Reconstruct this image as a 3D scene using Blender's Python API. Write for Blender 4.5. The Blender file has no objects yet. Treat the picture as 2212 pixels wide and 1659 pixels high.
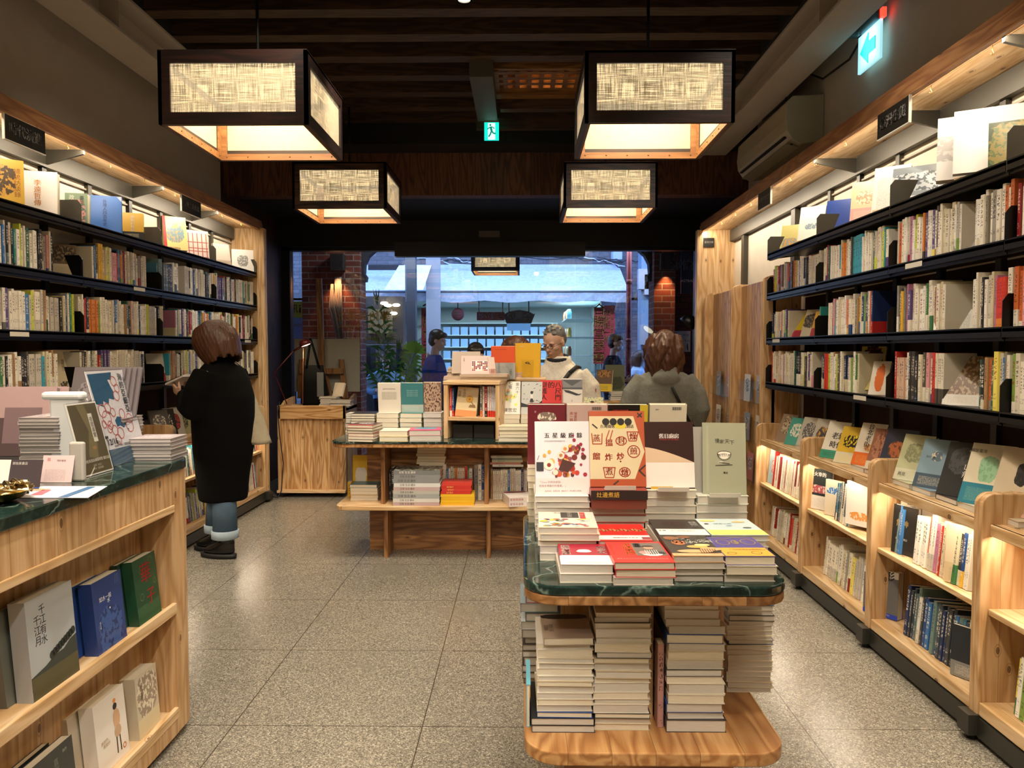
import bpy, bmesh, math, random
from math import sin, cos, pi, radians as R, atan
from mathutils import Vector as V, Matrix as M4
S = bpy.context.scene
COL = S.collection
rnd = random.Random(7)
# ---------------- camera, world, lights, exposure ----------------
FPX, W_, H_ = 1630.0, 2212, 1659
CH = 1.42
cd = bpy.data.cameras.new('camera'); cam = bpy.data.objects.new('camera', cd); COL.objects.link(cam)
cd.sensor_width = 36; cd.lens = FPX / W_ * 36; cd.clip_start = .02; cd.clip_end = 200
YAW, PITCH = atan(22 / FPX), atan(73.5 / FPX)
cam.location = (0, 0, CH)
cam.rotation_euler = (pi / 2 - PITCH, 0, YAW)
S.camera = cam
CR = cam.rotation_euler.to_matrix()
def ray(px, py):
    return CR @ V(((px - W_ / 2) / FPX, -(py - H_ / 2) / FPX, -1))
def atY(px, py, Y):
    d = ray(px, py); k = Y / d.y; return V((d.x * k, Y, CH + d.z * k))
def atX(px, py, X):
    d = ray(px, py); k = X / d.x; return V((X, d.y * k, CH + d.z * k))
def atZ(px, py, Z):
    d = ray(px, py); k = (Z - CH) / d.z; return V((d.x * k, d.y * k, Z))
def proj(p):
    q = CR.transposed() @ (V(p) - V((0, 0, CH)))
    if q.z > -.05: return None
    return (W_ / 2 + FPX * q.x / -q.z, H_ / 2 - FPX * q.y / -q.z)
S.view_settings.view_transform = 'Standard'; S.view_settings.look = 'None'
S.view_settings.exposure = EXPOSURE = 0.42; S.view_settings.gamma = 1
S.view_settings.use_curve_mapping = False
S.cycles.use_denoising = True
S.cycles.max_bounces = 8; S.cycles.diffuse_bounces = 4; S.cycles.glossy_bounces = 3
S.cycles.transparent_max_bounces = 12; S.cycles.sample_clamp_indirect = 4
wd = bpy.data.worlds.new('dusk_sky'); S.world = wd; wd.use_nodes = True
bg = wd.node_tree.nodes['Background']; bg.inputs[0].default_value = (.21, .36, .80, 1); bg.inputs[1].default_value = 5.2
def srgb(h):
    if isinstance(h, (tuple, list)): return tuple(h)[:3]
    h = h.lstrip('#')
    if len(h) == 3: h = ''.join(c * 2 for c in h)
    return tuple((c / 12.92 if c <= .04045 else ((c + .055) / 1.055) ** 2.4) for c in (int(h[i:i + 2], 16) / 255 for i in (0, 2, 4)))
def area(name, loc, size, power, color, rot=(0, 0, 0), sy=None, spread=None):
    l = bpy.data.lights.new(name, 'AREA'); l.energy = power; l.color = srgb(color) if isinstance(color, str) else color
    l.shape = 'RECTANGLE' if sy else 'SQUARE'; l.size = size
    if sy: l.size_y = sy
    if spread: l.spread = spread
    o = bpy.data.objects.new(name, l); o.location = loc; o.rotation_euler = rot; COL.objects.link(o); return o
def spot(name, loc, power, color, ang=70, blend=.5, r=.04, rot=(0, 0, 0)):
    l = bpy.data.lights.new(name, 'SPOT'); l.energy = power; l.color = srgb(color); l.spot_size = R(ang); l.spot_blend = blend
    l.shadow_soft_size = r
    o = bpy.data.objects.new(name, l); o.location = loc; o.rotation_euler = rot; COL.objects.link(o); return o
WARM = '#ffecd0'
# shelf cove strips, under the canopies
LXC, RXC = -2.42, 1.684
for y0 in (1.2, 3.1, 5.0):
    area('cove_strip_light', (LXC + .03 - .05, y0 + .9, 2.525), .03, 9, WARM, (0, R(38), 0), 1.8)
for y0 in (1.6, 3.5, 5.4):
    area('cove_strip_light', (RXC + .02, y0 + .9, 2.525), .03, 8, WARM, (0, R(-38), 0), 1.8)
# first downlight is in view, the rest are added fill (fittings below)
DOWN = [(-.325, 4.3), (-.2, 3.0), (1.15, 3.3), (-.6, 1.2), (.55, 1.5), (-1.9, 2.2)]
DPOW = [60, 45, 50, 60, 70, 45]
for (x, y), e in zip(DOWN, DPOW):
    spot('downlight_and_fill', (x, y, 3.36), e, '#fff2e0', 95, .8, .06)
# unseen fill spots added, aimed at the counter, tables and shelves (fittings below)
AIM = [((-.55, 1.9), (-1.5, 2.5, 1.1), 85), ((.30, .55), (.35, 2.4, .9), 95), ((-.1, 3.2), (-.4, 5.2, .8), 70), ((.35, 2.6), (1.8, 3.4, 1.3), 50), ((-.9, 3.4), (-2.5, 4.6, 1.4), 50), ((.9, 3.95), (.7, 6.5, 1.0), 70), ((-.72, 3.95), (-2.0, 6.2, .3), 75), ((-.25, 3.95), (-.8, 6.2, .3), 70), ((.35, -1.5), (.35, 2.1, .5), 150), ((-.9, .2), (-1.3, 2.6, .6), 60)]
for (x, y), tg, e in AIM:
    d = V(tg) - V((x, y, 3.3)); spot('added_fill_spot', (x, y, 3.3), e, '#fff2e0', 70, .9, .05, d.to_track_quat('-Z', 'Y').to_euler())

# ---------------- materials ----------------
MATS = {}
class NT:
    def __init__(s, name):
        s.m = bpy.data.materials.new(name); s.m.use_nodes = True; s.t = s.m.node_tree; s.N = s.t.nodes; s.L = s.t.links
        s.b = s.N['Principled BSDF']; s.out = s.N['Material Output']
    def n(s, typ, **kw):
        x = s.N.new(typ)
        ins = kw.pop('ins', {})
        for k, v in kw.items(): setattr(x, k, v)
        for k, v in ins.items():
            if hasattr(v, 'is_output'): s.L.new(v, x.inputs[k])
            else: x.inputs[k].default_value = v
        return x
    def math(s, op, a, b=None, c=None, clamp=False):
        x = s.N.new('ShaderNodeMath'); x.operation = op; x.use_clamp = clamp
        for i, v in enumerate((a, b, c)):
            if v is None: continue
            if hasattr(v, 'is_output'): s.L.new(v, x.inputs[i])
            else: x.inputs[i].default_value = v
        return x.outputs[0]
    def mix(s, f, a, b, blend='MIX'):
        x = s.N.new('ShaderNodeMix'); x.data_type = 'RGBA'; x.blend_type = blend
        for i, v in ((0, f), (6, a), (7, b)):
            if hasattr(v, 'is_output'): s.L.new(v, x.inputs[i])
            else: x.inputs[i].default_value = (*v, 1) if isinstance(v, tuple) and len(v) == 3 else v
        return x.outputs[2]
    def ramp(s, f, stops, interp='LINEAR'):
        x = s.N.new('ShaderNodeValToRGB'); x.color_ramp.interpolation = interp
        e = x.color_ramp.elements
        while len(e) < len(stops): e.new(.5)
        for el, (p, c) in zip(e, stops): el.position = p; el.color = (*c, 1)
        s.L.new(f, x.inputs[0]); return x.outputs[0]
    def set(s, **kw):
        for k, v in kw.items():
            i = s.b.inputs[k.replace('_', ' ')]
            if hasattr(v, 'is_output'): s.L.new(v, i)
            else: i.default_value = (*v, 1) if isinstance(v, tuple) and len(v) == 3 else v
    def bump(s, h, d=.002, st=.5):
        x = s.n('ShaderNodeBump', ins={'Height': h, 'Distance': d, 'Strength': st}); s.L.new(x.outputs[0], s.b.inputs['Normal'])
def flat(c, rough=.6, metal=0, emit=0, name=None, spec=None):
    key = ('flat', c, rough, metal, emit)
    if key in MATS: return MATS[key]
    q = NT(name or 'paint_' + (c.strip('#') if isinstance(c, str) else 'mix'))
    q.set(Base_Color=srgb(c), Roughness=rough, Metallic=metal)
    # a trace of wear keeps even plain things from being perfectly flat
    if not emit:
        tc = q.n('ShaderNodeTexCoord'); nz = q.n('ShaderNodeTexNoise', ins={'Vector': tc.outputs['Object'], 'Scale': 9.0, 'Detail': 3.0})
        f = q.math('MULTIPLY_ADD', nz.outputs[0], .16, .92)
        q.set(Base_Color=q.mix(1.0, srgb(c), f, 'MULTIPLY'))
    if emit: q.set(Emission_Color=srgb(c), Emission_Strength=float(emit))
    MATS[key] = q.m; return q.m
def wood(name, c1, c2, c3, grain='z', plank='x', pw=.09, rough=.45, dark=.3, knots=True):
    key = ('w', name, grain, plank)
    if key in MATS: return MATS[key]
    q = NT('wood_' + name)
    tc = q.n('ShaderNodeTexCoord').outputs['Object']
    sp = q.n('ShaderNodeSeparateXYZ', ins={0: tc}).outputs
    ax = {'x': 0, 'y': 1, 'z': 2}
    g, p = sp[ax[grain]], sp[ax[plank]]
    o = sp[3 - ax[grain] - ax[plank]]
    cell = q.math('FLOOR', q.math('DIVIDE', p, pw))
    wn = q.n('ShaderNodeTexWhiteNoise', noise_dimensions='1D', ins={'W': cell})
    rv = wn.outputs['Value']
    cv = q.n('ShaderNodeCombineXYZ', ins={0: q.math('MULTIPLY', p, 9.0), 1: q.math('MULTIPLY_ADD', g, 1.1, q.math('MULTIPLY', rv, 37.0)), 2: q.math('MULTIPLY', o, 9.0)}).outputs[0]
    n1 = q.n('ShaderNodeTexNoise', ins={'Vector': cv, 'Scale': 1.0, 'Detail': 2.5, 'Roughness': .45}).outputs[0]
    rings = q.math('PINGPONG', q.math('MULTIPLY', n1, 18.0), 1.0)
    cf = q.n('ShaderNodeCombineXYZ', ins={0: q.math('MULTIPLY', p, 260.0), 1: q.math('MULTIPLY', g, 5.0), 2: q.math('MULTIPLY', o, 260.0)}).outputs[0]
    n2 = q.n('ShaderNodeTexNoise', ins={'Vector': cf, 'Scale': 1.0, 'Detail': 2.0}).outputs[0]
    col = q.ramp(rings, [(0, tuple(.6 * a + .4 * b for a, b in zip(srgb(c2), srgb(c3)))), (.3, srgb(c2)), (.8, srgb(c1))])
    col = q.mix(q.math('MULTIPLY', q.math('POWER', rv, 1.6), dark), col, srgb(c3))
    col = q.mix(.35, col, q.mix(1.0, col, q.math('MULTIPLY_ADD', n2, 1.0, .45), 'MULTIPLY'))
    if knots:
        ck = q.n('ShaderNodeCombineXYZ', ins={0: q.math('MULTIPLY', q.math('ADD', p, q.math('MULTIPLY', o, .7)), 11.0), 1: q.math('MULTIPLY', g, 5.6)}).outputs[0]
        vn = q.n('ShaderNodeTexVoronoi', voronoi_dimensions='2D', ins={'Vector': ck, 'Scale': .8}).outputs
        off = q.math('LESS_THAN', q.n('ShaderNodeSeparateXYZ', ins={0: vn['Color']}).outputs[0], .62)
        vo = q.math('ADD', vn['Distance'], off)
        k = q.math('LESS_THAN', vo, .062)
        col = q.mix(q.math('MULTIPLY', k, .75), col, srgb('#4a2a14'))
        k2 = q.math('LESS_THAN', q.math('ABSOLUTE', q.math('SUBTRACT', vo, .10)), .014)
        col = q.mix(q.math('MULTIPLY', k2, .5), col, srgb(c3))
    edge = q.math('LESS_THAN', q.math('PINGPONG', q.math('ADD', p, 50 * pw), pw / 2), .0009)
    col = q.mix(q.math('MULTIPLY', edge, .55), col, srgb('#3a2210'))
    q.set(Base_Color=col, Roughness=rough)
    q.bump(q.math('ADD', n2, rings), .0008, .35)
    MATS[key] = q.m; return q.m
def cedar(g='z', p='x'): return wood('cedar', '#d4b084', '#c49c6c', '#9c7044', g, p, .095)
def pale(g='z', p='x'): return wood('pale_cedar', '#dfc096', '#cfa978', '#a88050', g, p, .11, dark=.2)
def teak(g='x', p='z'): return wood('striped_teak', '#b98752', '#94633a', '#5c3a20', g, p, .052, dark=.75)
def darkw(g='x', p='z', pw=.12): return wood('dark_timber', '#4a2c1c', '#34200f', '#190d07', g, p, pw, .5, .6, False)
def marble():
    if 'marble' in MATS: return MATS['marble']
    q = NT('green_marble'); tc = q.n('ShaderNodeTexCoord').outputs['Object']
    n1 = q.n('ShaderNodeTexNoise', ins={'Vector': tc, 'Scale': 7.0, 'Detail': 9.0, 'Roughness': .68, 'Distortion': 1.6}).outputs[0]
    col = q.ramp(n1, [(.3, srgb('#0c1614')), (.5, srgb('#1a2c28')), (.62, srgb('#2c423c')), (.8, srgb('#4a6058'))])
    nd = q.n('ShaderNodeTexNoise', ins={'Vector': tc, 'Scale': 3.0, 'Detail': 5.0})
    mp = q.n('ShaderNodeVectorMath', operation='ADD', ins={0: tc, 1: nd.outputs['Color']}).outputs[0]
    vo = q.n('ShaderNodeTexVoronoi', feature='DISTANCE_TO_EDGE', ins={'Vector': mp, 'Scale': 3.1}).outputs['Distance']
    vein = q.ramp(vo, [(0, (1, 1, 1)), (.012, (.45, .45, .45)), (.03, (0, 0, 0))])
    nb = q.n('ShaderNodeTexNoise', ins={'Vector': tc, 'Scale': 2.4}).outputs[0]
    col = q.mix(q.math('MULTIPLY', vein, q.math('MULTIPLY', nb, .75)), col, srgb('#9db8ac'))
    q.set(Base_Color=col, Roughness=.09); q.b.inputs['IOR'].default_value = 1.5
    MATS['marble'] = q.m; return q.m
def terrazzo():
    q = NT('terrazzo'); tc = q.n('ShaderNodeTexCoord').outputs['Object']
    sp = q.n('ShaderNodeSeparateXYZ', ins={0: tc}).outputs
    v1 = q.n('ShaderNodeTexVoronoi', ins={'Vector': tc, 'Scale': 210.0})
    s1 = q.n('ShaderNodeSeparateXYZ', ins={0: v1.outputs['Color']}).outputs[0]
    col = q.ramp(s1, [(0, srgb('#3a3632')), (.14, srgb('#625d55')), (.4, srgb('#837d70')), (.68, srgb('#a39c8c')), (.9, srgb('#cdc6b6'))], 'CONSTANT')
    v2 = q.n('ShaderNodeTexVoronoi', ins={'Vector': tc, 'Scale': 420.0})
    s2 = q.n('ShaderNodeSeparateXYZ', ins={0: v2.outputs['Color']}).outputs[1]
    col = q.mix(.4, col, q.ramp(s2, [(0, srgb('#443f39')), (.3, srgb('#858074')), (.75, srgb('#b8b2a5'))], 'CONSTANT'))
    big = q.n('ShaderNodeTexNoise', ins={'Vector': tc, 'Scale': 1.7, 'Detail': 3.0}).outputs[0]
    col = q.mix(q.math('MULTIPLY', big, .45), col, srgb('#5c574e'))
    T = .7175
    gx = q.math('PINGPONG', q.math('ADD', sp[0], .376 + T * 20), T / 2)
    gy = q.math('PINGPONG', q.math('ADD', sp[1], -3.50 + T * 20), T / 2)
    e = q.math('LESS_THAN', q.math('MINIMUM', gx, gy), .0022)
    col = q.mix(q.math('MULTIPLY', e, .92), col, srgb('#3a3024'))
    rg = q.math('MULTIPLY_ADD', big, .12, .2)
    q.set(Base_Color=col, Roughness=rg)
    return q.m
def attr(q, n): return q.n('ShaderNodeAttribute', attribute_name=n).outputs
def spine_mat():
    q = NT('book_cover')
    c1, c2, ink, par = attr(q, 'c1')[0], attr(q, 'c2')[0], attr(q, 'ink')[0], attr(q, 'par')[0]
    uv = q.n('ShaderNodeUVMap', uv_map='uv').outputs[0]
    s = q.n('ShaderNodeSeparateXYZ', ins={0: uv}).outputs; u, v = s[0], s[1]
    p = q.n('ShaderNodeSeparateColor', ins={0: par}).outputs      # band height, glyph rate/40, seed
    band = q.math('LESS_THAN', v, p[0])
    col = q.mix(band, c1, c2)
    row = q.math('MULTIPLY', v, q.math('MULTIPLY', p[1], 40.0))
    cell = q.math('FLOOR', row); fr = q.math('FRACT', row)
    sd = q.math('MULTIPLY', p[2], 91.0)
    nv = q.n('ShaderNodeCombineXYZ', ins={0: q.math('MULTIPLY', u, 4.6), 1: q.math('MULTIPLY', row, 3.1), 2: sd}).outputs[0]
    nz = q.n('ShaderNodeTexNoise', ins={'Vector': nv, 'Scale': 1.0, 'Detail': 1.0}).outputs[0]
    g = q.math('GREATER_THAN', nz, .5)
    g = q.math('MULTIPLY', g, q.math('LESS_THAN', q.math('ABSOLUTE', q.math('SUBTRACT', fr, .5)), .38))
    g = q.math('MULTIPLY', g, q.math('LESS_THAN', q.math('ABSOLUTE', q.math('SUBTRACT', u, .5)), .27))
    lo = q.math('ADD', .38, q.math('MULTIPLY', p[2], .15))
    t1 = q.math('MULTIPLY', q.math('GREATER_THAN', v, lo), q.math('LESS_THAN', v, .9))
    t2 = q.math('MULTIPLY', q.math('GREATER_THAN', v, .2), q.math('LESS_THAN', v, .3))
    t3 = q.math('MULTIPLY', q.math('GREATER_THAN', v, .04), q.math('LESS_THAN', v, .09))
    tt = q.math('ADD', t1, q.math('MULTIPLY', q.math('ADD', t2, t3), .7), clamp=True)
    col = q.mix(q.math('MULTIPLY', q.math('MULTIPLY', g, tt), .85), col, ink)
    q.set(Base_Color=col, Roughness=.38)
    return q.m
def cover_mat():
    """Front covers: base, lower band, a patch of illustration and rows of small print."""
    q = NT('book_front')
    c1, c2, a1, a2, par, pr2 = (attr(q, k)[0] for k in ('c1', 'c2', 'a1', 'a2', 'par', 'pr2'))
    uv = q.n('ShaderNodeUVMap', uv_map='uv').outputs[0]
    s = q.n('ShaderNodeSeparateXYZ', ins={0: uv}).outputs; u, v = s[0], s[1]
    p = q.n('ShaderNodeSeparateColor', ins={0: par}).outputs       # band height, art centre v, seed
    p2 = q.n('ShaderNodeSeparateColor', ins={0: pr2}).outputs      # art half height, art half width, small print
    sd = q.math('MULTIPLY', p[2], 57.0)
    nv = q.n('ShaderNodeCombineXYZ', ins={0: u, 1: v, 2: sd}).outputs[0]
    nz = q.n('ShaderNodeTexNoise', ins={'Vector': nv, 'Scale': 5.0, 'Detail': 4.0, 'Distortion': 1.2}).outputs[0]
    n2 = q.n('ShaderNodeTexNoise', ins={'Vector': nv, 'Scale': 13.0, 'Detail': 2.0}).outputs[0]
    art = q.mix(q.math('GREATER_THAN', n2, .54), a1, a2)
    du = q.math('DIVIDE', q.math('SUBTRACT', u, .5), p2[1]); dv = q.math('DIVIDE', q.math('SUBTRACT', v, p[1]), p2[0])
    rr = q.math('ADD', q.math('POWER', q.math('ABSOLUTE', du), 3.0), q.math('POWER', q.math('ABSOLUTE', dv), 3.0))
    m = q.math('LESS_THAN', q.math('ADD', rr, q.math('MULTIPLY', nz, .9)), 1.0)
    col = q.mix(m, c1, art)
    band = q.math('LESS_THAN', v, p[0])
    col = q.mix(band, col, c2)
    row = q.math('MULTIPLY', v, 62.0)
    ln = q.math('LESS_THAN', q.math('FRACT', row), .45)
    nt = q.n('ShaderNodeCombineXYZ', ins={0: q.math('MULTIPLY', u, 70.0), 1: q.math('FLOOR', row), 2: sd}).outputs[0]
    gt = q.math('GREATER_THAN', q.n('ShaderNodeTexNoise', ins={'Vector': nt, 'Scale': 1.0}).outputs[0], .48)
    reg = q.math('MULTIPLY', q.math('LESS_THAN', v, q.math('MULTIPLY', p[0], .8)), q.math('GREATER_THAN', v, .05))
    reg = q.math('MULTIPLY', reg, q.math('LESS_THAN', q.math('ABSOLUTE', q.math('SUBTRACT', u, .45)), .33))
    f = q.math('MULTIPLY', q.math('MULTIPLY', ln, gt), q.math('MULTIPLY', reg, p2[2]))
    col = q.mix(q.math('MULTIPLY', f, .75), col, a2)
    q.set(Base_Color=col, Roughness=.32)
    return q.m
def pages_mat(name, c):
    q = NT(name); tc = q.n('ShaderNodeTexCoord').outputs['Object']
    mp = q.n('ShaderNodeMapping', ins={'Vector': tc, 'Scale': (30, 30, 900)}).outputs[0]
    nz = q.n('ShaderNodeTexNoise', ins={'Vector': mp, 'Scale': 1.0, 'Detail': 2.0}).outputs[0]
    q.set(Base_Color=q.mix(nz, tuple(x * .72 for x in srgb(c)), srgb(c)), Roughness=.8); return q.m
def linen(name, emit):
    q = NT(name); tc = q.n('ShaderNodeTexCoord').outputs['Object']
    sp = q.n('ShaderNodeSeparateXYZ', ins={0: tc}).outputs
    h = q.math('ADD', sp[0], sp[1])
    a = q.n('ShaderNodeCombineXYZ', ins={0: q.math('MULTIPLY', h, 330.0), 1: q.math('MULTIPLY', sp[2], 9.0)}).outputs[0]
    b = q.n('ShaderNodeCombineXYZ', ins={0: q.math('MULTIPLY', h, 9.0), 1: q.math('MULTIPLY', sp[2], 330.0)}).outputs[0]
    na = q.n('ShaderNodeTexNoise', ins={'Vector': a, 'Scale': 1.0, 'Detail': 1.0}).outputs[0]
    nb = q.n('ShaderNodeTexNoise', ins={'Vector': b, 'Scale': 1.0, 'Detail': 1.0}).outputs[0]
    w = q.math('ADD', na, nb)
    w2 = q.math('MULTIPLY_ADD', w, 2.6, -2.1, clamp=True)
    q.set(Base_Color=q.mix(w, srgb('#6a5a3a'), srgb('#b8aa88')), Roughness=.9, Emission_Color=q.mix(w2, srgb('#83724c'), srgb('#fff4d8')), Emission_Strength=emit)
    tr = q.n('ShaderNodeBsdfTransparent', ins={'Color': (1, .93, .8, 1)})
    fac = q.math('MULTIPLY_ADD', w, 1.2, -1.0, clamp=True)
    mx = q.n('ShaderNodeMixShader', ins={0: q.math('ADD', fac, .06), 1: q.b.outputs[0], 2: tr.outputs[0]})
    q.L.new(mx.outputs[0], q.out.inputs[0]); return q.m
def thin_glass(name='window_glass', tint=(.93, .96, .97), refl=.07, fk=.6):
    if name in MATS: return MATS[name]
    q = NT(name); tr = q.n('ShaderNodeBsdfTransparent', ins={'Color': (*tint, 1)})
    gl = q.n('ShaderNodeBsdfGlossy', ins={'Roughness': .01})
    lw = q.n('ShaderNodeLayerWeight', ins={'Blend': .35})
    f = q.math('MULTIPLY_ADD', lw.outputs['Fresnel'], fk, refl, clamp=True)
    mx = q.n('ShaderNodeMixShader', ins={0: f, 1: tr.outputs[0], 2: gl.outputs[0]})
    q.L.new(mx.outputs[0], q.out.inputs[0]); MATS[name] = q.m; return q.m
def brick(name='red_brick', c1='#8a3f28', c2='#5e2719', m='#8f8074'):
    if name in MATS: return MATS[name]
    q = NT(name); tc = q.n('ShaderNodeTexCoord').outputs['Object']; sp = q.n('ShaderNodeSeparateXYZ', ins={0: tc}).outputs
    v = q.n('ShaderNodeCombineXYZ', ins={0: q.math('ADD', sp[0], sp[1]), 1: sp[2]}).outputs[0]
    bt = q.n('ShaderNodeTexBrick', ins={'Vector': v, 'Color1': (*srgb(c1), 1), 'Color2': (*srgb(c2), 1), 'Mortar': (*srgb(m), 1), 'Scale': 1.0, 'Mortar Size': .006, 'Brick Width': .23, 'Row Height': .075})
    nz = q.n('ShaderNodeTexNoise', ins={'Vector': tc, 'Scale': 14.0, 'Detail': 4.0}).outputs[0]
    q.set(Base_Color=q.mix(.5, bt.outputs[0], q.mix(1.0, bt.outputs[0], q.math('MULTIPLY_ADD', nz, 1.3, .2), 'MULTIPLY')), Roughness=.85)
    q.bump(q.math('ADD', bt.outputs[1], q.math('MULTIPLY', nz, -.5)), .006, -.6)
    MATS[name] = q.m; return q.m
def cloth(c, name='cloth', s=500.0, c2=None):
    key = ('cloth', c)
    if key in MATS: return MATS[key]
    q = NT(name); tc = q.n('ShaderNodeTexCoord').outputs['Object']
    nz = q.n('ShaderNodeTexNoise', ins={'Vector': tc, 'Scale': s, 'Detail': 2.0}).outputs[0]
    n2 = q.n('ShaderNodeTexNoise', ins={'Vector': tc, 'Scale': 12.0, 'Detail': 3.0}).outputs[0]
    q.set(Base_Color=q.mix(1.0, srgb(c), q.math('MULTIPLY_ADD', q.math('ADD', nz, n2), .45, .55), 'MULTIPLY'), Roughness=.9); q.b.inputs['Specular IOR Level'].default_value = .12
    q.bump(n2, .01, .35); MATS[key] = q.m; return q.m
SPINE, COVER = spine_mat(), cover_mat()
PAGES = pages_mat('page_edges', '#efe6cf'); PAGES2 = pages_mat('grey_page_edges', '#dcd6ca')
GREY_METAL = flat('#45423a', .45, .3); BLACK_METAL = flat('#1b1a19', .38, .5); PLASTER = flat('#8b8070', .9)
STEEL_PAINT = flat('#bdb2a4', .6); ACRYL = thin_glass('clear_acrylic', (.97, .975, .98), .02, .12)

# ---------------- mesh helpers ----------------
class MB:
    def __init__(s): s.v = []; s.f = []; s.m = []; s.sm = []
    def add(s, vs, fs, m=0, sm=False):
        o = len(s.v); s.v += [V(p) for p in vs]
        for f in fs: s.f.append([i + o for i in f]); s.m.append(m); s.sm.append(sm)
        return s
    def box(s, x0, x1, y0, y1, z0, z1, m=0, mat=None):
        vs = [V((x, y, z)) for z in (z0, z1) for y in (y0, y1) for x in (x0, x1)]
        if mat is not None: vs = [mat @ p for p in vs]
        return s.add(vs, [(0, 2, 3, 1), (4, 5, 7, 6), (0, 1, 5, 4), (2, 6, 7, 3), (0, 4, 6, 2), (1, 3, 7, 5)], m)
    def prism(s, pts, a, b, axis='z', m=0, mat=None):
        """pts: 2D polygon (ccw) in the plane across axis, extruded a..b"""
        def P(u, v, w): return {'z': (u, v, w), 'y': (u, w, v), 'x': (w, u, v)}[axis]
        n = len(pts); vs = [V(P(u, v, a)) for u, v in pts] + [V(P(u, v, b)) for u, v in pts]
        if mat is not None: vs = [mat @ p for p in vs]
        fs = [list(range(n))[::-1], list(range(n, 2 * n))] + [(i, (i + 1) % n, (i + 1) % n + n, i + n) for i in range(n)]
        if axis == 'y': fs = [f[::-1] for f in fs]
        return s.add(vs, fs, m)
    def tube(s, pts, r, n=8, m=0, cap=True):
        pts = [V(p) for p in pts]; k = len(pts); rs = r if isinstance(r, (list, tuple)) else [r] * k
        up = V((0, 0, 1)); vs = []; prev = None
        for i, p in enumerate(pts):
            t = (pts[min(i + 1, k - 1)] - pts[max(i - 1, 0)]).normalized()
            if prev is None: a = t.cross(up if abs(t.z) < .9 else V((1, 0, 0))).normalized()
            else:
                a = prev - t * prev.dot(t); a.normalize()
            prev = a; b = t.cross(a)
            for j in range(n):
                q = 2 * pi * j / n; vs.append(p + (a * cos(q) + b * sin(q)) * rs[i])
        fs = [(i * n + j, i * n + (j + 1) % n, (i + 1) * n + (j + 1) % n, (i + 1) * n + j) for i in range(k - 1) for j in range(n)]
        if cap: fs += [tuple(range(n))[::-1], tuple((k - 1) * n + j for j in range(n))]
        return s.add(vs, fs, m, True)
    def lathe(s, prof, c=(0, 0, 0), n=24, m=0, mat=None, sm=True, cap=True):
        vs = []; k = len(prof); c = V(c)
        for r, z in prof:
            for j in range(n): vs.append(V((r * cos(2 * pi * j / n), r * sin(2 * pi * j / n), z)))
        vs = [(mat @ p if mat is not None else p) + c for p in vs]
        fs = [(i * n + j, i * n + (j + 1) % n, (i + 1) * n + (j + 1) % n, (i + 1) * n + j) for i in range(k - 1) for j in range(n)]
        if cap: fs += [tuple(range(n))[::-1], tuple((k - 1) * n + j for j in range(n))]
        return s.add(vs, fs, m, sm)
    def loft(s, rings, m=0, n=20, cap=True, sm=True):
        """rings: (centre, rx, ry, yaw[, tilt matrix]) horizontal ellipses"""
        vs = []
        for rg in rings:
            c, rx, ry, yw = rg[:4]; e = rg[4] if len(rg) > 4 else 2.0
            for j in range(n):
                q = 2 * pi * j / n; cx, sy = cos(q), sin(q)
                x = rx * math.copysign(abs(cx) ** (2 / e), cx); y = ry * math.copysign(abs(sy) ** (2 / e), sy)
                vs.append(V(c) + V((x * cos(yw) - y * sin(yw), x * sin(yw) + y * cos(yw), 0)))
        k = len(rings)
        fs = [(i * n + j, i * n + (j + 1) % n, (i + 1) * n + (j + 1) % n, (i + 1) * n + j) for i in range(k - 1) for j in range(n)]
        if cap: fs += [tuple(range(n))[::-1], tuple((k - 1) * n + j for j in range(n))]
        return s.add(vs, fs, m, sm)
    def ell(s, c, r, n=16, m=0, mat=None):
        k = n // 2; vs = []; c = V(c)
        for i in range(k + 1):
            a = -pi / 2 + pi * i / k
            for j in range(n):
                b = 2 * pi * j / n; p = V((cos(a) * cos(b) * r[0], cos(a) * sin(b) * r[1], sin(a) * r[2]))
                vs.append((mat @ p if mat is not None else p) + c)
        fs = [(i * n + j, i * n + (j + 1) % n, (i + 1) * n + (j + 1) % n, (i + 1) * n + j) for i in range(k) for j in range(n)]
        return s.add(vs, fs, m, True)
    def build(s, name, mats, parent=None, bevel=0, local=False, matrix=None, sub=0, remesh=0, smooth=False):
        me = bpy.data.meshes.new(name)
        if not isinstance(mats, (list, tuple)): mats = [mats]
        vs = s.v; org = V((0, 0, 0))
        if not local:
            if parent is not None: org = WLOC[parent.name]
            elif vs:
                xs = [p.x for p in vs]; ys = [p.y for p in vs]; org = V(((min(xs) + max(xs)) / 2, (min(ys) + max(ys)) / 2, min(p.z for p in vs)))
        me.from_pydata([tuple(p - org) for p in vs], [], s.f)
        for mt in mats: me.materials.append(mt)
        me.polygons.foreach_set('material_index', s.m)
        me.polygons.foreach_set('use_smooth', [bool(x or smooth) for x in s.sm]); me.update()
        o = bpy.data.objects.new(name, me); COL.objects.link(o)
        if parent is not None: o.parent = parent; WLOC[o.name] = WLOC[parent.name].copy()
        else: o.location = org; WLOC[o.name] = org.copy()
        if matrix is not None: o.matrix_basis = matrix
        if remesh:
            q = o.modifiers.new('surface', 'REMESH'); q.mode = 'VOXEL'; q.voxel_size = remesh; q.use_smooth_shade = True
            q = o.modifiers.new('soft', 'SMOOTH'); q.factor = .5; q.iterations = 4
        if bevel: q = o.modifiers.new('edge', 'BEVEL'); q.width = bevel; q.segments = 2; q.limit_method = 'ANGLE'
        if sub: q = o.modifiers.new('sub', 'SUBSURF'); q.levels = q.render_levels = sub
        return o
WLOC = {}
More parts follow.
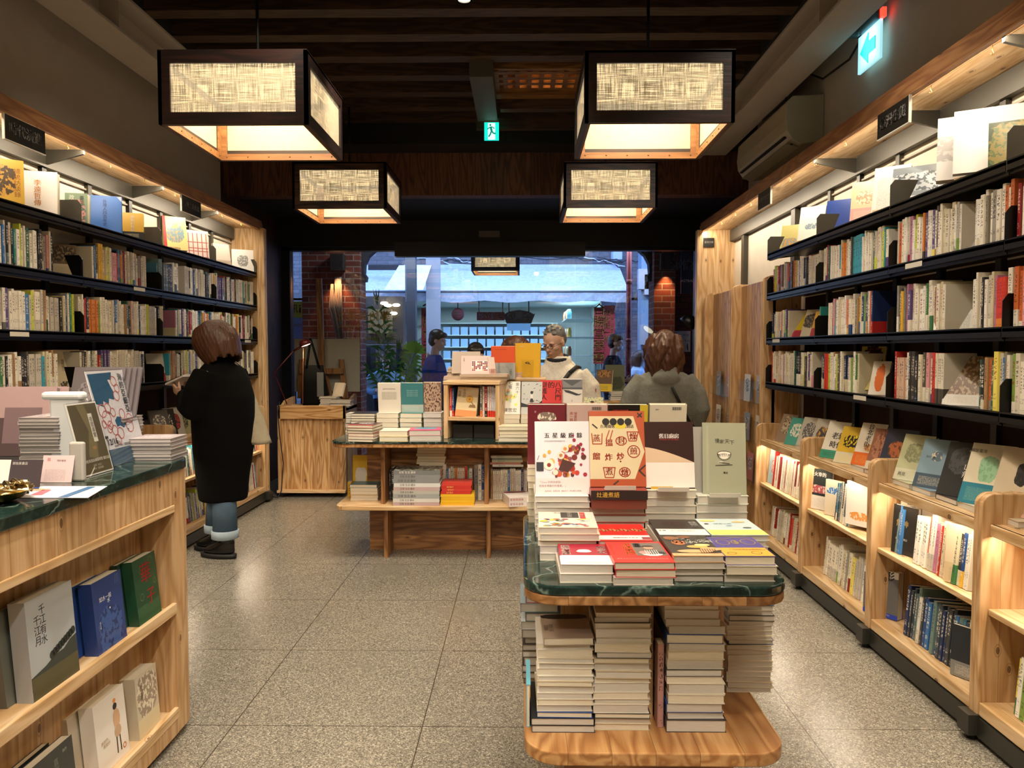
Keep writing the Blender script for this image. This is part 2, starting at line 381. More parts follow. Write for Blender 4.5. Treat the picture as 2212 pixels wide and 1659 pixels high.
def thing(name, label, cat, loc=(0, 0, 0), group=None, rot=0, matrix=None):
    o = bpy.data.objects.new(name, None); o.empty_display_size = .1; COL.objects.link(o)
    o.location = loc; o.rotation_euler = (0, 0, rot)
    if matrix is not None: o.matrix_basis = matrix; loc = (0, 0, 0)
    WLOC[o.name] = V(loc) if not rot else V((0, 0, 0)); return tag(o, label, cat, group)
def tag(o, label, cat, group=None, kind=None):
    o['label'] = label; o['category'] = cat
    if group: o['group'] = group
    if kind: o['kind'] = kind
    return o
def struct(name, mb, mats, label=None, **k):
    o = mb.build(name, mats, **k); o['kind'] = 'structure'
    if label: o['label'] = label
    return o
def rrect(x0, x1, y0, y1, r, n=6, rs=None):
    rs = rs or (r, r, r, r); out = []
    for (cx, cy, a0, q) in ((x1, y0, -90, rs[1]), (x1, y1, 0, rs[2]), (x0, y1, 90, rs[3]), (x0, y0, 180, rs[0])):
        sx = -1 if cx == x1 else 1; sy = -1 if cy == y1 else 1
        if q <= 0: out.append((cx, cy)); continue
        for i in range(n + 1):
            a = R(a0 + 90 * i / n); out.append((cx + sx * q + q * cos(a), cy + sy * q + q * sin(a)))
    return out
TXT = {}
def text_geo(body, size, vertical=False, font_sp=1.0):
    key = (body, vertical)
    if key not in TXT:
        c = bpy.data.curves.new('glyphs', 'FONT'); c.body = '\n'.join(body) if vertical else body
        c.size = 1; c.align_x = 'CENTER'; c.align_y = 'CENTER'; c.resolution_u = 2
        if vertical: c.space_line = .98
        o = bpy.data.objects.new('glyphs', c); COL.objects.link(o)
        me = bpy.data.meshes.new_from_object(o.evaluated_get(bpy.context.evaluated_depsgraph_get()))
        TXT[key] = ([v.co.copy() for v in me.vertices], [list(p.vertices) for p in me.polygons])
        bpy.data.objects.remove(o); bpy.data.curves.remove(c); bpy.data.meshes.remove(me)
    v, f = TXT[key]; return [p * size for p in v], f
def put_text(mb, body, mat, size, m=0, vertical=False, bold=0):
    v, f = text_geo(body, size, vertical)
    for dx in ((0,) if not bold else (-bold, 0, bold)):
        mb.add([mat @ (p + V((dx, 0, 0))) for p in v], f, m)
ORD = 'first second third fourth fifth sixth seventh eighth ninth tenth eleventh twelfth thirteenth fourteenth fifteenth sixteenth seventeenth eighteenth nineteenth'.split()
TENS = {2: ('twentieth', 'twenty'), 3: ('thirtieth', 'thirty'), 4: ('fortieth', 'forty'), 5: ('fiftieth', 'fifty'), 6: ('sixtieth', 'sixty')}
def ordn(i):
    i += 1
    if i < 20: return ORD[i - 1]
    t, u = divmod(i, 10); return TENS[t][0] if u == 0 else TENS[t][1] + '-' + ORD[u - 1]
# ================= the room =================
LW, RW = -2.72, 2.02
CZ = 3.38
m = MB(); m.box(LW - .1, RW + .1, -2.2, 9.6, -.1, 0); struct('floor', m, terrazzo(), 'grey speckled terrazzo floor in large square tiles', local=True)
wall_paint = flat('#beb4a6', .92)
m = MB(); m.box(LW - .15, LW, -2.2, 6.84, 0, 4.2); struct('wall_left', m, wall_paint)
m = MB(); m.box(RW, RW + .15, -2.2, 6.84, 0, 4.2); struct('wall_right', m, wall_paint)
m = MB(); m.box(LW - .15, RW + .15, -2.3, -2.2, 0, 4.2); struct('wall_rear', m, wall_paint)
dk = darkw('z', 'y', .25)
m = MB(); m.box(LW - .15, LW, 6.84, 8.75, 0, 4.2); struct('wall_left_timber', m, dk)
m = MB(); m.box(RW, RW + .15, 6.84, 8.75, 0, 4.2); struct('wall_right_timber', m, dk)
m = MB(); m.box(LW - .15, RW + .15, -2.3, 9, 3.85, 3.95); struct('ceiling', m, flat('#0c0908', .9))
m = MB(); m.box(LW, RW, 6.9, 7.05, 2.82, 3.24); struct('trim_1', m, wood('bulkhead_boards', '#6e4630', '#54331f', '#2e1a10', 'z', 'x', .21, .5, .6, False), 'dark vertical timber boards of the bulkhead')
m = MB(); m.box(LW, RW, 6.94, 8.75, 3.24, 3.85); m.box(LW, RW, 7.05, 8.75, 2.86, 3.24); m.box(LW, RW, 8.45, 8.75, 2.575, 2.86)
struct('trim_2', m, flat('#0b0a0a', .6), 'black bulkhead above the shop window')
m = MB(); m.box(LW, RW, 6.6, 6.93, 3.2, 3.85); m.box(LW, RW, 6.9, 6.98, 3.2, 3.27)
struct('trim_3', m, flat('#100c0a', .7), 'black ceiling beam before the bulkhead')
# joists
jm = darkw('x', 'y', .3)
jmat = wood('joist', '#4a3622', '#382717', '#1c120a', 'x', 'y', .4, .55, .2, False)
k = 0
for i in range(-16, 7):
    y = 4.425 + .351 * i
    if y < -2: continue
    if i in (3, 4, 5) : segs = ((-2.19, -.37), (.62, 1.58))
    else: segs = ((-2.19, 1.58),)
    for j, (a, b) in enumerate(segs):
        m = MB(); m.box(a, b, y, y + .11, CZ, CZ + .3, 0)
        o = m.build('ceiling_joist', jmat); tag(o, 'dark timber ceiling joist, %s from the street end%s' % (ordn(6 - i), '' if len(segs) < 2 else (', left of the lattice', ', right of the lattice')[j]), 'joist', 'timber ceiling joists')
# steel beams
for side, x0, x1, xw, wl in (('left', -2.44, -2.21, -2.33, 'grey wall beside'), ('right', 1.60, 1.83, 1.715, 'right wall beside')):
    t = thing('steel_beam', 'grey painted steel beam along the %s wall under the joists' % side, 'beam', ((x0 + x1) / 2, 3, 3.17))
    m = MB(); m.box(x0, x1, -2.2, 6.9, 3.17, 3.185); m.box(x0 - .0, x1 + .02, -2.2, 6.9, 3.365, 3.38); m.box(xw - .006, xw + .006, -2.2, 6.9, 3.185, 3.365)
    m.build('flanged_girder', STEEL_PAINT, t)
    for y in (.6, 2.4, 4.2, 6.0):
        m = MB(); m.box(x0 + .01, xw, y, y + .012, 3.185, 3.365); m.box(xw, x1 - .005, y, y + .012, 3.185, 3.365); m.build('stiffener_plate', STEEL_PAINT, t)
    m = MB(); xo = (x0 if side == 'left' else x1)
    m.box(min(xo, LW if side == 'left' else RW), max(xo, LW if side == 'left' else RW), -2.2, 6.9, 3.38, 3.85)
    struct('soffit_' + side, m, wall_paint, 'plaster soffit beside the steel beam')
m = MB(); m.box(-2.21, -2.19, -2.2, 6.9, 3.38, 3.85); m.box(1.58, 1.60, -2.2, 6.9, 3.38, 3.85); struct('trim_4', m, flat('#15110e', .9))
# lattice hatch
p0, p1 = atZ(1085, 181, CZ + .02), atZ(1258, 222, CZ + .02)
hx0, hx1, hy0, hy1 = -.17, .50, 5.42, 5.80
t = thing('ceiling_lattice', 'warm lit wooden lattice hatch between the ceiling joists', 'lattice', ((hx0 + hx1) / 2, 5.6, CZ))
lm = wood('lattice', '#8a6030', '#6d4a22', '#3e280f', 'x', 'y', .5, .5, .2, False)
m = MB()
for i in range(8): x = hx0 + .03 + i * .087; m.box(x, x + .034, hy0, hy1 + .0, CZ - .0, CZ + .05)
for i in range(4): y = hy0 + .03 + i * .11; m.box(hx0, hx1, y - .03, y + .022, CZ + .001, CZ + .051)
m.build('grid', lm, t)
m = MB(); m.box(hx0 - .03, hx0, hy0 - .04, hy1 + .16, CZ - .01, CZ + .2); m.box(hx1, hx1 + .03, hy0 - .04, hy1 + .16, CZ - .01, CZ + .2); m.box(hx0 - .03, hx1 + .03, hy1, hy1 + .1, CZ - .03, CZ + .2); m.box(hx0 - .03, hx1 + .03, hy0 - .06, hy0 - .02, CZ, CZ + .2); m.build('frame', lm, t)
m = MB(); m.box(hx0, hx1, hy0, hy1, CZ + .26, CZ + .28); m.build('backing_board', flat('#d08a40', .8), t)
area('hatch_lamp', ((hx0 + hx1) / 2, 5.6, CZ + .24), .3, 3.2, '#ffb060')
m = MB(); m.box(hx0, .62, hy1 + .12, hy1 + .2, 3.28, 3.5); m.box(-.38, .62, 6.3, 6.36, 3.24, 3.45)
tag(m.build('cross_beam', jmat), 'brown cross beam behind the ceiling lattice', 'beam')
m = MB(); m.box(-.36, -.2, 5.2, 6.2, 3.27, 3.40); tag(m.build('hanger_beam', flat('#4c4a42', .6)), 'short grey timber running to the green exit sign', 'beam')
# exit sign, running figure
def sign_plate(t, w, h, art):
    pass
p = atY(1062, 281, 6.2); sw, sh = .118, .165
t = thing('exit_sign', 'green lit exit sign with running figure hanging from ceiling', 'exit sign', (p.x, 6.2, p.z - sh / 2))
m = MB(); m.box(p.x - sw / 2, p.x + sw / 2, 6.185, 6.215, p.z + sh * .36, p.z + sh * .55); m.build('housing', flat('#7a7468', .5), t)
m = MB(); m.box(p.x - .008, p.x + .008, 6.195, 6.205, p.z + sh * .55, 3.28); m.build('hanger', flat('#3a3833', .5), t)
zb = p.z - sh * .5; zt = p.z + sh * .36; mz = (zb + zt) / 2
m = MB(); m.box(p.x - sw / 2, p.x + sw / 2, 6.193, 6.207, zb, zt); pan = m.build('panel', flat('#0fb3a0', .4, emit=1.6), t)
m = MB(); m.box(p.x - sw * .25, p.x + sw * .25, 6.190, 6.192, zb + .004, zt - .006); m.build('doorway', flat('#c8fff0', .4, emit=1.1), t)
m = MB(); y = 6.187; cx = p.x - .004
G = flat('#078a78', .4, emit=.6)
def limb(m, pts, r, y0): 
    for (a, b), (c, d) in zip(pts, pts[1:]):
        l = math.hypot(c - a, d - b); nx, nz = -(d - b) / l * r, (c - a) / l * r
        m.add([(a + nx, y0, b + nz), (a - nx, y0, b - nz), (c - nx, y0, d - nz), (c + nx, y0, d + nz)], [(0, 1, 2, 3)])
m.ell((cx - .006, y, mz + .048), (.008, .002, .008))
limb(m, [(cx - .004, mz + .036), (cx + .004, mz + .004)], .009, y)
limb(m, [(cx + .004, mz + .004), (cx - .006, mz - .026), (cx - .02, mz - .045)], .006, y)
limb(m, [(cx + .004, mz + .004), (cx + .02, mz - .02), (cx + .038, mz - .018)], .006, y)
limb(m, [(cx - .006, mz + .032), (cx - .022, mz + .022), (cx - .03, mz + .014)], .004, y)
limb(m, [(cx - .002, mz + .034), (cx + .018, mz + .03), (cx + .026, mz + .016)], .004, y)
m.build('running_figure', G, pan)
# arrow exit sign on the right wall
p = atX(1890, 95, 2.0)
t = thing('exit_arrow_sign', 'green and white lit arrow exit sign high on right wall', 'exit sign', (2.0, p.y, p.z - .13))
a, b, z0, z1 = p.y - .135, p.y + .135, p.z - .125, p.z + .085
m = MB(); m.box(1.87, 2.02, b - .05, b + .0, z1, z1 + .06); m.box(1.955, 1.99, a, b, z1, z1 + .05); m.build('housing', flat('#38352f', .5), t)
m = MB(); m.box(1.965, 1.98, a, b, z0, z1); m.build('panel', flat('#a8e4f0', .4, emit=.75), t)
m = MB(); cy, cz = (a + b) / 2, (z0 + z1) / 2
m.prism([(cy + .10, cz), (cy + .0, cz + .085), (cy + .0, cz + .035), (cy - .085, cz + .035), (cy - .085, cz - .035), (cy + .0, cz - .035), (cy + .0, cz - .085)][::-1], 1.960, 1.964, 'x')
m.build('arrow', flat('#08967a', .4, emit=.3), t)
m = MB(); m.box(1.962, 1.985, a - .03, a - .0, z1 + .0, z1 + .05); m.build('indicator', flat('#ff3020', .4, emit=3), t)
m = MB(); c0 = V((1.95, a - .0, z1 + .05))
m.tube([c0, c0 + V((.03, .12, .0)), c0 + V((.02, .4, -.12)), c0 + V((-.02, .7, -.13)), c0 + V((-.1, .95, .02)), V((1.83, a + 1.1, 3.16)), V((1.83, a + 1.6, 3.17))], .007)
m.tube([c0, c0 + V((.02, -.3, .12)), V((1.85, a - .7, 3.17))], .007)
tag(m.build('sign_cable', flat('#15120f', .6)), 'black cable drooping from arrow sign to steel beam', 'cable')
area('arrow_sign_glow', (1.94, p.y, p.z), .2, .5, '#8fe0ff', (0, R(-90), 0))
# air conditioners on the right wall
def aircon(y0, y1, z0, z1, x0, label):
    t = thing('air_conditioner', label, 'air conditioner', (RW, (y0 + y1) / 2, z0))
    prof = [(RW, z0 + .02), (x0 + .11, z0), (x0 + .045, z0 + .035), (x0 + .01, z0 + .09), (x0, z0 + .16), (x0 + .012, z1 - .05), (x0 + .05, z1 - .01), (RW, z1)]
    m = MB(); n = len(prof); m.add([(x, y0, z) for x, z in prof] + [(x, y1, z) for x, z in prof], [list(range(n)), list(range(n, 2 * n))[::-1]] + [(i, i + n, (i + 1) % n + n, (i + 1) % n) for i in range(n)])
    m.build('casing', flat('#b3a98f', .5), t, bevel=.008)
    m = MB(); m.box(x0 + .012, x0 + .04, y0 + .06, y1 - .06, z0 + .055, z0 + .066); m.box(x0 + .055, x0 + .07, y0 + .05, y1 - .05, z0 + .008, z0 + .014); m.build('air_outlet', flat('#1b1814', .7), t)
    m = MB(); m.prism([(x0 + .03, z0 + .012), (x0 + .115, z0 - .008), (x0 + .12, z0 - .003), (x0 + .034, z0 + .02)], y0 + .06, y1 - .06, 'y'); m.build('louvre', flat('#a39a84', .5), t)
    return t
aircon(5.15, 6.3, 2.80, 3.13, 1.76, 'cream wall air conditioner above the canopy near the street window')
aircon(2.1, 3.12, 2.97, 3.28, 1.78, 'cream wall air conditioner above the canopy beside arrow sign')
# pipe duct cover below the second air conditioner
m = MB(); m.box(1.93, 2.02, 3.02, 3.2, 2.86, 3.05); tag(m.build('duct_cover', flat('#b3a98f', .5), bevel=.02), 'cream plastic pipe cover beside the right wall air conditioner', 'duct cover')
m = MB(); m.box(1.99, 2.02, 6.38, 6.42, 2.56, 3.3); m.box(1.98, 2.02, 6.38, 6.9, 3.0, 3.03); struct('trim_5', m, STEEL_PAINT)
# fittings for the downlight in view and the added fill lamps
for i, (x, y) in enumerate(DOWN):
    t = thing('ceiling_downlight', 'small round recessed downlight %s' % ('glowing between joists near the top centre' if i == 0 else 'added out of view as fill light, %s one' % ordn(i)), 'downlight', (x, y, 3.38))
    m = MB(); m.lathe([(.045, 3.365), (.05, 3.37), (.05, 3.47), (.035, 3.47), (.035, 3.37)], (x, y, 0), 20, cap=False); m.build('rim', flat('#1a1816', .5), t)
    m = MB(); m.lathe([(.030, 3.375), (.033, 3.40)], (x, y, 0), 16); m.build('bulb', flat('#fff4dc', .3, emit=14), t)
for i, ((x, y), tg, e) in enumerate(AIM):
    t = thing('fill_spot_fitting', 'unseen black swivel spotlight added under the joists as fill, %s one' % ordn(i), 'spotlight', (x, y, 3.3))
    d = (V(tg) - V((x, y, 3.3))).normalized()
    m = MB(); m.tube([(x, y, 3.385), (x, y, 3.36)], .02, 12); m.tube([V((x, y, 3.36)) - d * .03, V((x, y, 3.325)) - d * .005], [.034, .038], 16); m.build('housing', flat('#151413', .5), t)
# shop front
gy = 8.6
fr = flat('#1a2230', .4, .3)
m = MB(); m.box(LW, LW + .09, 8.55, 8.68, 0, 2.6); m.box(RW - .07, RW, 8.55, 8.68, 0, 2.6); m.box(LW, RW, 8.55, 8.68, 2.54, 2.6)
m.box(LW, RW, 8.55, 8.68, 0, .08)
struct('window_frame', m, flat('#20262f', .4, .3))
edges = [LW + .09, atY(877, 700, gy).x, atY(1242, 700, gy).x, RW - .07]
for i, (a, b) in enumerate(zip(edges, edges[1:])):
    m = MB(); m.box(a + .003, b - .003, gy, gy + .008, .08, 2.56); struct(('window_1', 'door_1', 'window_2')[i], m, thin_glass('shopfront_glass', (.93, .96, .98), .05), ('left shop window pane', 'sliding glass door', 'right shop window pane')[i])
m = MB(); a, b = atY(855, 560, 8.5), atY(1263, 560, 8.5); m.box(a.x, b.x, 8.42, 8.56, atY(900, 553, 8.42).z, 2.62); tag(m.build('door_operator', flat('#0c0c0d', .4)), 'long black sliding door operator box above the glass door', 'door operator')
p = atY(1057, 506, 8.4); m = MB(); m.box(p.x - .115, p.x + .115, 8.38, 8.45, p.z - .03, p.z + .035); tag(m.build('door_sensor', flat('#575350', .5)), 'small grey motion sensor above the sliding door', 'sensor')
# mirrored gold lettering on the left pane
t = thing('window_lettering', 'gold shop name lettering on the left window pane, mirrored from inside', 'lettering', (-1.8, gy - .006, 1.4))
gold = flat('#b58a3a', .4, .2)
def mir(px, py, yy=gy - .004):
    p = atY(px, py, yy); return M4.Translation(p) @ M4.Rotation(pi / 2, 4, 'X') @ M4.Scale(-1, 4, V((1, 0, 0)))
m = MB(); put_text(m, '郭怡美書店', mir(784, 684), .125); m.build('title', gold, t)
m = MB(); put_text(m, "Kuo's Astral Bookshop", mir(784, 704), .062); m.build('subtitle', gold, t)
m = MB(); put_text(m, '11:00 - 21:00', mir(784, 732), .045); m.build('hours', gold, t)
p = atY(925, 766, gy - .004); m = MB()
for k in range(8):
    a = k * pi / 4; r = .045 if k % 2 == 0 else .03
    m.add([(p.x + r * cos(a), p.y, p.z + r * sin(a)), (p.x + .006 * cos(a + .8), p.y, p.z + .006 * sin(a + .8)), (p.x + .006 * cos(a - .8), p.y, p.z + .006 * sin(a - .8))], [(0, 1, 2)])
tag(m.build('star_decal', gold), 'small gold eight-pointed star decal on the glass door', 'decal')
# ================= lanterns =================
LIN = linen('linen_shade', .42); INNER = flat('#fff0cc', .7, emit=1.15, name='lit_lining'); TOPG = flat('#fff0c8', .7, emit=1.5, name='lit_top')
def lantern(cx, cy, z0, z1, w, label, frame='#24120b', power=22, group='wood-framed linen lanterns', top=3.38):
    t = thing('pendant_lantern', label, 'lantern', (cx, cy, z0), group)
    fm = wood('lantern_' + frame.strip('#'), frame, '#1d0e08', '#120805', 'x', 'z', 5, .5, .2, False)
    im = wood('lantern_inner', '#8e6236', '#7e5229', '#5e3a1a', 'x', 'z', 5, .5, .2, False)
    h = w / 2; b = .058 * w / .72; th = .018
    for k in range(4):
        rot = M4.Translation((cx, cy, 0)) @ M4.Rotation(k * pi / 2, 4, 'Z')
        m = MB()
        # mitred side frame (outer dark)
        for (a, c, e, f) in ((-h, h, z0, z0 + b), (-h, h, z1 - b, z1), (-h, -h + b, z0 + b, z1 - b), (h - b, h, z0 + b, z1 - b)):
            m.box(a, c, -h, -h + th, e, f, 0, rot)
        sf = m.build('side_frame', fm, t)
        m = MB()
        bi = b * .62
        for (a, c, e, f) in ((-h + th, h - th, z0 - .0, z0 + bi), (-h + th, -h + b, z0 + bi, z1 - .03), (h - b, h - th, z0 + bi, z1 - .03)):
            m.box(a, c, -h + th, -h + th + .012, e, f, 0, rot)
        ib = m.build('inner_batten', im, t)
        m = MB()
        for i in range(6):
            x = -h + .06 + (w - .12) * i / 5
            m.ell(rot @ V((x, -h + th + .013, z0 + bi * .55)), (.004, .004, .004), 8)
        m.build('brass_tack', flat('#6b5230', .4, .6), ib)
        m = MB(); m.box(-h + b * .9, h - b * .9, -h + th * .6, -h + th * .6 + .002, z0 + b * .9, z1 - b * .9, 0, rot); m.build('linen_panel', LIN, sf)
    m = MB(); m.box(cx - h + .02, cx + h - .02, cy - h + .02, cy + h - .02, z1 - .03, z1 - .012); m.build('top_diffuser', TOPG, t)
    m = MB(); m.box(cx - h + .0, cx + h - .0, cy - h + .0, cy + h - .0, z1 - .011, z1 + .004); m.build('top_board', fm, t)
    m = MB(); m.tube([(cx, cy, z1), (cx, cy, top)], .009); m.build('rod', flat('#0d0c0b', .5), t)
    m = MB(); m.tube([(cx - .1, cy, z1), (cx - .08, cy, z1 + .03), (cx - .02, cy, z1 + .05), (cx, cy, z1 + .1)], .003); m.build('wire', flat('#0d0c0b', .5), t)
    area('lantern_bulb', (cx, cy, z1 - .035), w * .8, power, '#ffe9c8')
    return t
def lanpx(x0, x1, ybot, ytop, W=.72):
    Y = FPX * W / (x1 - x0)
    a = atY((x0 + x1) / 2, ybot, Y); b = atY((x0 + x1) / 2, ytop, Y)
    return a.x, Y + W / 2, a.z, b.z
for args, lab, fc in (((343, 664, 268, 108), 'square linen lantern in dark wood frame, large one above the counter', '#2e150c'),
                      ((1266, 1584, 264, 108), 'square linen lantern in dark wood frame, large one above the front book table', '#2e150c'),
                      ((632, 834, 450, 350), 'square linen lantern in brown frame, smaller one beside the left shelving', '#4a2c1a'),
                      ((1219, 1419, 448, 350), 'square linen lantern in brown frame, smaller one before the right shelving', '#4a2c1a')):
    cx, cy, z0, z1 = lanpx(*args); lantern(cx, cy, z0, z1, .72, lab, fc, 15)
cx, cy, z0, z1 = lanpx(1018, 1122, 585, 548)
z1 = z0 + .34
lantern(cx, cy, z0, z1, .72, 'square linen lantern hanging outside under the arcade, seen through the glass door', '#2a2018', 16, top=3.3)

for i, (x, y) in enumerate(((-1.325, 1.9), (.66, 1.9), (-1.325, -.14), (.66, -.14))):  # unseen lanterns added to fill the room from above and behind the camera
    lantern(x, y, 2.505, 2.86, .72, 'unseen dark-framed linen lantern added as fill over the rear of the shop, %s one' % ordn(i), '#2e150c', 22)
# ================= book builders =================
PAL = (['#ece6d8'] * 9 + ['#f4f0e6'] * 7 + ['#ddd5c2'] * 5 + ['#d9cfae'] * 3 + ['#c9c2b4'] * 3 + ['#b9b4a8', '#9c988e', '#8a8478', '#6e6a62', '#55504a', '#3a3836', '#262628', '#1b1b1e',
        '#b02a26', '#d2402e', '#8e1f24', '#c96a3a', '#e08a3a', '#e8b93c', '#efe06a', '#c8d24a', '#7ea048', '#3f7a4a', '#2c5a48', '#2f8a86', '#3fa0b8', '#3a74b0', '#274a86', '#1f2f5a', '#5a4a80', '#b87a9a', '#e0a0a8', '#d8b8a0', '#a88258', '#6a4630'])
PAL_R = ['#b02a26', '#c8342c', '#8e1f24', '#a82a2a', '#d84a34', '#e8dcc8', '#efe6d8', '#701a1e']
PAL_B = ['#1f2f5a', '#274a86', '#3a74b0', '#20262e', '#33424e', '#4a88a8', '#e8e4da', '#5a6a70', '#12161c', '#d8d2c2', '#3a3f44', '#6f8b86']
PAL_C = ['#ece6d8', '#f4f0e6', '#ddd5c2', '#e6dfcc', '#d9cfae', '#f1ead9', '#c9c2b4', '#efe9dc', '#e9e1cf']
CN = {'cream': ('#ece6d8', '#ddd5c2', '#e6dfcc', '#f1ead9', '#e9e1cf', '#efe9dc', '#e8dcc8', '#efe6d8', '#e8e4da', '#d8d2c2'), 'white': ('#f4f0e6',), 'beige': ('#d9cfae', '#d8b8a0', '#c9c2b4'), 'grey': ('#b9b4a8', '#9c988e', '#8a8478', '#6e6a62', '#5a6a70', '#55504a'),
      'black': ('#3a3836', '#262628', '#1b1b1e', '#20262e', '#12161c', '#3a3f44'), 'red': ('#b02a26', '#d2402e', '#8e1f24', '#c8342c', '#a82a2a', '#d84a34', '#701a1e'), 'orange': ('#c96a3a', '#e08a3a'), 'yellow': ('#e8b93c', '#efe06a'),
      'green': ('#c8d24a', '#7ea048', '#3f7a4a', '#2c5a48', '#6f8b86'), 'teal': ('#2f8a86', '#3fa0b8', '#4a88a8'), 'blue': ('#3a74b0', '#274a86', '#1f2f5a', '#33424e'), 'purple': ('#5a4a80',), 'pink': ('#b87a9a', '#e0a0a8'), 'brown': ('#a88258', '#6a4630')}
def cname(c):
    for k, v in CN.items():
        if c in v: return k
    r, g, b = (int(c[i:i + 2], 16) for i in (1, 3, 5)); mx, mn = max(r, g, b), min(r, g, b)
    if mx - mn < 26: return 'white' if mx > 225 else 'light grey' if mx > 165 else 'grey' if mx > 85 else 'black'
    if r >= g >= b: return 'cream' if mn > 150 else 'yellow' if g > r * .75 and mn < 120 else 'orange' if g > r * .45 and r > 170 else 'brown' if r < 150 or g > r * .5 else 'red'
    if g >= r and g >= b: return 'green'
    if b >= g >= r: return 'blue' if b - r > 25 else 'grey'
    return 'pink' if mx > 170 else 'purple'
def set_attrs(me, d):
    n = len(me.loops)
    for k, v in d.items():
        a = me.color_attributes.new(k, 'FLOAT_COLOR', 'CORNER')
        if v and isinstance(v[0], (list, tuple)): flatv = [x for c in v for x in (*c[:3], 1)]
        else: flatv = [*v[:3], 1] * n
        a.data.foreach_set('color', flatv)
def spine_geo(M, t, h, d):
    e = .0022; k = .0015; rr = min(.0025, t * .2)
    # rounded spine outline (x, y) ; page well on top
    out = [(0, rr), (rr, 0), (t - rr, 0), (t, rr), (t, d), (0, d)]
    n = 6
    vs = [V((x, y, 0)) for x, y in out] + [V((x, y, h)) for x, y in out]
    inn = [(k, rr + k), (rr + k, k), (t - rr - k, k), (t - k, rr + k), (t - k, d), (k, d)]
    vs += [V((x, y, h - e)) for x, y in inn]
    fs = [(5, 4, 3, 2, 1, 0)] + [(i, (i + 1) % n, (i + 1) % n + n, i + n) for i in range(n)] + [(n + i, n + (i + 1) % n, 2 * n + (i + 1) % n, 2 * n + i) for i in range(n)] + [tuple(range(2 * n, 3 * n))]
    mi = [0] + [0, 0, 0, 0, 1, 0] + [0] * 6 + [1]
    # faces i=0..5: edges out[i]->out[i+1]; edge 4 is the fore edge
    uv = []
    for f, q in zip(fs, range(len(fs))):
        for i in f:
            p = vs[i]; uv.append((p.x / t if q in (1, 2, 3) else -5.0, p.z / h))
    return [M @ p for p in vs], fs, mi, uv
SHELFBOOKS = []
def spinebook(M, t, h, d, c1, c2, ink, band, glyph, seed, label, group):
    SHELFBOOKS.append(dict(M=M, t=t, h=h, d=d, a=(srgb(c1), srgb(c2), srgb(ink), (band, glyph / 40, seed)), label=label, group=group, c=c1))
def emit_books(items, name, merged=False):
    def mk(vs, fs, mi, uv, at, name):
        me = bpy.data.meshes.new(name); me.from_pydata([tuple(p) for p in vs], [], fs)
        me.materials.append(SPINE); me.materials.append(PAGES); me.polygons.foreach_set('material_index', mi)
        l = me.uv_layers.new(name='uv'); l.data.foreach_set('uv', [x for p in uv for x in p]); set_attrs(me, at); me.update()
        o = bpy.data.objects.new(name, me); COL.objects.link(o); WLOC[o.name] = V((0, 0, 0)); return o
    if merged:
        VS, FS, MI, UV = [], [], [], []; AT = {'c1': [], 'c2': [], 'ink': [], 'par': []}
        for b in items:
            vs, fs, mi, uv = spine_geo(b['M'], b['t'], b['h'], b['d']); o = len(VS); VS += vs
            FS += [tuple(i + o for i in f) for f in fs]; MI += mi; UV += uv
            for k, c in zip(AT, b['a']): AT[k] += [c] * len(uv)
        return mk(VS, FS, MI, UV, AT, name)
    for b in items:
        vs, fs, mi, uv = spine_geo(M4.Identity(4), b['t'], b['h'], b['d'])
        o = mk(vs, fs, mi, uv, dict(zip(('c1', 'c2', 'ink', 'par'), b['a'])), name)
        o.matrix_basis = b['M']; tag(o, b['label'], 'book', b['group'])
def dark(c):
    r, g, b = srgb(c); return .3 * r + .6 * g + .1 * b < .22
def fill(x, y0, y1, z, face, where, group, pal=PAL, hr=(.185, .222), lean=0, gap=.0, skip=(), tr=(.011, .026), series=.25):
    """a run of books; face 'L': spines look +X, 'R': spines look -X, 'F': spines look at -Y (x, y swap)."""
    rot = {'L': R(90), 'R': R(-90), 'F': 0}[face]
    a = y0; i = 0; rep = 0
    while True:
        if rep <= 0:
            c1 = rnd.choice(pal); t = rnd.uniform(*tr); h = rnd.uniform(*hr); d = rnd.uniform(.13, .155)
            c2 = rnd.choice(pal) if rnd.random() < .35 else c1; ink = '#f0e8d8' if dark(c1) else rnd.choice(['#2a2622', '#2a2622', '#4a3a30', '#8e1f24', '#274a86'])
            band = rnd.choice([.12, .2, .3, .35]) if c2 != c1 else 0
            rep = rnd.choice([2, 3, 4, 5]) if rnd.random() < series * .4 else 1
        rep -= 1
        if a + t > y1: break
        sk = [s for s in skip if s[0] - t < a < s[1]]
        if sk: a = sk[0][1]; continue
        inset = rnd.uniform(0, .012)
        tl = R(lean)
        if face == 'L': M = M4.Translation((x - inset, a, z)) @ M4.Rotation(rot, 4, 'Z')
        elif face == 'R': M = M4.Translation((x + inset, a + t, z)) @ M4.Rotation(rot, 4, 'Z')
        else: M = M4.Translation((a, x + inset, z))
        if lean: M = M @ M4.Rotation(-tl, 4, 'X')
        gl = max(6, min(30, h / (t * .75)))
        spinebook(M, t - .0006, h, d, c1, c2, ink, band, gl, rnd.random(), '%s %s book, %s %s' % ('slim' if t < .016 else 'thick' if t > .022 else 'mid-thick', cname(c1), ordn(i), where), group)
        a += t + gap; i += 1
def shell(w, h, t, c=.0013):
    pts = [(0, 0), (w, 0), (w, c), (c, c), (c, t - c), (w, t - c), (w, t), (0, t)]
    vs = [V((x, 0, z)) for x, z in pts] + [V((x, h, z)) for x, z in pts]
    n = 8
    fs = [(0, 1, 2, 3), (0, 3, 4, 7), (4, 5, 6, 7), (11, 10, 9, 8), (15, 12, 11, 8), (15, 14, 13, 12)]
    fs += [(i, i + n, (i + 1) % n + n, (i + 1) % n) for i in range(n)]
    return vs, fs
CPAR = {}
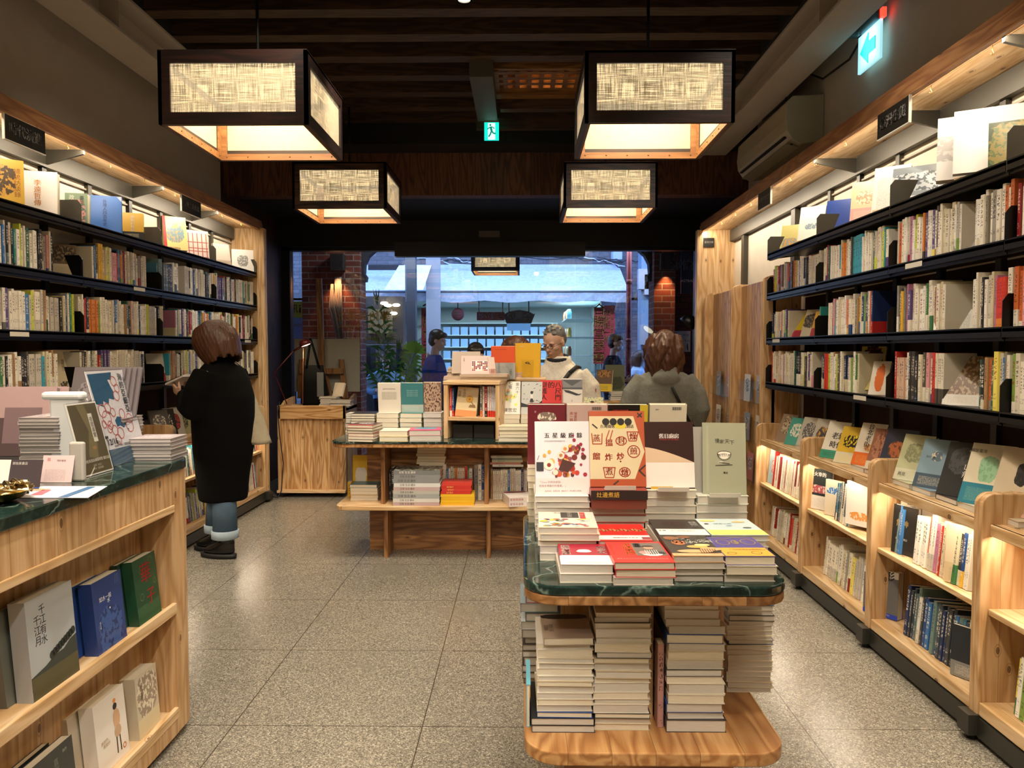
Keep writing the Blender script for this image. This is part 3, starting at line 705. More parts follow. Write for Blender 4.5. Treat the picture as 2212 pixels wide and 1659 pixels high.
def cbook(label, M, w, h, t, c1, c2=None, a1=None, a2=None, band=0, art=None, titles=(), shapes=None, group=None, pages=None, prt=1, seed=None, name='book', cat='book', wire=0, plain=False, backup=False):
    """a book lying in its own frame: spine along x=0, tail at y=0, front cover up at z=t."""
    c2 = c2 or c1; a1 = a1 or c1; a2 = a2 or ('#f0e8d8' if dark(c1) else '#2a2622')
    seed = rnd.random() if seed is None else seed
    vs, fs = shell(w, h, t)
    key = None
    me = bpy.data.meshes.new(name); me.from_pydata([tuple(p) for p in vs], [], fs); me.update()
    me.materials.append(COVER)
    uv = []
    for p in me.polygons:
        up = abs(p.normal.z) > .9 and abs(p.center.z - t / 2) > t / 2 - .0005
        for li in p.loop_indices:
            co = me.vertices[me.loops[li].vertex_index].co
            uv += [co.x / w if up else -5.0, co.y / h]
    me.uv_layers.new(name='uv').data.foreach_set('uv', uv)
    av, ah, aw = art or (-9, .1, .1)
    set_attrs(me, dict(c1=srgb(c1), c2=srgb(c2), a1=srgb(a1), a2=srgb(a2), par=(band, av, seed), pr2=(ah, aw, prt)))
    o = bpy.data.objects.new(name, me); COL.objects.link(o); o.matrix_basis = M; WLOC[o.name] = V((0, 0, 0))
    tag(o, label, cat, group)
    if not plain:
        e = .003
        mb = MB(); mb.box(.0014, w - e, e * .6, h - e * .6, .0014, t - .0014); mb.build('page_block', pages or PAGES, o, local=True)
    z = t + .0004
    mbs = {}
    for (body, u, v, size, col, *rest) in titles:
        vert = rest[0] if rest else False
        mb = mbs.setdefault(col, MB())
        put_text(mb, body, M4.Translation((u * w, v * h, z + .0002)), size, 0, vert, rest[1] if len(rest) > 1 else 0)
    for c, mb in mbs.items(): mb.build('title', flat(c, .5), o, local=True)
    if shapes: shapes(o, w, h, z)
    return o
def stand(x, y, z, yaw=0, lean=15, facing=0):
    """matrix for a book standing on its tail, cover towards -Y (yaw about Z), leaning back; x,y,z: bottom centre"""
    return M4.Translation((x, y, z)) @ M4.Rotation(R(yaw), 4, 'Z') @ M4.Rotation(R(90 - lean), 4, 'X')
def standing(label, x, y, z, w, h, t, yaw=0, lean=15, **k):
    M = stand(x, y, z, yaw, lean) @ M4.Translation((-w / 2, 0, -t))
    return cbook(label, M, w, h, t, **k)
def stack(where, x, y, z, n, w, h, ths, cols, group, pagem=None, jit=.004, yaw=0, top=None, turn=False, topkw=None):
    """flat pile; (x, y) left front corner. returns top z"""
    for i in range(n):
        t = ths[i % len(ths)]; c = cols[i % len(cols)]
        M = M4.Translation((x + rnd.uniform(-jit, jit), y + rnd.uniform(-jit, jit), z)) @ M4.Rotation(R(yaw + rnd.uniform(-1, 1) * (jit > .002)), 4, 'Z')
        last = i == n - 1
        kw = dict(c1=c)
        if last and topkw: kw = dict(topkw)
        pg = pagem[i % len(pagem)] if isinstance(pagem, (list, tuple)) else pagem
        lab = '%s book, %s' % (kw.pop('word', cname(kw['c1'])), ('top of ' if last else 'bottom of ' if i == 0 else ordn(i) + ' up in ') + where)
        cbook(lab, M, w, h, t, pages=pg, group=group, name='piled_book', **kw)
        z += t + .0003
    return z
# ================= wall shelving =================
SHELF_L = [2.13, 1.824, 1.512, 1.20]; SHELF_R = [2.087, 1.807, 1.497, 1.192]
JL = [3.29, 4.21, 5.14, 6.06, 6.98]; JR = [1.87, 2.73, 3.58, 4.46, 5.34]
cream_back = flat('#cfc6b4', .8); brown_back = cloth('#3b2c24', 'brown_backing', 300)
def metal_bay(side, y0, y1, i, last):
    sgn = 1 if side == 'L' else -1      # direction the shelf faces
    F = -2.455 if side == 'L' else 1.715; B = -2.70 if side == 'L' else 1.99
    zs = SHELF_L if side == 'L' else SHELF_R
    t = thing('metal_shelving', 'black metal wall shelving bay, %s from the street end of the %s wall' % (ordn(3 - i), 'left' if side == 'L' else 'right'), 'shelving', (F, (y0 + y1) / 2, 1.1), 'black metal shelving bays')
    X = lambda a, b: (min(a, b), max(a, b))
    for z in zs:
        m = MB(); m.box(*X(F, B), y0 + .004, y1 - .004, z - .012, z); m.box(*X(F, F - sgn * .012), y0 + .004, y1 - .004, z - .032, z + .006); m.box(*X(F - sgn * .012, F - sgn * .03), y0 + .004, y1 - .004, z - .045, z - .03)
        o = m.build('shelf', BLACK_METAL, t)
        # upturned end plate
        prof = [(B, z), (F + sgn * .0, z - .04), (F, z + .10), (F - sgn * .02, z + .125), (B, z + .125)]
        m = MB(); m.prism(prof if side == 'L' else prof[::-1], y1 - .004, y1 + .0, 'y'); m.build('end_plate', GREY_METAL if z == zs[0] else BLACK_METAL, t)
    for y in (y0 + .02, (y0 + y1) / 2):
        m = MB(); m.box(*X(B, B + sgn * .03), y - .02, y + .02, .92, 2.54); m.build('upright', BLACK_METAL if y == y0 + .02 else GREY_METAL, t)
    m = MB(); m.box(*X(B, B + sgn * .045), y0, y1, 2.44, 2.54); m.box(*X(B, B + sgn * .02), y0, y1, 2.40, 2.41, 1); m.build('top_rail', [GREY_METAL, flat('#8f887a', .5)], t)
    for y in (y0 + .02,):
        pr = [(B + sgn * .03, 2.535), (F + sgn * .01, 2.535), (F + sgn * .01, 2.51), (B + sgn * .03, 2.45)]
        m = MB(); m.prism(pr, y - .008, y + .008, 'y'); m.build('bracket', GREY_METAL, t)
    m = MB(); m.box(*X(B, B + sgn * .005), y0, y1, zs[1] - .02, 2.44, 0); m.build('light_backing', cream_back, t)
    m = MB(); m.box(*X(B, B + sgn * .005), y0, y1, .92, zs[1] - .02, 0); m.build('dark_backing', brown_back, t)
    m = MB(); zt = zs[[2, 1, 3, 2][i % 4]] ; yy = y0 + (.3, .55, .2, .6)[i % 4]
    m.box(*X(F, F + sgn * .0015), yy, yy + .14, zt - .026, zt - .004); m.build('label_strip', flat('#d8d2c4', .5), t)
def canopy(side):
    sgn = 1 if side == 'L' else -1
    F = LXC if side == 'L' else RXC; B = LW if side == 'L' else RW
    X = lambda a, b: (min(a, b), max(a, b)); Y1 = 7.06 if side == 'L' else 7.24
    t = thing('wooden_canopy', 'long wooden canopy over the %s wall shelving with hidden light strip' % ('left' if side == 'L' else 'right'), 'canopy', ((F + B) / 2, 4, 2.54))
    m = MB(); m.box(*X(F - sgn * .03, B), -1.5, Y1, 2.545, 2.56); m.build('soffit_board', pale('y', 'x'), t)
    m = MB(); m.box(*X(F, F - sgn * .03), -1.5, Y1, 2.53, 2.592); m.build('fascia', wood('fascia', '#a8784c', '#946440', '#744828', 'y', 'z', .2, .5, .2), t)
    m = MB(); m.box(*X(F - sgn * .008, F - sgn * .03), -1.5, Y1, 2.592, 2.618); m.build('cap_strip', wood('fascia', '', '', '', 'y', 'z'), t)
    m = MB(); m.box(*X(F - sgn * .03, F - sgn * .038), -1.4, Y1 - .1, 2.5385, 2.545); m.build('light_strip', flat('#fff0d6', .4, emit=1.5), t)
    # screw hooks
    for k, y in enumerate([1.6 + .42 * j for j in range(13)]):
        m = MB(); x = F - sgn * .05; m.tube([(x, y, 2.545), (x, y, 2.525), (x + .006, y, 2.515), (x, y, 2.507), (x - .006, y, 2.513)], .0016, 6); m.build('hook', flat('#b08a40', .3, .8), t)
canopy('L'); canopy('R')
for i in range(4):
    metal_bay('L', JL[i], JL[i + 1], i, i == 3); metal_bay('R', JR[i], JR[i + 1], i, i == 3)
metal_bay('L', 2.37, 3.29, -1, False); metal_bay('R', 1.0, 1.87, -1, False)
# end panels
t = thing('shelf_end_panel', 'tall pale timber end panel and post closing the left shelving', 'end panel', (-2.55, 7.03, 0))
m = MB(); m.box(-2.72, -2.42, 7.0, 7.03, 0, 2.545); m.build('board', pale('z', 'x'), t)
m = MB(); m.box(-2.425, -2.385, 6.99, 7.06, 0.0, 2.545); m.build('post', pale('z', 'y'), t, bevel=.006)
t = thing('shelf_end_panel', 'tall pale timber end panel and post beside the right window', 'end panel', (1.85, 7.2, 0))
m = MB(); m.box(1.69, 2.02, 7.17, 7.2, 0, 2.545); m.build('board', pale('z', 'x'), t)
m = MB(); m.box(1.64, 1.69, 7.15, 7.23, 0.0, 2.545); m.build('post', pale('z', 'y'), t, bevel=.006)
m = MB(); m.box(1.688, 1.70, 6.9, 7.14, 2.36, 2.46); p = None
t = thing('category_sign', 'small black category sign on the tall end panel by the right window', 'sign', (1.74, 7.15, 2.4))
m = MB(); m.box(1.70, 1.80, 7.155, 7.165, 2.385, 2.47); m.build('plate', flat('#171615', .4), t)
m = MB(); put_text(m, '臺灣文學', M4.Translation((1.75, 7.153, 2.428)) @ M4.Rotation(pi / 2, 4, 'X'), .021); m.build('lettering', flat('#8a8680', .5), t)
# uprights and pale wall behind the leaflet racks
m = MB(); m.box(1.96, 2.0, 5.5, 5.58, 0.1, 2.45); m.box(1.96, 2.0, 6.75, 6.83, .1, 2.45); m.box(1.95, 2.0, 5.34, 7.17, 2.44, 2.54); tag(m.build('wall_rail', GREY_METAL), 'grey metal wall rails above the leaflet racks', 'rail')
m = MB(); m.box(2.0, 2.015, 5.34, 7.17, 0.1, 2.44); tag(m.build('wall_board', flat('#d8d0c2', .7)), 'pale board on the wall above the leaflet racks', 'wall board')
# hanging category signs
def hang_sign(side, y, txt, w, label, z=2.40):
    sgn = 1 if side == 'L' else -1; x = -2.40 if side == 'L' else 1.665; hh = .115
    t = thing('category_sign', label, 'sign', (x, y, z), 'hanging category signs')
    m = MB(); m.box(x - .003, x + .003, y - w / 2, y + w / 2, z, z + hh); m.build('plate', flat('#151413', .35), t)
    m = MB(); m.box(x - .006, x + .006, y - w / 2 - .004, y - w / 2, z - .003, z + hh); m.box(x - .006, x + .006, y - w / 2, y + w / 2, z - .004, z); m.build('edge', flat('#e8e4da', .4), t)
    m = MB(); rz = R(90) if sgn > 0 else R(-90)
    put_text(m, txt, M4.Translation((x + sgn * .0045, y, z + hh / 2)) @ M4.Rotation(rz, 4, 'Z') @ M4.Rotation(pi / 2, 4, 'X'), w * .82 / max(4, len(txt)), 0, False, .0008)
    m.build('lettering', flat('#ece8e0', .5), t)
    m = MB()
    for dy in (-w * .35, w * .35): m.tube([(x, y + dy, z + hh), (x - sgn * .01, y + dy, z + hh + .02)], .0015, 6)
    m.build('hook', flat('#b08a40', .3, .8), t)
hang_sign('L', 3.66, '時代演進', .30, 'black sign with white characters hanging from the left canopy, nearest one')
hang_sign('L', 5.49, '臺灣主題推薦', .32, 'black sign with white characters hanging from the left canopy beside red book')
hang_sign('R', 3.46, '臺灣生態', .29, 'black sign with white characters hanging above the mountain photo books')
hang_sign('R', 5.26, '臺灣在地文史', .27, 'black sign with white characters hanging from the right canopy near the street end')
# ================= low display cases =================
def low_case(side, y0, y1, i):
    sgn = 1 if side == 'L' else -1
    F = -2.39 if side == 'L' else 1.65; B = -2.70 if side == 'L' else 1.985
    X = lambda a, b: (min(a, b), max(a, b)); I = -sgn
    t = thing('display_bookcase', 'low cedar display bookcase, %s from the street end of %s wall' % (ordn(3 - i), 'left' if side == 'L' else 'right'), 'bookcase', ((F + B) / 2, (y0 + y1) / 2, .09), 'low display bookcases')
    pr = [(F, .092), (F, .86)] + [(F + I * (.045 - .045 * cos(R(a))), .86 + .045 * sin(R(a))) for a in (15, 30, 45, 60, 75, 90)] + [(B, .905), (B, .092)]
    for y in (y0 + .001, y1 - .026):
        m = MB(); m.prism(pr if side == 'R' else pr[::-1], y, y + .025, 'y'); m.build('side_panel', cedar('z', 'x'), t, bevel=.004)
    a, b = y0 + .026, y1 - .026
    m = MB(); m.box(*X(F + I * .03, B), a, b, .778, .795); m.box(*X(F + I * .028, F + I * .046), a, b, .752, .795); m.build('ledge', pale('y', 'x'), t, bevel=.004)
    m = MB(); m.box(*X(F + I * .03, B - I * .03), a, b, .465, .488); m.build('shelf', pale('y', 'x'), t, bevel=.003)
    m = MB(); m.box(*X(F + I * .006, F + I * .16), a, b, .095, .145); m.box(*X(F + I * .16, B), a, b, .12, .145); m.build('bottom_board', pale('y', 'x'), t, bevel=.004)
    m = MB(); m.box(*X(B - I * .03, B - I * .045), a, b, .145, .77); m.build('back_panel', cedar('z', 'y'), t)
    m = MB(); m.box(*X(F + I * .048, F + I * .06), a, b, .766, .777); m.build('light_strip', flat('#fff0d6', .4, emit=2), t)
    area('case_strip_light', (F + I * .062, (y0 + y1) / 2, .762), .015, 2.5, WARM, (0, R(-35 * sgn), 0), b - a - .05)
    m = MB(); m.box(*X(F - I * .0, F + I * .02), y0 + .03, y1 - .03, .018, .09); m.box(*X(F + I * .02, B), y0, y1, .07, .09)
    o = m.build('plinth_rail', flat('#34342f', .35, .3), t)
    m = MB(); m.box(*X(F - I * .035, F + I * .05), y1 - .035, y1 + .035, .025, .10); m.build('corner_block', flat('#3a3934', .4, .3), t)
    m = MB(); m.tube([(F, y1, 0), (F, y1, .03)], .018, 12); m.build('foot', flat('#141312', .6), t)
LJ2 = [2.37] + JL; RJ2 = [1.0] + JR
for i in range(5): low_case('L', LJ2[i], LJ2[i + 1], i - 1); low_case('R', RJ2[i], RJ2[i + 1], i - 1)
m = MB(); m.box(-2.43, -2.37, 7.0, 7.09, .0, .075); tag(m.build('floor_socket', flat('#2b2a26', .4)), 'dark metal block at the foot of the left end post', 'block')
# ================= spine rows =================
ROWN = {1: 'second', 2: 'third', 3: 'fourth'}
def row(side, k, y0, y1, **kw):
    F = (-2.455 - .03) if side == 'L' else (1.715 + .03)
    z = (SHELF_L if side == 'L' else SHELF_R)[k] + .001
    bay = [j for j in range(len(JL)) if (LJ2 if side == 'L' else RJ2)[j] <= y0 + .01][-1]
    w = 'from near end, %s shelf, %s wall bay %s' % (ROWN[k], 'left' if side == 'L' else 'right', ['one', 'two', 'three', 'four', 'five', 'six'][bay])
    if 'sub' in kw: w += ' ' + kw.pop('sub')
    fill(F, y0 + .008, y1 - .008, z, side, w, 'paperbacks on the %s wall shelves' % ('left' if side == 'L' else 'right'), **kw)
# left wall: gaps are left where a book shows its cover
row('L', 1, 3.3, 4.2, pal=PAL + PAL_B, skip=((4.0, 4.2),)); row('L', 1, 4.21, 5.14, skip=((4.21, 4.36), (5.0, 5.14)))
row('L', 1, 5.14, 6.06, pal=PAL_C + PAL_B, skip=((5.48, 5.56),)); row('L', 1, 6.06, 6.98, pal=PAL, skip=((6.6, 6.62),))
row('L', 2, 3.3, 4.2, pal=PAL_C * 3 + PAL); row('L', 2, 4.21, 5.14, pal=PAL_C * 2 + PAL); row('L', 2, 5.14, 6.06, skip=((5.22, 5.4),)); row('L', 2, 6.06, 6.98, pal=PAL_C + PAL)
row('L', 3, 3.3, 4.2, pal=PAL_C * 4 + PAL, skip=((4.02, 4.2),)); row('L', 3, 4.21, 5.14, pal=PAL_C * 3 + PAL, skip=((4.97, 5.14),)); row('L', 3, 5.14, 6.06, skip=((5.14, 5.3),)); row('L', 3, 6.06, 6.98)
for k in (1, 2, 3): row('L', k, 2.9, 3.28, pal=PAL_C * 2 + PAL)
# right wall
row('R', 1, 4.46, 5.34, pal=PAL_R + PAL_B + PAL, hr=(.17, .2)); row('R', 1, 3.58, 4.46, pal=PAL_C * 2 + PAL, skip=((3.59, 3.66),)); row('R', 1, 2.73, 3.58, pal=PAL_C * 3 + PAL, skip=((2.98, 3.07),)); row('R', 1, 1.87, 2.73, pal=PAL)
row('R', 2, 4.46, 5.34, pal=PAL_C + PAL, skip=((4.5, 5.0),), hr=(.17, .19)); row('R', 2, 3.58, 4.46, pal=PAL_C * 2 + PAL, skip=((3.6, 3.8), (4.36, 4.46))); row('R', 2, 2.73, 3.58, pal=PAL_C * 3 + PAL, skip=((2.98, 3.16),)); row('R', 2, 1.87, 2.73, pal=PAL_C * 2 + PAL)
row('R', 3, 4.46, 5.34, pal=PAL_C * 3 + PAL, skip=((4.47, 4.58),)); row('R', 3, 3.58, 4.46, pal=PAL_C * 2 + PAL, skip=((3.59, 3.95),)); row('R', 3, 2.73, 3.58, pal=PAL, skip=((2.93, 3.16),)); row('R', 3, 1.87, 2.73, pal=PAL_C * 2 + PAL)
# low case rows
def lrow(side, z, y0, y1, name, **kw):
    F = (-2.39 - .06) if side == 'L' else (1.65 + .06)
    fill(F, y0, y1, z + .003, side, 'from near end, %s' % name, 'books in the low %s cases' % ('left' if side == 'L' else 'right'), lean=5, **kw)
lrow('R', .488, 4.50, 5.16, 'upper shelf of farthest right case', pal=PAL_R + PAL_C * 2, hr=(.2, .24), tr=(.006, .014))
lrow('R', .145, 4.50, 5.2, 'bottom shelf of farthest right case', pal=PAL_R + PAL_C * 2)
lrow('R', .488, 3.62, 3.70, 'top shelf of train book case')
lrow('R', .488, 3.95, 4.14, 'top shelf beside the train book', pal=PAL_B + PAL_C, hr=(.2, .22), tr=(.01, .02))
lrow('R', .145, 3.62, 4.28, 'bottom shelf of train book case', pal=PAL_C * 2 + PAL)
lrow('R', .488, 2.90, 3.30, 'upper shelf under map book', pal=PAL_C * 2 + PAL, hr=(.2, .235))
lrow('R', .488, 3.42, 3.50, 'far end of upper shelf under map book', pal=PAL_B)
lrow('R', .145, 2.77, 3.37, 'bottom shelf under map book', pal=PAL_B, hr=(.2, .24), tr=(.016, .03))
lrow('R', .145, 1.95, 2.62, 'bottom shelf of nearest right case')
for z in (.488, .145):
    lrow('L', z, 6.2, 6.93, '%s shelf of farthest left case' % ('upper' if z > .3 else 'bottom'), pal=PAL_R + PAL + ['#e8b93c'] * 4, hr=(.2, .24))
    lrow('L', z, 5.2, 6.0, '%s shelf of second left case' % ('upper' if z > .3 else 'bottom'), pal=PAL_C + PAL)
    lrow('L', z, 4.3, 5.1, '%s shelf of third left case' % ('upper' if z > .3 else 'bottom'), pal=PAL_C + PAL)
# ================= tables =================
def cutbox(x0, x1, y0, y1, z, r, name, mat, t, th, bev=.004):
    m = MB(); m.prism(rrect(x0, x1, y0, y1, r, 8), z - th, z, 'z'); return m.build(name, mat, t, bevel=bev)
TZ, SZ = .81, .37
# front table
t = thing('book_table', 'low island table with green marble top and cedar shelf piled with books, nearest one', 'table', (.35, 2.37, 0))
cutbox(.004, .704, 1.925, 2.83, TZ, .095, 'marble_top', marble(), t, .026, .005)
cutbox(.006, .702, 1.927, 2.828, TZ - .0262, .095, 'timber_edge', wood('end_grain', '#b98a58', '#9a6c3e', '#5e3a1e', 'y', 'x', .115, .5, .5), t, .026)
cutbox(.006, .702, 1.925, 2.83, SZ, .095, 'lower_shelf', wood('plank_shelf', '#c99a64', '#b07c48', '#7c4e2a', 'y', 'x', .115, .4, .45), t, .036)
m = MB(); m.box(.352, .374, 2.12, 2.75, SZ, TZ - .053); m.build('divider', cedar('z', 'y'), t)
m = MB(); m.box(.12, .352, 2.29, 2.31, SZ, TZ - .053); m.box(.374, .62, 2.29, 2.31, SZ, TZ - .053); m.build('cross_panel', pale('z', 'x'), t)
m = MB(); m.box(.12, .6, 2.1, 2.65, 0, SZ - .037); m.build('base', teak(), t)
# middle table
mt = thing('book_table', 'long island table with green marble top, book shelf and striped teak base, farther one', 'table', (-.33, 5.32, 0))
MX0, MX1 = -1.285, .66
cutbox(MX0, MX1, 4.975, 5.68, TZ, .10, 'marble_top', marble(), mt, .014, .003)
cutbox(MX0 + .004, MX1, 4.98, 5.675, TZ - .0142, .10, 'timber_edge', wood('plank_shelf', '', '', '', 'y', 'x'), mt, .026)
cutbox(MX0 + .03, MX1 - .03, 4.985, 5.67, .377, .07, 'lower_shelf', pale('x', 'y'), mt, .03)
for z0, z1, y0, y1, dx in ((.377, TZ - .04, 5.06, 5.31, 0), (0, .347, 5.09, 5.31, .012)):
    for x in (-.955, -.255, .45):
        m = MB(); m.box(x + dx, x + dx + .027, y0, y1, z0, z1); m.build('fin', wood('dark_cedar', '#a5774a', '#87592f', '#4e301a', 'z', 'y', .06, .45, .5), mt)
m = MB(); m.box(-1.10, .58, 5.31, 5.345, .377, TZ - .04); m.box(-1.085, .56, 5.31, 5.345, 0, .347); m.build('back_panel', teak('x', 'z'), mt)
# wooden cube on the middle table
def cube_shelf(cx, cy, z, w, d, h, yaw, label, shelf=True):
    M = M4.Translation((cx, cy, z)) @ M4.Rotation(R(yaw), 4, 'Z')
    t = thing('wooden_cube_shelf', label, 'cube shelf', matrix=M)
    th = .028; wm = pale('z', 'x')
    for s in (-1, 1):
        m = MB(); m.box(min(s * w / 2, s * (w / 2 - th)), max(s * w / 2, s * (w / 2 - th)), -d / 2, d / 2, 0, h - th); m.build('side_panel', wm, t, local=True, bevel=.003)
    m = MB(); m.box(-w / 2 - .004, w / 2 + .004, -d / 2 - .006, d / 2, h - th, h); m.build('top_panel', pale('x', 'y'), t, local=True, bevel=.006)
    m = MB(); m.box(-w / 2 + th, w / 2 - th, d / 2 - .01, d / 2, 0, h - th); m.build('back_panel', cedar('z', 'x'), t, local=True)
    if shelf: m = MB(); m.box(-w / 2 + th, w / 2 - th, -d / 2 + .004, d / 2 - .012, .125, .15); m.build('shelf', pale('x', 'y'), t, local=True, bevel=.003)
    return M
CM = cube_shelf(-.325, 5.27, TZ, .39, .28, .40, -9, 'light wooden cube shelf standing on the farther marble table')
cube_shelf(.0, 5.56, TZ, .34, .2, .41, 0, 'second wooden cube box behind the white books on the farther table', False)
# ---- cover art helpers ----
def rect(o, x0, x1, y0, y1, z, c, name='printed_panel'):
    m = MB(); m.add([(x0, y0, z), (x1, y0, z), (x1, y1, z), (x0, y1, z)], [(0, 1, 2, 3)]); return m.build(name, flat(c, .45), o, local=True)
def blobs(o, pts, z, name='illustration'):
    by = {}
    for (x, y, r, c, *e) in pts:
        m = by.setdefault(c, MB()); n = 10; e = e[0] if e else 1
        m.add([(x + r * cos(2 * pi * i / n), y + r * e * sin(2 * pi * i / n), z + .0001 * len(by)) for i in range(n)], [tuple(range(n))])
    for c, m in by.items(): m.build(name, flat(c, .45), o, local=True)
def stroke(o, paths, z, r, c, name='line_drawing'):
    m = MB()
    for p in paths: limb2(m, p, r, z)
    return m.build(name, flat(c, .5), o, local=True)
def limb2(m, pts, r, z):
    for (a, b), (c, d) in zip(pts, pts[1:]):
        l = math.hypot(c - a, d - b) or 1e-6; nx, ny = -(d - b) / l * r, (c - a) / l * r; ex, ey = (c - a) / l * r * .6, (d - b) / l * r * .6
        m.add([(a + nx - ex, b + ny - ey, z), (a - nx - ex, b - ny - ey, z), (c - nx + ex, d - ny + ey, z), (c + nx + ex, d + ny + ey, z)], [(0, 1, 2, 3)])
def circ(x, y, r, n=14, e=1.0, a0=0, a1=360): return [(x + r * cos(R(a0 + (a1 - a0) * i / n)), y + r * e * sin(R(a0 + (a1 - a0) * i / n))) for i in range(n + 1)]
def acrylic_stand(x, y, z, w, h, yaw=0, lean=15, label='clear acrylic book stand'):
    M = M4.Translation((x, y, z)) @ M4.Rotation(R(yaw), 4, 'Z')
    t = thing('book_stand', label, 'book stand', matrix=M)
    L = M4.Rotation(R(-lean), 4, 'X')
    m = MB(); m.box(-w / 2, w / 2, 0, .002, 0, h, 0, L); m.build('back_plate', ACRYL, t, local=True)
    m = MB(); m.box(-w / 2, w / 2, -.035, 0, 0, .002); m.box(-w / 2, w / 2, -.037, -.035, 0, .014); m.build('lip', ACRYL, t, local=True)
    return t
# ---- front table, four rows ----
G = 'books on the nearer marble table'
cr = ['#e9e2d2', '#d8d0c0', '#efe8da']
WT = 'pile with %s, nearer table'
def shp_riceplate(o, w, h, z):
    rect(o, .004, w - .002, .02, h * .42, z, '#efe3e2', 'belly_band'); blobs(o, [(w * .5, h * .60, .022, '#f6efe8', .5), (w * .5, h * .645, .018, '#fffaf2', .6)], z + .0003)
stack(WT % 'the burgundy rice bowl book', .100, 1.955, TZ, 2, .139, .21, [.024], ['#e9e2d2'], G, [PAGES2, PAGES2],
      topkw=dict(c1='#a3243c', word='burgundy white-banded', a2='#5a5050', band=.4, c2='#efe3e2', titles=[('購物情韻', .14, .68, .026, '#f6ece4', True, .0008), ('奈波女', .86, .68, .028, '#f6ece4', True, .0008)], shapes=shp_riceplate))
def shp_cook(o, w, h, z):
    rect(o, w * .44, w * .97, h * .30, h * .92, z, '#6b625c', 'photo_panel'); rect(o, w * .27, w * .44, h * .30, h * .92, z, '#d8332c')
    blobs(o, [(w * .72, h * .40, .030, '#e9e4de', .9), (w * .72, h * .46, .026, '#4a4a4e', .9), (w * .60, h * .44, .016, '#d88a8a'), (w * .71, h * .66, .014, '#c99478'), (w * .71, h * .74, .016, '#2c2626', .6), (w * .88, h * .42, .012, '#2c2c30'), (w * .54, h * .8, .009, '#2c2c30')], z + .0002)
    stroke(o, [[(w * x, h * .34), (w * x, h * .55)] for x in (.62, .66, .7, .74, .78, .82)], z + .0012, .0008, '#f4f0ea')
    stroke(o, [[(w * x, h * .72), (w * x, h * .86)] for x in (.50, .535, .57)], z + .0012, .004, '#1e1a1a')
stack(WT % 'the red chef book', .240, 1.935, TZ, 3, .157, .213, [.02, .021, .019], ['#d9c9c0', '#c83c36', '#e9e2d2'], G, [PAGES2, PAGES, PAGES],
      topkw=dict(c1='#cf2a2a', word='red chef-photo', a2='#f0e4d8', titles=[('CURATED BY', .06, .62, .012, '#8e1a1c', True), ('平味東西', .355, .62, .03, '#e8892a', True, .001), ('歷史人文餐桌家常菜，紀錄滋味美好生活', .5, .16, .0075, '#f2e6dc', False, .0003)], shapes=shp_cook))
def shp_bowl(o, w, h, z):
    blobs(o, [(w * .3, h * .62, .02, '#b06a42', 1.3), (w * .2, h * .86, .02, '#8a5a3a'), (w * .62, h * .42, .03, '#d8a85a', .5), (w * .75, h * .5, .022, '#f0d890', .5), (w * .5, h * .2, .05, '#d8a878', .35), (w * .85, h * .3, .03, '#c8a070', .6), (w * .5, h * .9, .02, '#7a4a30', .7)], z + .0001)
    stroke(o, [[(w * (.6 + .05 * i), h * .1), (w * (.62 + .05 * i), h * .3)] for i in range(7)], z + .001, .0012, '#5a3a24')
stack(WT % 'the black bowl cookbook', .399, 1.965, TZ, 4, .133, .215, [.0175], ['#4a4642', '#d8d0c0', '#cfc7b8', '#d8d0c0'], G, PAGES2, .003,
      topkw=dict(c1='#2c2724', word='black bowl-photo', c2='#d9a878', band=.12, titles=[('另加', .42, .64, .036, '#f4efe6', False, .0012), ('大碗', .72, .70, .042, '#f4efe6', False, .0012), ('肉', .38, .85, .034, '#f4efe6', False, .0012)], shapes=shp_bowl))
def shp_purple(o, w, h, z):
    rect(o, .003, w - .002, .002, h * .42, z, '#dca438', 'belly_band')
    g = '#a89048'; stroke(o, [circ(w * .25, h * .7, .018, 9, 1.6), circ(w * .78, h * .72, .02, 9, 1.5), circ(w * .5, h * .7, .01, 6, 2), [(w * .1, h * .95), (w * .35, h * .88), (w * .6, h * .96), (w * .92, h * .9)]], z + .0002, .0013, g)
    stroke(o, [circ(w * .2, h * .14, .012, 8), circ(w * .7, h * .16, .014, 8), [(w * .3, h * .3), (w * .95, h * .3)]], z + .0006, .0008, '#5a4440')
stack(WT % 'the purple and yellow book', .537, 1.965, TZ, 3, .134, .205, [.02, .023, .024], ['#d8d0c0', '#cdc5b4', '#e9e2d2'], G, [PAGES2, PAGES, PAGES], .006,
      topkw=dict(c1='#4d4290', word='purple yellow-banded', titles=[('飽島飲食', .52, .7, .012, '#b8a050', True), ('五百年飲食文化變遷史', .55, .34, .009, '#6a4a30')], shapes=shp_purple))
# row B
def shp_food(o, w, h, z):
    rect(o, w * .40, w * .72, h * .60, h * .97, z, '#2a2826', 'black_panel'); rect(o, w * .74, w * .84, h * .55, h * .97, z, '#c8322c')
    r2 = random.Random(4)
    blobs(o, [(w * r2.uniform(.05, .95), h * r2.uniform(.08, .5), r2.uniform(.006, .014), r2.choice(['#6f6ab0', '#c86a4a', '#e8c83a', '#f0ece4', '#7a8a8a', '#b04a5a']), .7) for _ in range(34)], z + .0002)
stack(WT % 'the market food cover', .052, 2.165, TZ, 5, .172, .21, [.021, .02, .017, .019, .019], ['#e9e2d2', '#d8c8d8', '#efe8da', '#d8d0c0', '#efe6dc'], G, [PAGES2, PAGES2, PAGES, PAGES2, PAGES2], .006,
      topkw=dict(c1='#d2ccc2', word='market-food illustrated', c2='#e8d4b8', band=.06, titles=[('菜市場魚', .56, .78, .016, '#f0ece4', True, .0006), ('味生活', .79, .76, .016, '#f6e0d0', True, .0006), ('50', .34, .93, .02, '#f6f2ea', False, .001)], shapes=shp_food))
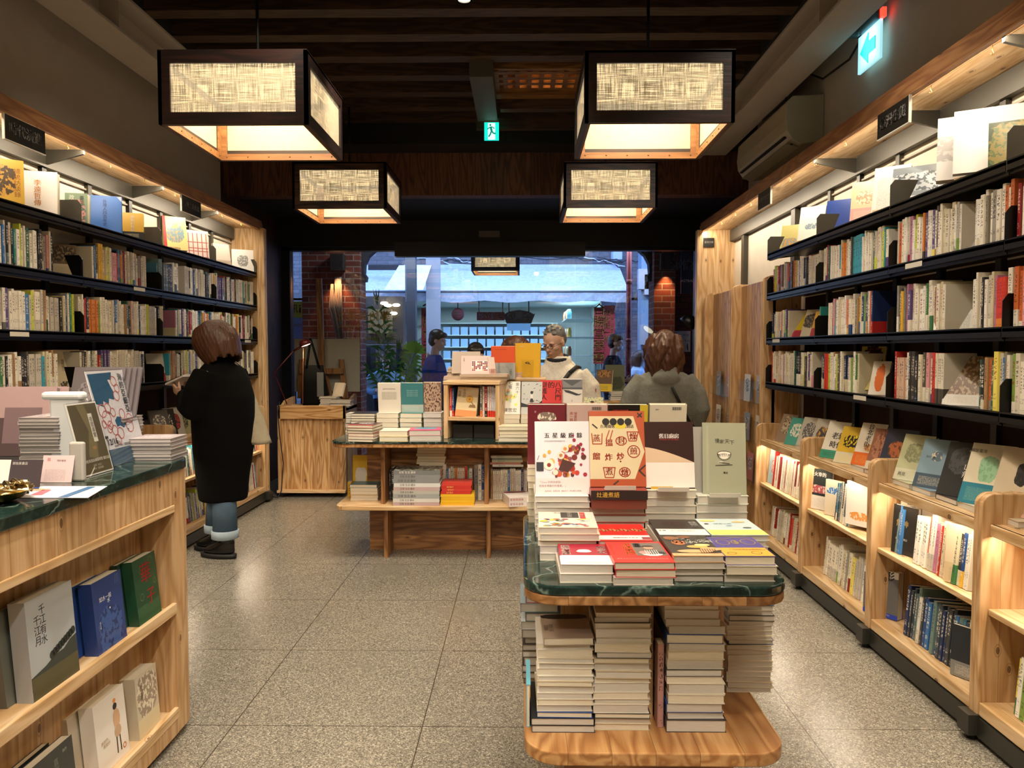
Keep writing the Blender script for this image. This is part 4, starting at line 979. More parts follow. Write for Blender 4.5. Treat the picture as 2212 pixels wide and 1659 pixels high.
def shp_redrope(o, w, h, z):
    rect(o, .002, w - .001, .012, h * .30, z, '#efe6e0', 'belly_band'); stroke(o, [[(w * i / 14, h * (.58 + .05 * ((i * 7) % 3))) for i in range(15)], [(w * i / 14, h * (.54 + .04 * ((i * 5) % 3))) for i in range(15)]], z + .0003, .0035, '#c98a5a')
    rect(o, w * .83, w * .99, .014, h * .2, z + .0003, '#8a3a44')
stack(WT % 'the red rope cover', .222, 2.17, TZ, 3, .158, .21, [.019], ['#d8b0a8', '#e9e2d2', '#d9c9c0'], G, PAGES2, .003,
      topkw=dict(c1='#cf2c28', word='red white-banded', a2='#b8283c', titles=[('一部辣味的文化史', .5, .16, .011, '#a02a34', False, .0004)], shapes=shp_redrope))
def shp_blk(o, w, h, z):
    rect(o, .002, w - .001, .006, h * .38, z, '#e6e2de', 'belly_band'); stroke(o, [circ(w * .45, h * .68, .03, 10, .7), circ(w * .55, h * .7, .022, 9, 1.2), circ(w * .35, h * .75, .016, 9, 1)], z + .0002, .0008, '#5a2a2a')
stack(WT % 'the black dragon cover', .401, 2.185, TZ, 4, .15, .21, [.017], ['#dcd4c6', '#cfc7b8', '#d8d0c0', '#cfc7b8'], G, PAGES2, .003,
      topkw=dict(c1='#2e2624', word='black white-banded', titles=[('鐵碗羹', .86, .68, .024, '#e6e2de', True, .0008), ('2.0', .12, .28, .018, '#2a2626', False, .0006), ('一匙入魂的飲食散文', .5, .26, .009, '#b03a3a')], shapes=shp_blk))
def shp_pale(o, w, h, z):
    rect(o, .002, w - .001, .004, h * .30, z, '#e9dc72', 'belly_band'); blobs(o, [(w * .2, h * .86, .026, '#e6d07a', .5), (w * .75, h * .78, .022, '#d8b878', .5), (w * .5, h * .55, .01, '#8aa8b8', .6), (w * .78, h * .42, .014, '#5a5a62', .5), (w * .12, h * .66, .007, '#6a4a5a')], z + .0002)
stack(WT % 'the pale blue picnic cover', .552, 2.195, TZ, 4, .168, .215, [.017], ['#dcd4c6', '#cfc7b8', '#d8d0c0', '#cfc7b8'], G, PAGES2, .004,
      topkw=dict(c1='#c5d8de', word='pale blue picnic', a2='#7a7a80', titles=[('野餐小日', .42, .66, .014, '#4a6a7a')], shapes=shp_pale))
# row C piles
zc1 = stack(WT % 'the white leftovers book', .045, 2.44, TZ, 7, .175, .225, [.019], ['#efe8e2', '#e6e0d8'], G, PAGES2, .004)
zc2 = stack(WT % 'the orange stove book', .222, 2.44, TZ, 4, .18, .23, [.024], ['#a8403a', '#b8503e'], G, PAGES2, .004)
def spine_strip(o, w, h, t, c, txt=None, tc='#e8b93c'):
    m = MB(); m.box(-.0004, w + .0004, -.0006, 0, 0, t); m.build('spine', flat(c, .4), o, local=True)
    if txt:
        m = MB(); put_text(m, txt, M4.Translation((w * .3, -.001, t / 2)) @ M4.Rotation(pi / 2, 4, 'X'), t * .62); m.build('title', flat(tc, .5), o, local=True)
o = cbook('red book with stitched spine in the pile under the orange stove book', M4.Translation((.225, 2.42, zc2 - .0)), .177, .235, .03, '#b5402e', group=G); spine_strip(o, .177, .235, .03, '#7a4436')
o = cbook('dark book with yellow round characters on its spine, under the orange stove book', M4.Translation((.222, 2.415, zc2 + .0305)), .182, .235, .03, '#8a3a34', group=G); spine_strip(o, .182, .235, .03, '#2a2422', '灶邊煮語', '#e0bc4a')
zc2 += .061
zc3 = stack(WT % 'the brown kitchen book', .402, 2.455, TZ, 6, .168, .22, [.025], ['#d8d0c0', '#e9e2d2'], G, PAGES2, .003)
zc4 = stack(WT % 'the grey green bowl book', .572, 2.45, TZ, 5, .166, .22, [.0265], ['#d8dcd4', '#dfe2da'], G, PAGES2, .003)
def art5(o, w, h, z):
    r2 = random.Random(11); pts = []
    for i in range(60):
        v = r2.uniform(.24, .66); u = r2.gauss(.5 + (v - .25) * .55, .20 * (1 - (v - .2) * 1.3))
        if .05 < u < .93 and v < .30 + .5 * u + .05: pts.append((u * w, v * h, r2.uniform(.004, .011), r2.choice(['#c8542e', '#7a2c22', '#e8b04a', '#a8283a', '#d8846a', '#f0ddc8', '#5a2c24', '#8a4a5a', '#e06a30', '#c03a34'])))
    for u, v, r in ((.72, .74, .006), (.84, .68, .006), (.76, .63, .006), (.88, .61, .006), (.87, .55, .005), (.70, .80, .004)): pts.append((u * w, v * h, r, '#98203a'))
    for u, v in ((.55, .62), (.47, .53)): pts += [(u * w, v * h, .0125, '#eddccc'), (u * w, v * h, .006, '#d88a4a')]
    pts += [(.17 * w, .53 * h, .006, '#e8a03a'), (.26 * w, .58 * h, .006, '#e8a83a'), (.25 * w, .40 * h, .017, '#f1e6d4'), (.25 * w, .40 * h, .007, '#8a2c30')]
    blobs(o, pts, z)
    stroke(o, [[(.04 * w, .47 * h), (.07 * w, .53 * h)]], z + .002, .0009, '#4a4a52'); rect(o, .02 * w, .15 * w, .32 * h, .44 * h, z + .002, '#2a2a34')
    m = MB(); m.add([(.5 * w, .48 * h, z + .0012), (.42 * w, .33 * h, z + .0012), (.6 * w, .3 * h, z + .0012), (.74 * w, .42 * h, z + .0012)], [(0, 1, 2, 3)]); m.build('illustration', flat('#4a2420', .5), o, local=True)
    rect(o, .002, w, .002, h * .22, z, '#eed9da', 'belly_band')
standing('white cookbook with food collage cover, standing leftmost on the nearer table', .135, 2.465, zc1, .181, .242, .02, yaw=3, lean=12, c1='#e3e1ea', group=G,
    titles=[('五', .22, .80, .019, '#2a2826', False, .0006), ('星', .37, .80, .019, '#2a2826', False, .0006), ('級', .52, .80, .019, '#2a2826', False, .0006), ('廚', .67, .80, .019, '#2a2826', False, .0006), ('餘', .82, .80, .019, '#2a2826', False, .0006), ('在家也能做的時尚擺盤料理', .36, .725, .0058, '#8a8890'), ('「Chou 的時尚廚餘，', .28, .165, .0085, '#7a6a70'), ('是廚房裡最好的香氣。」', .32, .115, .0085, '#7a6a70'), ('食材保存．創意料理．擺盤技巧．零浪費生活提案', .5, .045, .0055, '#7a6a70')], shapes=art5)
def art6(o, w, h, z):
    m = MB(); pts = [(0, .1), (.80, .1), (.985, .46), (.80, .93), (0, .93)]; m.add([(u * w, v * h, z) for u, v in pts], [tuple(range(5))]); m.build('printed_panel', flat('#d8cba8', .5), o, local=True)
    z2 = z + .0004
    blobs(o, [((.30 + i * .135) * w, .855 * h, .0125, '#26231e') for i in range(4)], z2)
    blobs(o, [(.56 * w, .80 * h, .02, '#d8c83a', .5)], z + .0002)
    d = '#3a302a'; stroke(o, [[(.06 * w, .82 * h), (.14 * w, .77 * h)], [(.42 * w, .03 * h), (.50 * w, .075 * h)], [(.99 * w, .28 * h), (.88 * w, .21 * h), (.98 * w, .14 * h)], [(.88 * w, .97 * h), (.95 * w, .92 * h)], [(.95 * w, .97 * h), (.88 * w, .92 * h)]], z2, .0024, d)
    c = '#a83c28'
    stroke(o, [circ(.79 * w, .46 * h, .020), circ(.55 * w, .33 * h, .001), [(.36 * w, .74 * h), (.30 * w, .62 * h)], [(.42 * w, .74 * h), (.37 * w, .62 * h)], [(.68 * w, .72 * h), (.71 * w, .60 * h), (.84 * w, .60 * h), (.88 * w, .72 * h), (.68 * w, .72 * h)], circ(.62 * w, .19 * h, .018, 12, .85), [(.24 * w, .25 * h), (.27 * w, .12 * h), (.42 * w, .12 * h), (.45 * w, .25 * h), (.24 * w, .25 * h)], [(.04 * w, .70 * h), (.06 * w, .56 * h), (.22 * w, .56 * h), (.23 * w, .70 * h)], circ(.57 * w, .60 * h, .018, 10, .8)], z2, .0016, c)
standing('orange and beige cookbook with brush characters, standing second on the nearer table', .317, 2.47, zc2 + .002, .185, .252, .026, yaw=1, lean=13, c1='#b4583a', group=G,
    titles=[(ch, .30 + i * .135, .855, .018, '#d8cba8') for i, ch in enumerate('灶邊煮語')] + [('台灣閩客料理的對話', .50, .79, .0125, '#3a3420', False, .0004)] +
    [(ch, u, v, .026, '#a83c28', False, .0009) for ch, u, v in (('蒸', .13, .63), ('搵', .35, .57), ('封', .57, .60), ('燥', .79, .655), ('餾', .12, .39), ('炸', .34, .38), ('炒', .55, .39), ('煎', .79, .46), ('煮', .345, .19), ('燉', .62, .18))], shapes=art6)
def art7(o, w, h, z):
    n = 12; pts = [(0, .46), (0, .62)] + [(i / n, .62 - .23 * (i / n) ** 1.4) for i in range(1, n + 1)] + [(1, .36), (0, .36)]
    m = MB(); m.add([(u * w, v * h, z) for u, v in pts[1:]], [tuple(range(len(pts) - 1))[::-1]]); m.build('printed_panel', flat('#d8bfa4', .5), o, local=True)
    rect(o, 0, w, .004, h * .39, z + .0004, '#ece6e4', 'belly_band'); rect(o, w * .1, w * .55, .0, .008, z + .0006, '#c8a23a')
standing('dark brown and beige essay book with wide white band, standing third on nearer table', .490, 2.48, zc3, .163, .222, .024, yaw=2, lean=10, c1='#3a2626', group=G,
    titles=[('舊日廚房', .5, .78, .017, '#f2ecea', False, .0008), ('Kitchen of old days', .5, .735, .008, '#b03a34'), ('「我餐桌上每一道菜的構成，', .46, .325, .0085, '#a0343a'), ('是對味道的追尋、對世界的了解、', .46, .29, .0085, '#a0343a'), ('也是美滿的養份。」', .46, .255, .0085, '#a0343a'), ('寫菜色的追憶與重現，也寫時代中的家常', .5, .15, .0055, '#6a6466'), ('跨越海峽兩岸與香港三地的飲食書寫', .5, .12, .0055, '#6a6466'), ('集結十年專欄文章精選', .5, .09, .0055, '#6a6466')], shapes=art7)
def art8(o, w, h, z):
    c = '#f0ece0'; k = '#3c3c34'
    stroke(o, [circ(.5 * w, .56 * h, .022, 12, .9, 180, 360), circ(.5 * w, .57 * h, .022, 14, .35)], z, .0009, k)
    blobs(o, [(.5 * w, .57 * h, .021, c, .3), (.5 * w, .535 * h, .015, c, .7), (.42 * w, .445 * h, .008, c, .4)], z + .0001)
    stroke(o, [[(.38 * w, .445 * h), (.62 * w, .43 * h)], [(.30 * w, .40 * h), (.68 * w, .415 * h)]], z + .0008, .0012, k)
    stroke(o, [[((.35 + .05 * i) * w, .56 * h), ((.38 + .04 * i) * w, .525 * h)] for i in range(6)], z + .0012, .0006, k)
    rect(o, .012, .020, .01, h - .01, z, '#a8ac98')
standing('grey green slim book with rice bowl drawing, tilted, standing rightmost on nearer table', .667, 2.475, zc4, .14, .238, .012, yaw=-8, lean=12, c1='#9fa38e', group=G,
    titles=[('慢', .34, .74, .0165, '#34342c'), ('家', .45, .73, .015, '#34342c'), ('天', .57, .735, .0165, '#34342c'), ('下', .68, .72, .0165, '#34342c'), ('散文', .53, .30, .0075, '#34342c', False, .0004)], shapes=art8)
standing('plain grey hardback behind the grey green bowl book', .625, 2.51, zc4, .13, .22, .02, yaw=-4, lean=10, c1='#a9a6a0', group=G)
for x, y, z, nm in ((.317, 2.452, zc2, 'orange stove book'), (.49, 2.462, zc3 - .0, 'brown kitchen book'), (.655, 2.457, zc4, 'grey green bowl book')):
    m = MB(); m.box(x - .05, x + .05, y - .03, y - .002, z + .0006, z + .0026); m.box(x - .05, x + .05, y - .034, y - .03, z + .0006, z + .014); tag(m.build('book_stand', flat('#d8d4cc', .3, .4)), 'small bright metal lip stand holding the ' + nm, 'book stand')
# row D, backs to the camera
for x0, x1, c, c2, a1, ww, kw in ((1140, 1221, '#742430', None, '#8a7a6c', 'burgundy', dict(art=(.80, .09, .3), titles=[('寶', .2, .88, .008, '#d8c8c0')])), (1225, 1313, '#cbb2aa', None, None, 'pinkish beige', dict(titles=[('燉一鍋', .1, .8, .012, '#a83a3a', True), ('味道記', .2, .8, .012, '#a83a3a', True)])),
                               (1311, 1398, '#1d1a1a', None, '#b03030', 'black', dict(art=(.7, .1, .4), titles=[('一部關於滋味的書', .3, .9, .008, '#c03a3a'), ('走進廚房，品味人生', .4, .85, .008, '#b8b09c')])), (1402, 1481, '#d9d2bf', None, None, 'cream', dict(titles=[('ISBN', .2, .92, .006, '#4a4438')]))):
    Y = 2.70; xm = ((x0 + x1) / 2 - 1128) / FPX * (Y + .02); w = (x1 - x0) / FPX * (Y + .02)
    zb = stack('pile under the %s back cover' % ww, xm - w / 2, Y - .05, TZ, 8, w, .16, [.024], cr, G, PAGES, .003)
    o = standing('%s book seen from its back, far row of the nearer table' % ww, xm, Y + .03, zb, w, .222, .022, lean=-8, c1=c, a1=a1, group=G, **kw)
    standing('second copy standing behind the %s back cover' % ww, xm + .006, Y + .058, zb, w, .222, .018, lean=-8, c1=c, group=G)
    if ww in ('pinkish beige', 'cream'):
        m = MB()
        for i in range(14): q = w * .6 + i * .0024; m.add([(q, .203, .0232), (q + (.0016 if i % 3 else .0008), .203, .0232), (q + (.0016 if i % 3 else .0008), .214, .0232), (q, .214, .0232)], [(0, 1, 2, 3)])
        m.build('barcode', flat('#3a3634', .5), o, local=True)
    if ww == 'black': rect(o, w * .8, w, 0, .222, .0228, '#d8c23c')
# ---- shelf below the nearer table ----
G2 = 'books piled under the nearer marble table'
pg = [PAGES, PAGES2, PAGES, PAGES2, PAGES2]
pg3 = [PAGES2, PAGES2, PAGES, PAGES2, PAGES]
W2 = '%s pile under nearer table'
def irr(n, s, lo=.012, hi=.027): r2 = random.Random(s); return [r2.uniform(lo, hi) for _ in range(n)]
def cols(n, s): r2 = random.Random(s); return [r2.choice(['#e9e2d2', '#d8d0c0', '#efe8da', '#c9b89a', '#2a4a8a', '#e8dcc0', '#3a3836', '#dcd4c6', '#d9d2c4']) for _ in range(n)]
z = stack(W2 % 'front left', .026, 2.03, SZ, 2, .174, .23, [.02], ['#2c2a3a', '#20242c'], G2, PAGES2, .002)
z = stack('upper front left pile under nearer table', .044, 2.035, z, 11, .153, .215, irr(11, 3, .013, .022), cols(11, 5), G2, pg, .004)
cbook('white book with dark lettering lying under the tilted brown one, front left pile', M4.Translation((.04, 2.04, z)), .15, .21, .014, '#dcd8d2', a2='#2a2826', group=G2); z += .0145
cbook('beige and black book turned askew on top of the front left pile', M4.Translation((.060, 2.025, z)) @ M4.Rotation(R(2), 4, 'Z'), .137, .19, .02, '#a8988a', c2='#cbb8a4', band=.0, art=(.88, .13, .6), a1='#231f1e', a2='#231f1e', titles=[('偵探小說', .18, .4, .014, '#4a3c34', True), ('短篇集', .08, .4, .014, '#4a3c34', True)], group=G2)
z = stack(W2 % 'front middle', .201, 2.04, SZ, 18, .153, .215, irr(18, 9), cols(18, 8), G2, pg, .005)
z = stack(W2 % 'front right', .397, 2.035, SZ, 1, .165, .22, [.034], ['#3a3438'], G2, PAGES2, .001)
z = stack('upper front right pile under nearer table', .401, 2.04, z + .0, 11, .155, .215, irr(11, 14, .016, .03), cols(11, 12), G2, pg3, .005)
z = stack('highest front right pile under nearer table', .396, 2.04, z, 4, .15, .21, [.02, .024, .022, .018], ['#d8d0c0', '#dcd4c6'], G2, pg3, .007)
stack(W2 % 'rear right', .63, 2.28, SZ, 20, .068 + .07, .2, irr(20, 21, .013, .019), cols(20, 22), G2, PAGES2, .003)
z = stack(W2 % 'rear left', .004, 2.33, SZ, 8, .12, .2, irr(8, 31, .018, .03), ['#5a4a34', '#4a4440', '#3a3634', '#6a6258'], G2, PAGES2, .005)
stack('glossy rear left pile under nearer table', .004, 2.33, z, 6, .12, .2, irr(6, 33, .02, .03), ['#c8d4dc', '#3a4a44', '#8aa0a8', '#b02a3a'], G2, PAGES2, .01)
spinebook(M4.Translation((.3765, 2.06, SZ + .001)), .0175, .236, .05, '#b98a84', '#b98a84', '#4a3434', 0, 14, .3, 'pink paperback standing upright between the piles under the nearer table', G2)
o = cbook('blue and black slim book at left edge of the under-table shelf', M4.Translation((.012, 2.06, SZ + .0)) , .012, .17, .12, '#6fb8d0', group=G2)
# ---- farther table, on the marble ----
G3 = 'books on the farther marble table'; WM = '%s pile on farther table'
stack(WM % 'leftmost', -1.275, 5.42, TZ, 9, .085, .15, [.0165], ['#d8d0c0', '#c9c2b4'], G3, PAGES2, .004)
stack(WM % 'rear dark-covered', -1.215, 5.32, TZ, 9, .17, .2, [.0175], ['#3a3634', '#4a3a3a', '#2a2828'], G3, PAGES, .003)
stack(WM % 'front overhanging', -1.16, 4.99, TZ, 6, .175, .2, [.0185], ['#3a2c2c', '#d8c8c0', '#b04a4a', '#2a2828'], G3, PAGES, .004, -9, topkw=dict(c1='#4a2a30', word='dark red-edged', c2='#c04a4a', band=.2, a1='#d8d0c8', a2='#2a2424', art=(.6, .2, .35)))
zA = stack(WM % 'rear under the white back cover', -1.035, 5.33, TZ, 5, .155, .2, [.032], ['#e9e2d2', '#e0cfa8'], G3, PAGES, .003)
stack(WM % 'low front cream', -.955, 5.02, TZ, 2, .19, .2, [.031, .036], ['#d9c46a', '#e9e2d2'], G3, PAGES, .004)
zB = stack(WM % 'rear under the teal cover', -.868, 5.33, TZ, 5, .155, .2, [.032], ['#2f8a86', '#e9e2d2'], G3, PAGES, .003)
stack(WM % 'pink-topped front', -.755, 5.03, TZ, 2, .21, .2, [.036, .034], ['#b8b4b0', '#e9e2d2'], G3, PAGES2, .004, 4, topkw=dict(c1='#d8427a', word='pink and blue', c2='#d8427a', a1='#4a9ab8', a2='#4a9ab8', art=(.7, .35, .45)))
zC = stack(WM % 'rear under the brown picture cover', -.70, 5.33, TZ, 5, .13, .2, [.0325], ['#d8d4cc', '#cfcac0'], G3, PAGES2, .003)
standing('white book back with printed text standing on farther table, left', -.955, 5.42, zA, .163, .212, .03, lean=-8, c1='#ddd6c8', a2='#7a756c', group=G3, band=.0, titles=[('回憶中的城市與街道', .5, .8, .010, '#6a655c')] + [('寫給我們的島嶼與四季的長篇散文', .5, .68 - .045 * i, .0072, '#8a857c') for i in range(6)])
standing('teal book back standing on the farther table', -.79, 5.42, zB, .158, .214, .028, lean=-8, c1='#3a7a80', c2='#b8c0b8', band=.26, a2='#d8e4e0', group=G3, titles=[('海島記憶的水文與風', .5, .74 - .06 * i, .009, '#9cc0bc') for i in range(4)])
standing('brown picture book back standing beside the wooden cube', -.645, 5.42, zC, .125, .216, .028, lean=-8, c1='#8a7060', a1='#b8a088', a2='#5a3a34', art=(.5, .6, .6), group=G3)
# right of the cube
WR = '%s pile right of the cube'
stack(WR % 'front cream', -.155, 5.04, TZ, 4, .2, .18, [.024], ['#e9e2d2', '#e0d6b8'], G3, PAGES, .004, 3)
zD = stack(WR % 'rear first', -.155, 5.27, TZ, 5, .14, .17, [.032], ['#e9e2d2'], G3, PAGES, .003)
zE = stack(WR % 'rear second', -.01, 5.27, TZ, 5, .14, .17, [.032], ['#e9e2d2'], G3, PAGES, .003)
zF = stack(WR % 'rear third', .135, 5.27, TZ, 5, .14, .17, [.032], ['#c8b8a8'], G3, PAGES, .003)
zG_ = stack(WR % 'rear fourth', .28, 5.27, TZ, 5, .14, .17, [.032], ['#c8c4bc'], G3, PAGES, .003)
def artgoat(o, w, h, z):
    r2 = random.Random(3); blobs(o, [(w * r2.gauss(.52, .14), h * r2.gauss(.5, .09), r2.uniform(.006, .014), r2.choice(['#e6ea4a', '#eef07a', '#d8e8b8', '#f0b878', '#c8d8d0'])) for _ in range(26)], z)
standing('white novel with yellow watercolour beside the wooden cube', -.085, 5.30, zD, .14, .232, .03, lean=14, yaw=-3, c1='#f0ede2', a2='#6a665c', group=G3, shapes=artgoat, titles=[('第六十', .85, .78, .028, '#5a564c', True), ('七隻', .5, .88, .03, '#5a564c', True), ('山羊', .13, .70, .028, '#5a564c', True), ('陳思宏', .5, .1, .032, '#3a3630')])
def artgirl(o, w, h, z):
    k = '#2c2c2e'; blobs(o, [(w * .5, h * .66, .0105, k, 1.1)], z); m = MB(); m.add([(w * .44, h * .60, z), (w * .56, h * .60, z), (w * .55, h * .46, z), (w * .45, h * .46, z)], [(0, 1, 2, 3)]); m.build('illustration', flat('#dcdad4', .5), o, local=True)
    m = MB(); m.add([(w * .45, h * .47, z + .0003), (w * .55, h * .47, z + .0003), (w * .61, h * .36, z + .0003), (w * .40, h * .36, z + .0003)], [(0, 1, 2, 3)]); m.add([(0, 0.2 * h, z), (w * .45, .2 * h, z), (w * .3, .28 * h, z), (0, .34 * h, z)], [(0, 1, 2, 3)]); m.add([(w * .6, .2 * h, z), (w, .2 * h, z), (w, .42 * h, z), (w * .8, .3 * h, z)], [(0, 1, 2, 3)]); m.build('illustration', flat(k, .5), o, local=True)
    stroke(o, [[(w * .47, h * .37), (w * .47, h * .24)], [(w * .53, h * .37), (w * .53, h * .24)]], z, .003, '#8a8078')
    r2 = random.Random(5); stroke(o, [[(x, y), (x + .005, y + .005), (x + .01, y + .002)] for x, y in ((w * r2.uniform(.08, .9), h * r2.uniform(.3, .95)) for _ in range(16))], z, .0013, k)
standing('grey novel with girl in skirt drawing on the farther table', .065, 5.31, zE, .148, .228, .03, lean=12, yaw=-6, c1='#c6c7c2', group=G3, shapes=artgirl)
def artred(o, w, h, z):
    rect(o, 0, w, 0, h * .3, z, '#c9c5c0', 'belly_band'); stroke(o, [circ(w * .35, h * .18, .014, 8), circ(w * .6, h * .2, .012, 8), [(w * .3, h * .05), (w * .35, h * .16), (w * .45, h * .05)], [(w * .55, h * .05), (w * .62, h * .2), (w * .75, h * .06), (w * .85, h * .1)]], z + .0004, .004, '#2a2626')
standing('red novel with large black characters on the farther table', .20, 5.30, zF, .16, .24, .03, lean=12, yaw=-4, c1='#cc2c2a', group=G3, shapes=artred, titles=[('八尺門', .82, .66, .046, '#231616', True, .0008), ('的', .52, .84, .05, '#231616', False, .0008), ('辯護人', .2, .66, .046, '#231616', True, .0008)])
def artwhale(o, w, h, z):
    rect(o, 0, w, h * .68, h * .96, z, '#8a8a8c', 'printed_panel'); m = MB(); m.add([(0, h * .96, z + .0004), (w * .5, h * .78, z + .0004), (w, h * .96, z + .0004)], [(0, 1, 2)]); m.add([(0, h * .74, z + .0004), (w, h * .74, z + .0004), (w, h * .69, z + .0004), (0, h * .69, z + .0004)], [(0, 1, 2, 3)]); m.build('illustration', flat('#5c5e62', .5), o, local=True)
    m = MB(); m.add([(w * x, h * y, z + .001) for x, y in ((.08, .67), (.35, .655), (.6, .60), (.82, .55), (.98, .57), (.86, .52), (.7, .51), (.45, .56), (.2, .60))], [tuple(range(9))]); m.build('illustration', flat('#3c3e42', .5), o, local=True)
standing('white and grey whale cover book on the farther table', .352, 5.33, zG_, .146, .25, .02, lean=8, yaw=-4, c1='#e4ddd6', group=G3, shapes=artwhale, titles=[('巨鯨', .5, .36, .008, '#4a4a4c', True)])
def artport(o, w, h, z):
    blobs(o, [(w * .45, h * .62, .016, '#c98a70', 1.2), (w * .42, h * .72, .014, '#3a3028', .6), (w * .5, h * .36, .022, '#a83a30', .6), (w * .62, h * .2, .05, '#4c5238', .5), (w * .3, h * .15, .04, '#5a5a3c', .5)], z)
standing('small painted-portrait card book at right of farther table', .50, 5.28, zG_ - .0, .135, .12, .012, lean=14, yaw=-8, c1='#b8b894', a1='#e0dca0', a2='#9aa0a8', art=(.6, .8, .8), group=G3, shapes=artport)
stack(WR % 'last', .43, 5.25, TZ, 5, .14, .17, [.032], ['#c8c4bc'], G3, PAGES, .003)
# in and on the cube
def C(x, y, z): return CM @ M4.Translation((x, y, z))
for i, (x, c, c2, hh, tt) in enumerate(((-.165, '#c8302c', '#e9e2d2', .195, .016), (-.148, '#274a86', '#c8302c', .195, .013), (.048, '#5a5a50', '#c96a3a', .215, .018), (.067, '#e0cdbc', '#e0cdbc', .21, .014), (.082, '#8e1f24', '#2a2424', .21, .018), (.101, '#e4e2dc', '#d2402e', .21, .014), (.117, '#e6cfc4', '#d2402e', .21, .014), (.132, '#cdd2d8', '#d2402e', .21, .014), (.147, '#cdd2d8', '#d2402e', .2, .012))):
    spinebook(C(x, -.09, .151), tt, hh, .14, c, c2, '#f0e8d8' if dark(c) else '#8e1f24', .2, 16, i / 9, '%s spine, %s from the left inside the wooden cube' % (cname(c), ordn(i)), 'books standing inside the wooden cube')
def artgram(o, w, h, z):
    stroke(o, [circ(w * .62, h * .60, .02, 10)], z, .004, '#c98a30'); blobs(o, [(w * .62, h * .60, .021, '#e2a83c'), (w * .62, h * .60, .008, '#b87828')], z + .0002)
    m = MB(); m.add([(w * .60, h * .32, z), (w * .95, h * .32, z), (w * .9, h * .42, z), (w * .66, h * .42, z)], [(0, 1, 2, 3)]); m.build('illustration', flat('#8a6a44', .5), o, local=True); stroke(o, [[(w * .68, h * .54), (w * .82, h * .42)]], z, .0025, '#6a4a2c')
    rect(o, 0, w, 0, h * .22, z, '#e8925a', 'belly_band')
cbook('cream book with gramophone drawing leaning inside the wooden cube', C(-.128, -.075, .152) @ M4.Rotation(R(4), 4, 'Y') @ M4.Rotation(R(78), 4, 'X'), .148, .205, .018, '#dcc79c', group='books standing inside the wooden cube', shapes=artgram, titles=[('永恆的', .34, .78, .022, '#6a563a', True), ('榕歌', .12, .76, .022, '#6a563a', True)])
m = MB()
for k in (0, 1): q = C(-.15 + k * .15, -.06, .001); m.box(0, .14, 0, .15, 0, .09, 0, q)
tag(m.build('storage_box', flat('#2c2622', .7)), 'pair of dark boxes in the lower half of the wooden cube', 'box')
GC = 'pamphlets piled on the wooden cube'
zt = TZ + .40
z1 = stack('front beige pamphlet pile on cube', -.43, 5.20, zt, 5, .33, .2, [.0085], ['#cdb9a4', '#d8c8b4'], GC, pages_mat('kraft_edges', '#cdb8a0'), .004, -5)
stack('left beige pamphlet pile on cube', -.555, 5.30, zt, 3, .15, .12, [.0085], ['#cdb9a4'], GC, pages_mat('kraft_edges', '#cdb8a0'), .004, -5)
z3 = stack('pink pamphlet pile behind the cube', -.09, 5.50, TZ + .41, 4, .15, .12, [.009], ['#d8b8a8'], GC, pages_mat('pink_edges', '#dcc0b4'), .003)
stack('beige pamphlet pile behind landscape card', -.53, 5.36, zt + .027, 7, .13, .1, [.0085], ['#cdb9a4'], GC, pages_mat('kraft_edges', '#cdb8a0'), .006, -5)
def artmkt(o, w, h, z):
    rect(o, w * .36, w * .92, h * .14, h * .72, z, '#e9dfd6', 'printed_panel'); r2 = random.Random(8); pts = []
    for i in range(9):
        for j in range(6): pts.append((w * (.40 + i * .06), h * (.2 + j * .09), .006, r2.choice(['#a02a3a', '#7a2a3a', '#c8a060', '#e8e0d8', '#8a3a4a', '#5a2430'])))
    blobs(o, pts, z + .0003)
standing('pinkish landscape card book with market picture on the cube', -.325, 5.26, z1, .205, .13, .012, lean=15, yaw=0, c1='#cdb8b0', group=GC, shapes=artmkt, titles=[('大稻埕', .1, .78, .009, '#5a4a46', True)])
standing('small pinkish card leaning beside the landscape card book', -.205, 5.27, z1, .05, .12, .01, lean=15, yaw=28, c1='#d8c0b4', c2='#b88a7a', band=.3, group=GC)
standing('plain beige pamphlet standing behind the landscape card book', -.40, 5.33, z1, .2, .16, .01, lean=14, yaw=-4, c1='#b8a696', group=GC)
standing('orange and grey book on the wooden cube', -.135, 5.40, zt + .002, .17, .235, .035, lean=-6, yaw=-6, c1='#d95a34', c2='#a9a8a4', band=.5, a2='#6a8078', group=GC, titles=[('THE ART OF WALKING', .4, .90, .008, '#7a2a18'), ('山與街', .82, .22, .018, '#5a7068', True)])
standing('tall yellow book tilted behind acrylic stand on the farther table', .035, 5.49, TZ + .412, .19, .25, .025, lean=6, yaw=-14, c1='#d8a62c', group=GC, titles=[('一隻飛鳥', .25, .9, .01, '#f0dca0')], shapes=lambda o, w, h, z: stroke(o, [circ(w * .5, h * .42, .014, 10, .35), [(w * .42, h * .42), (w * .62, h * .38)]], z, .002, '#2a2620'))
acrylic_stand(.035, 5.46, TZ + .412, .09, .13, -14, 12, 'clear acrylic stand in front of the tall yellow book')
acrylic_stand(-.12, 5.36, zt + .002, .11, .14, -6, 12, 'clear acrylic stand in front of the orange book')
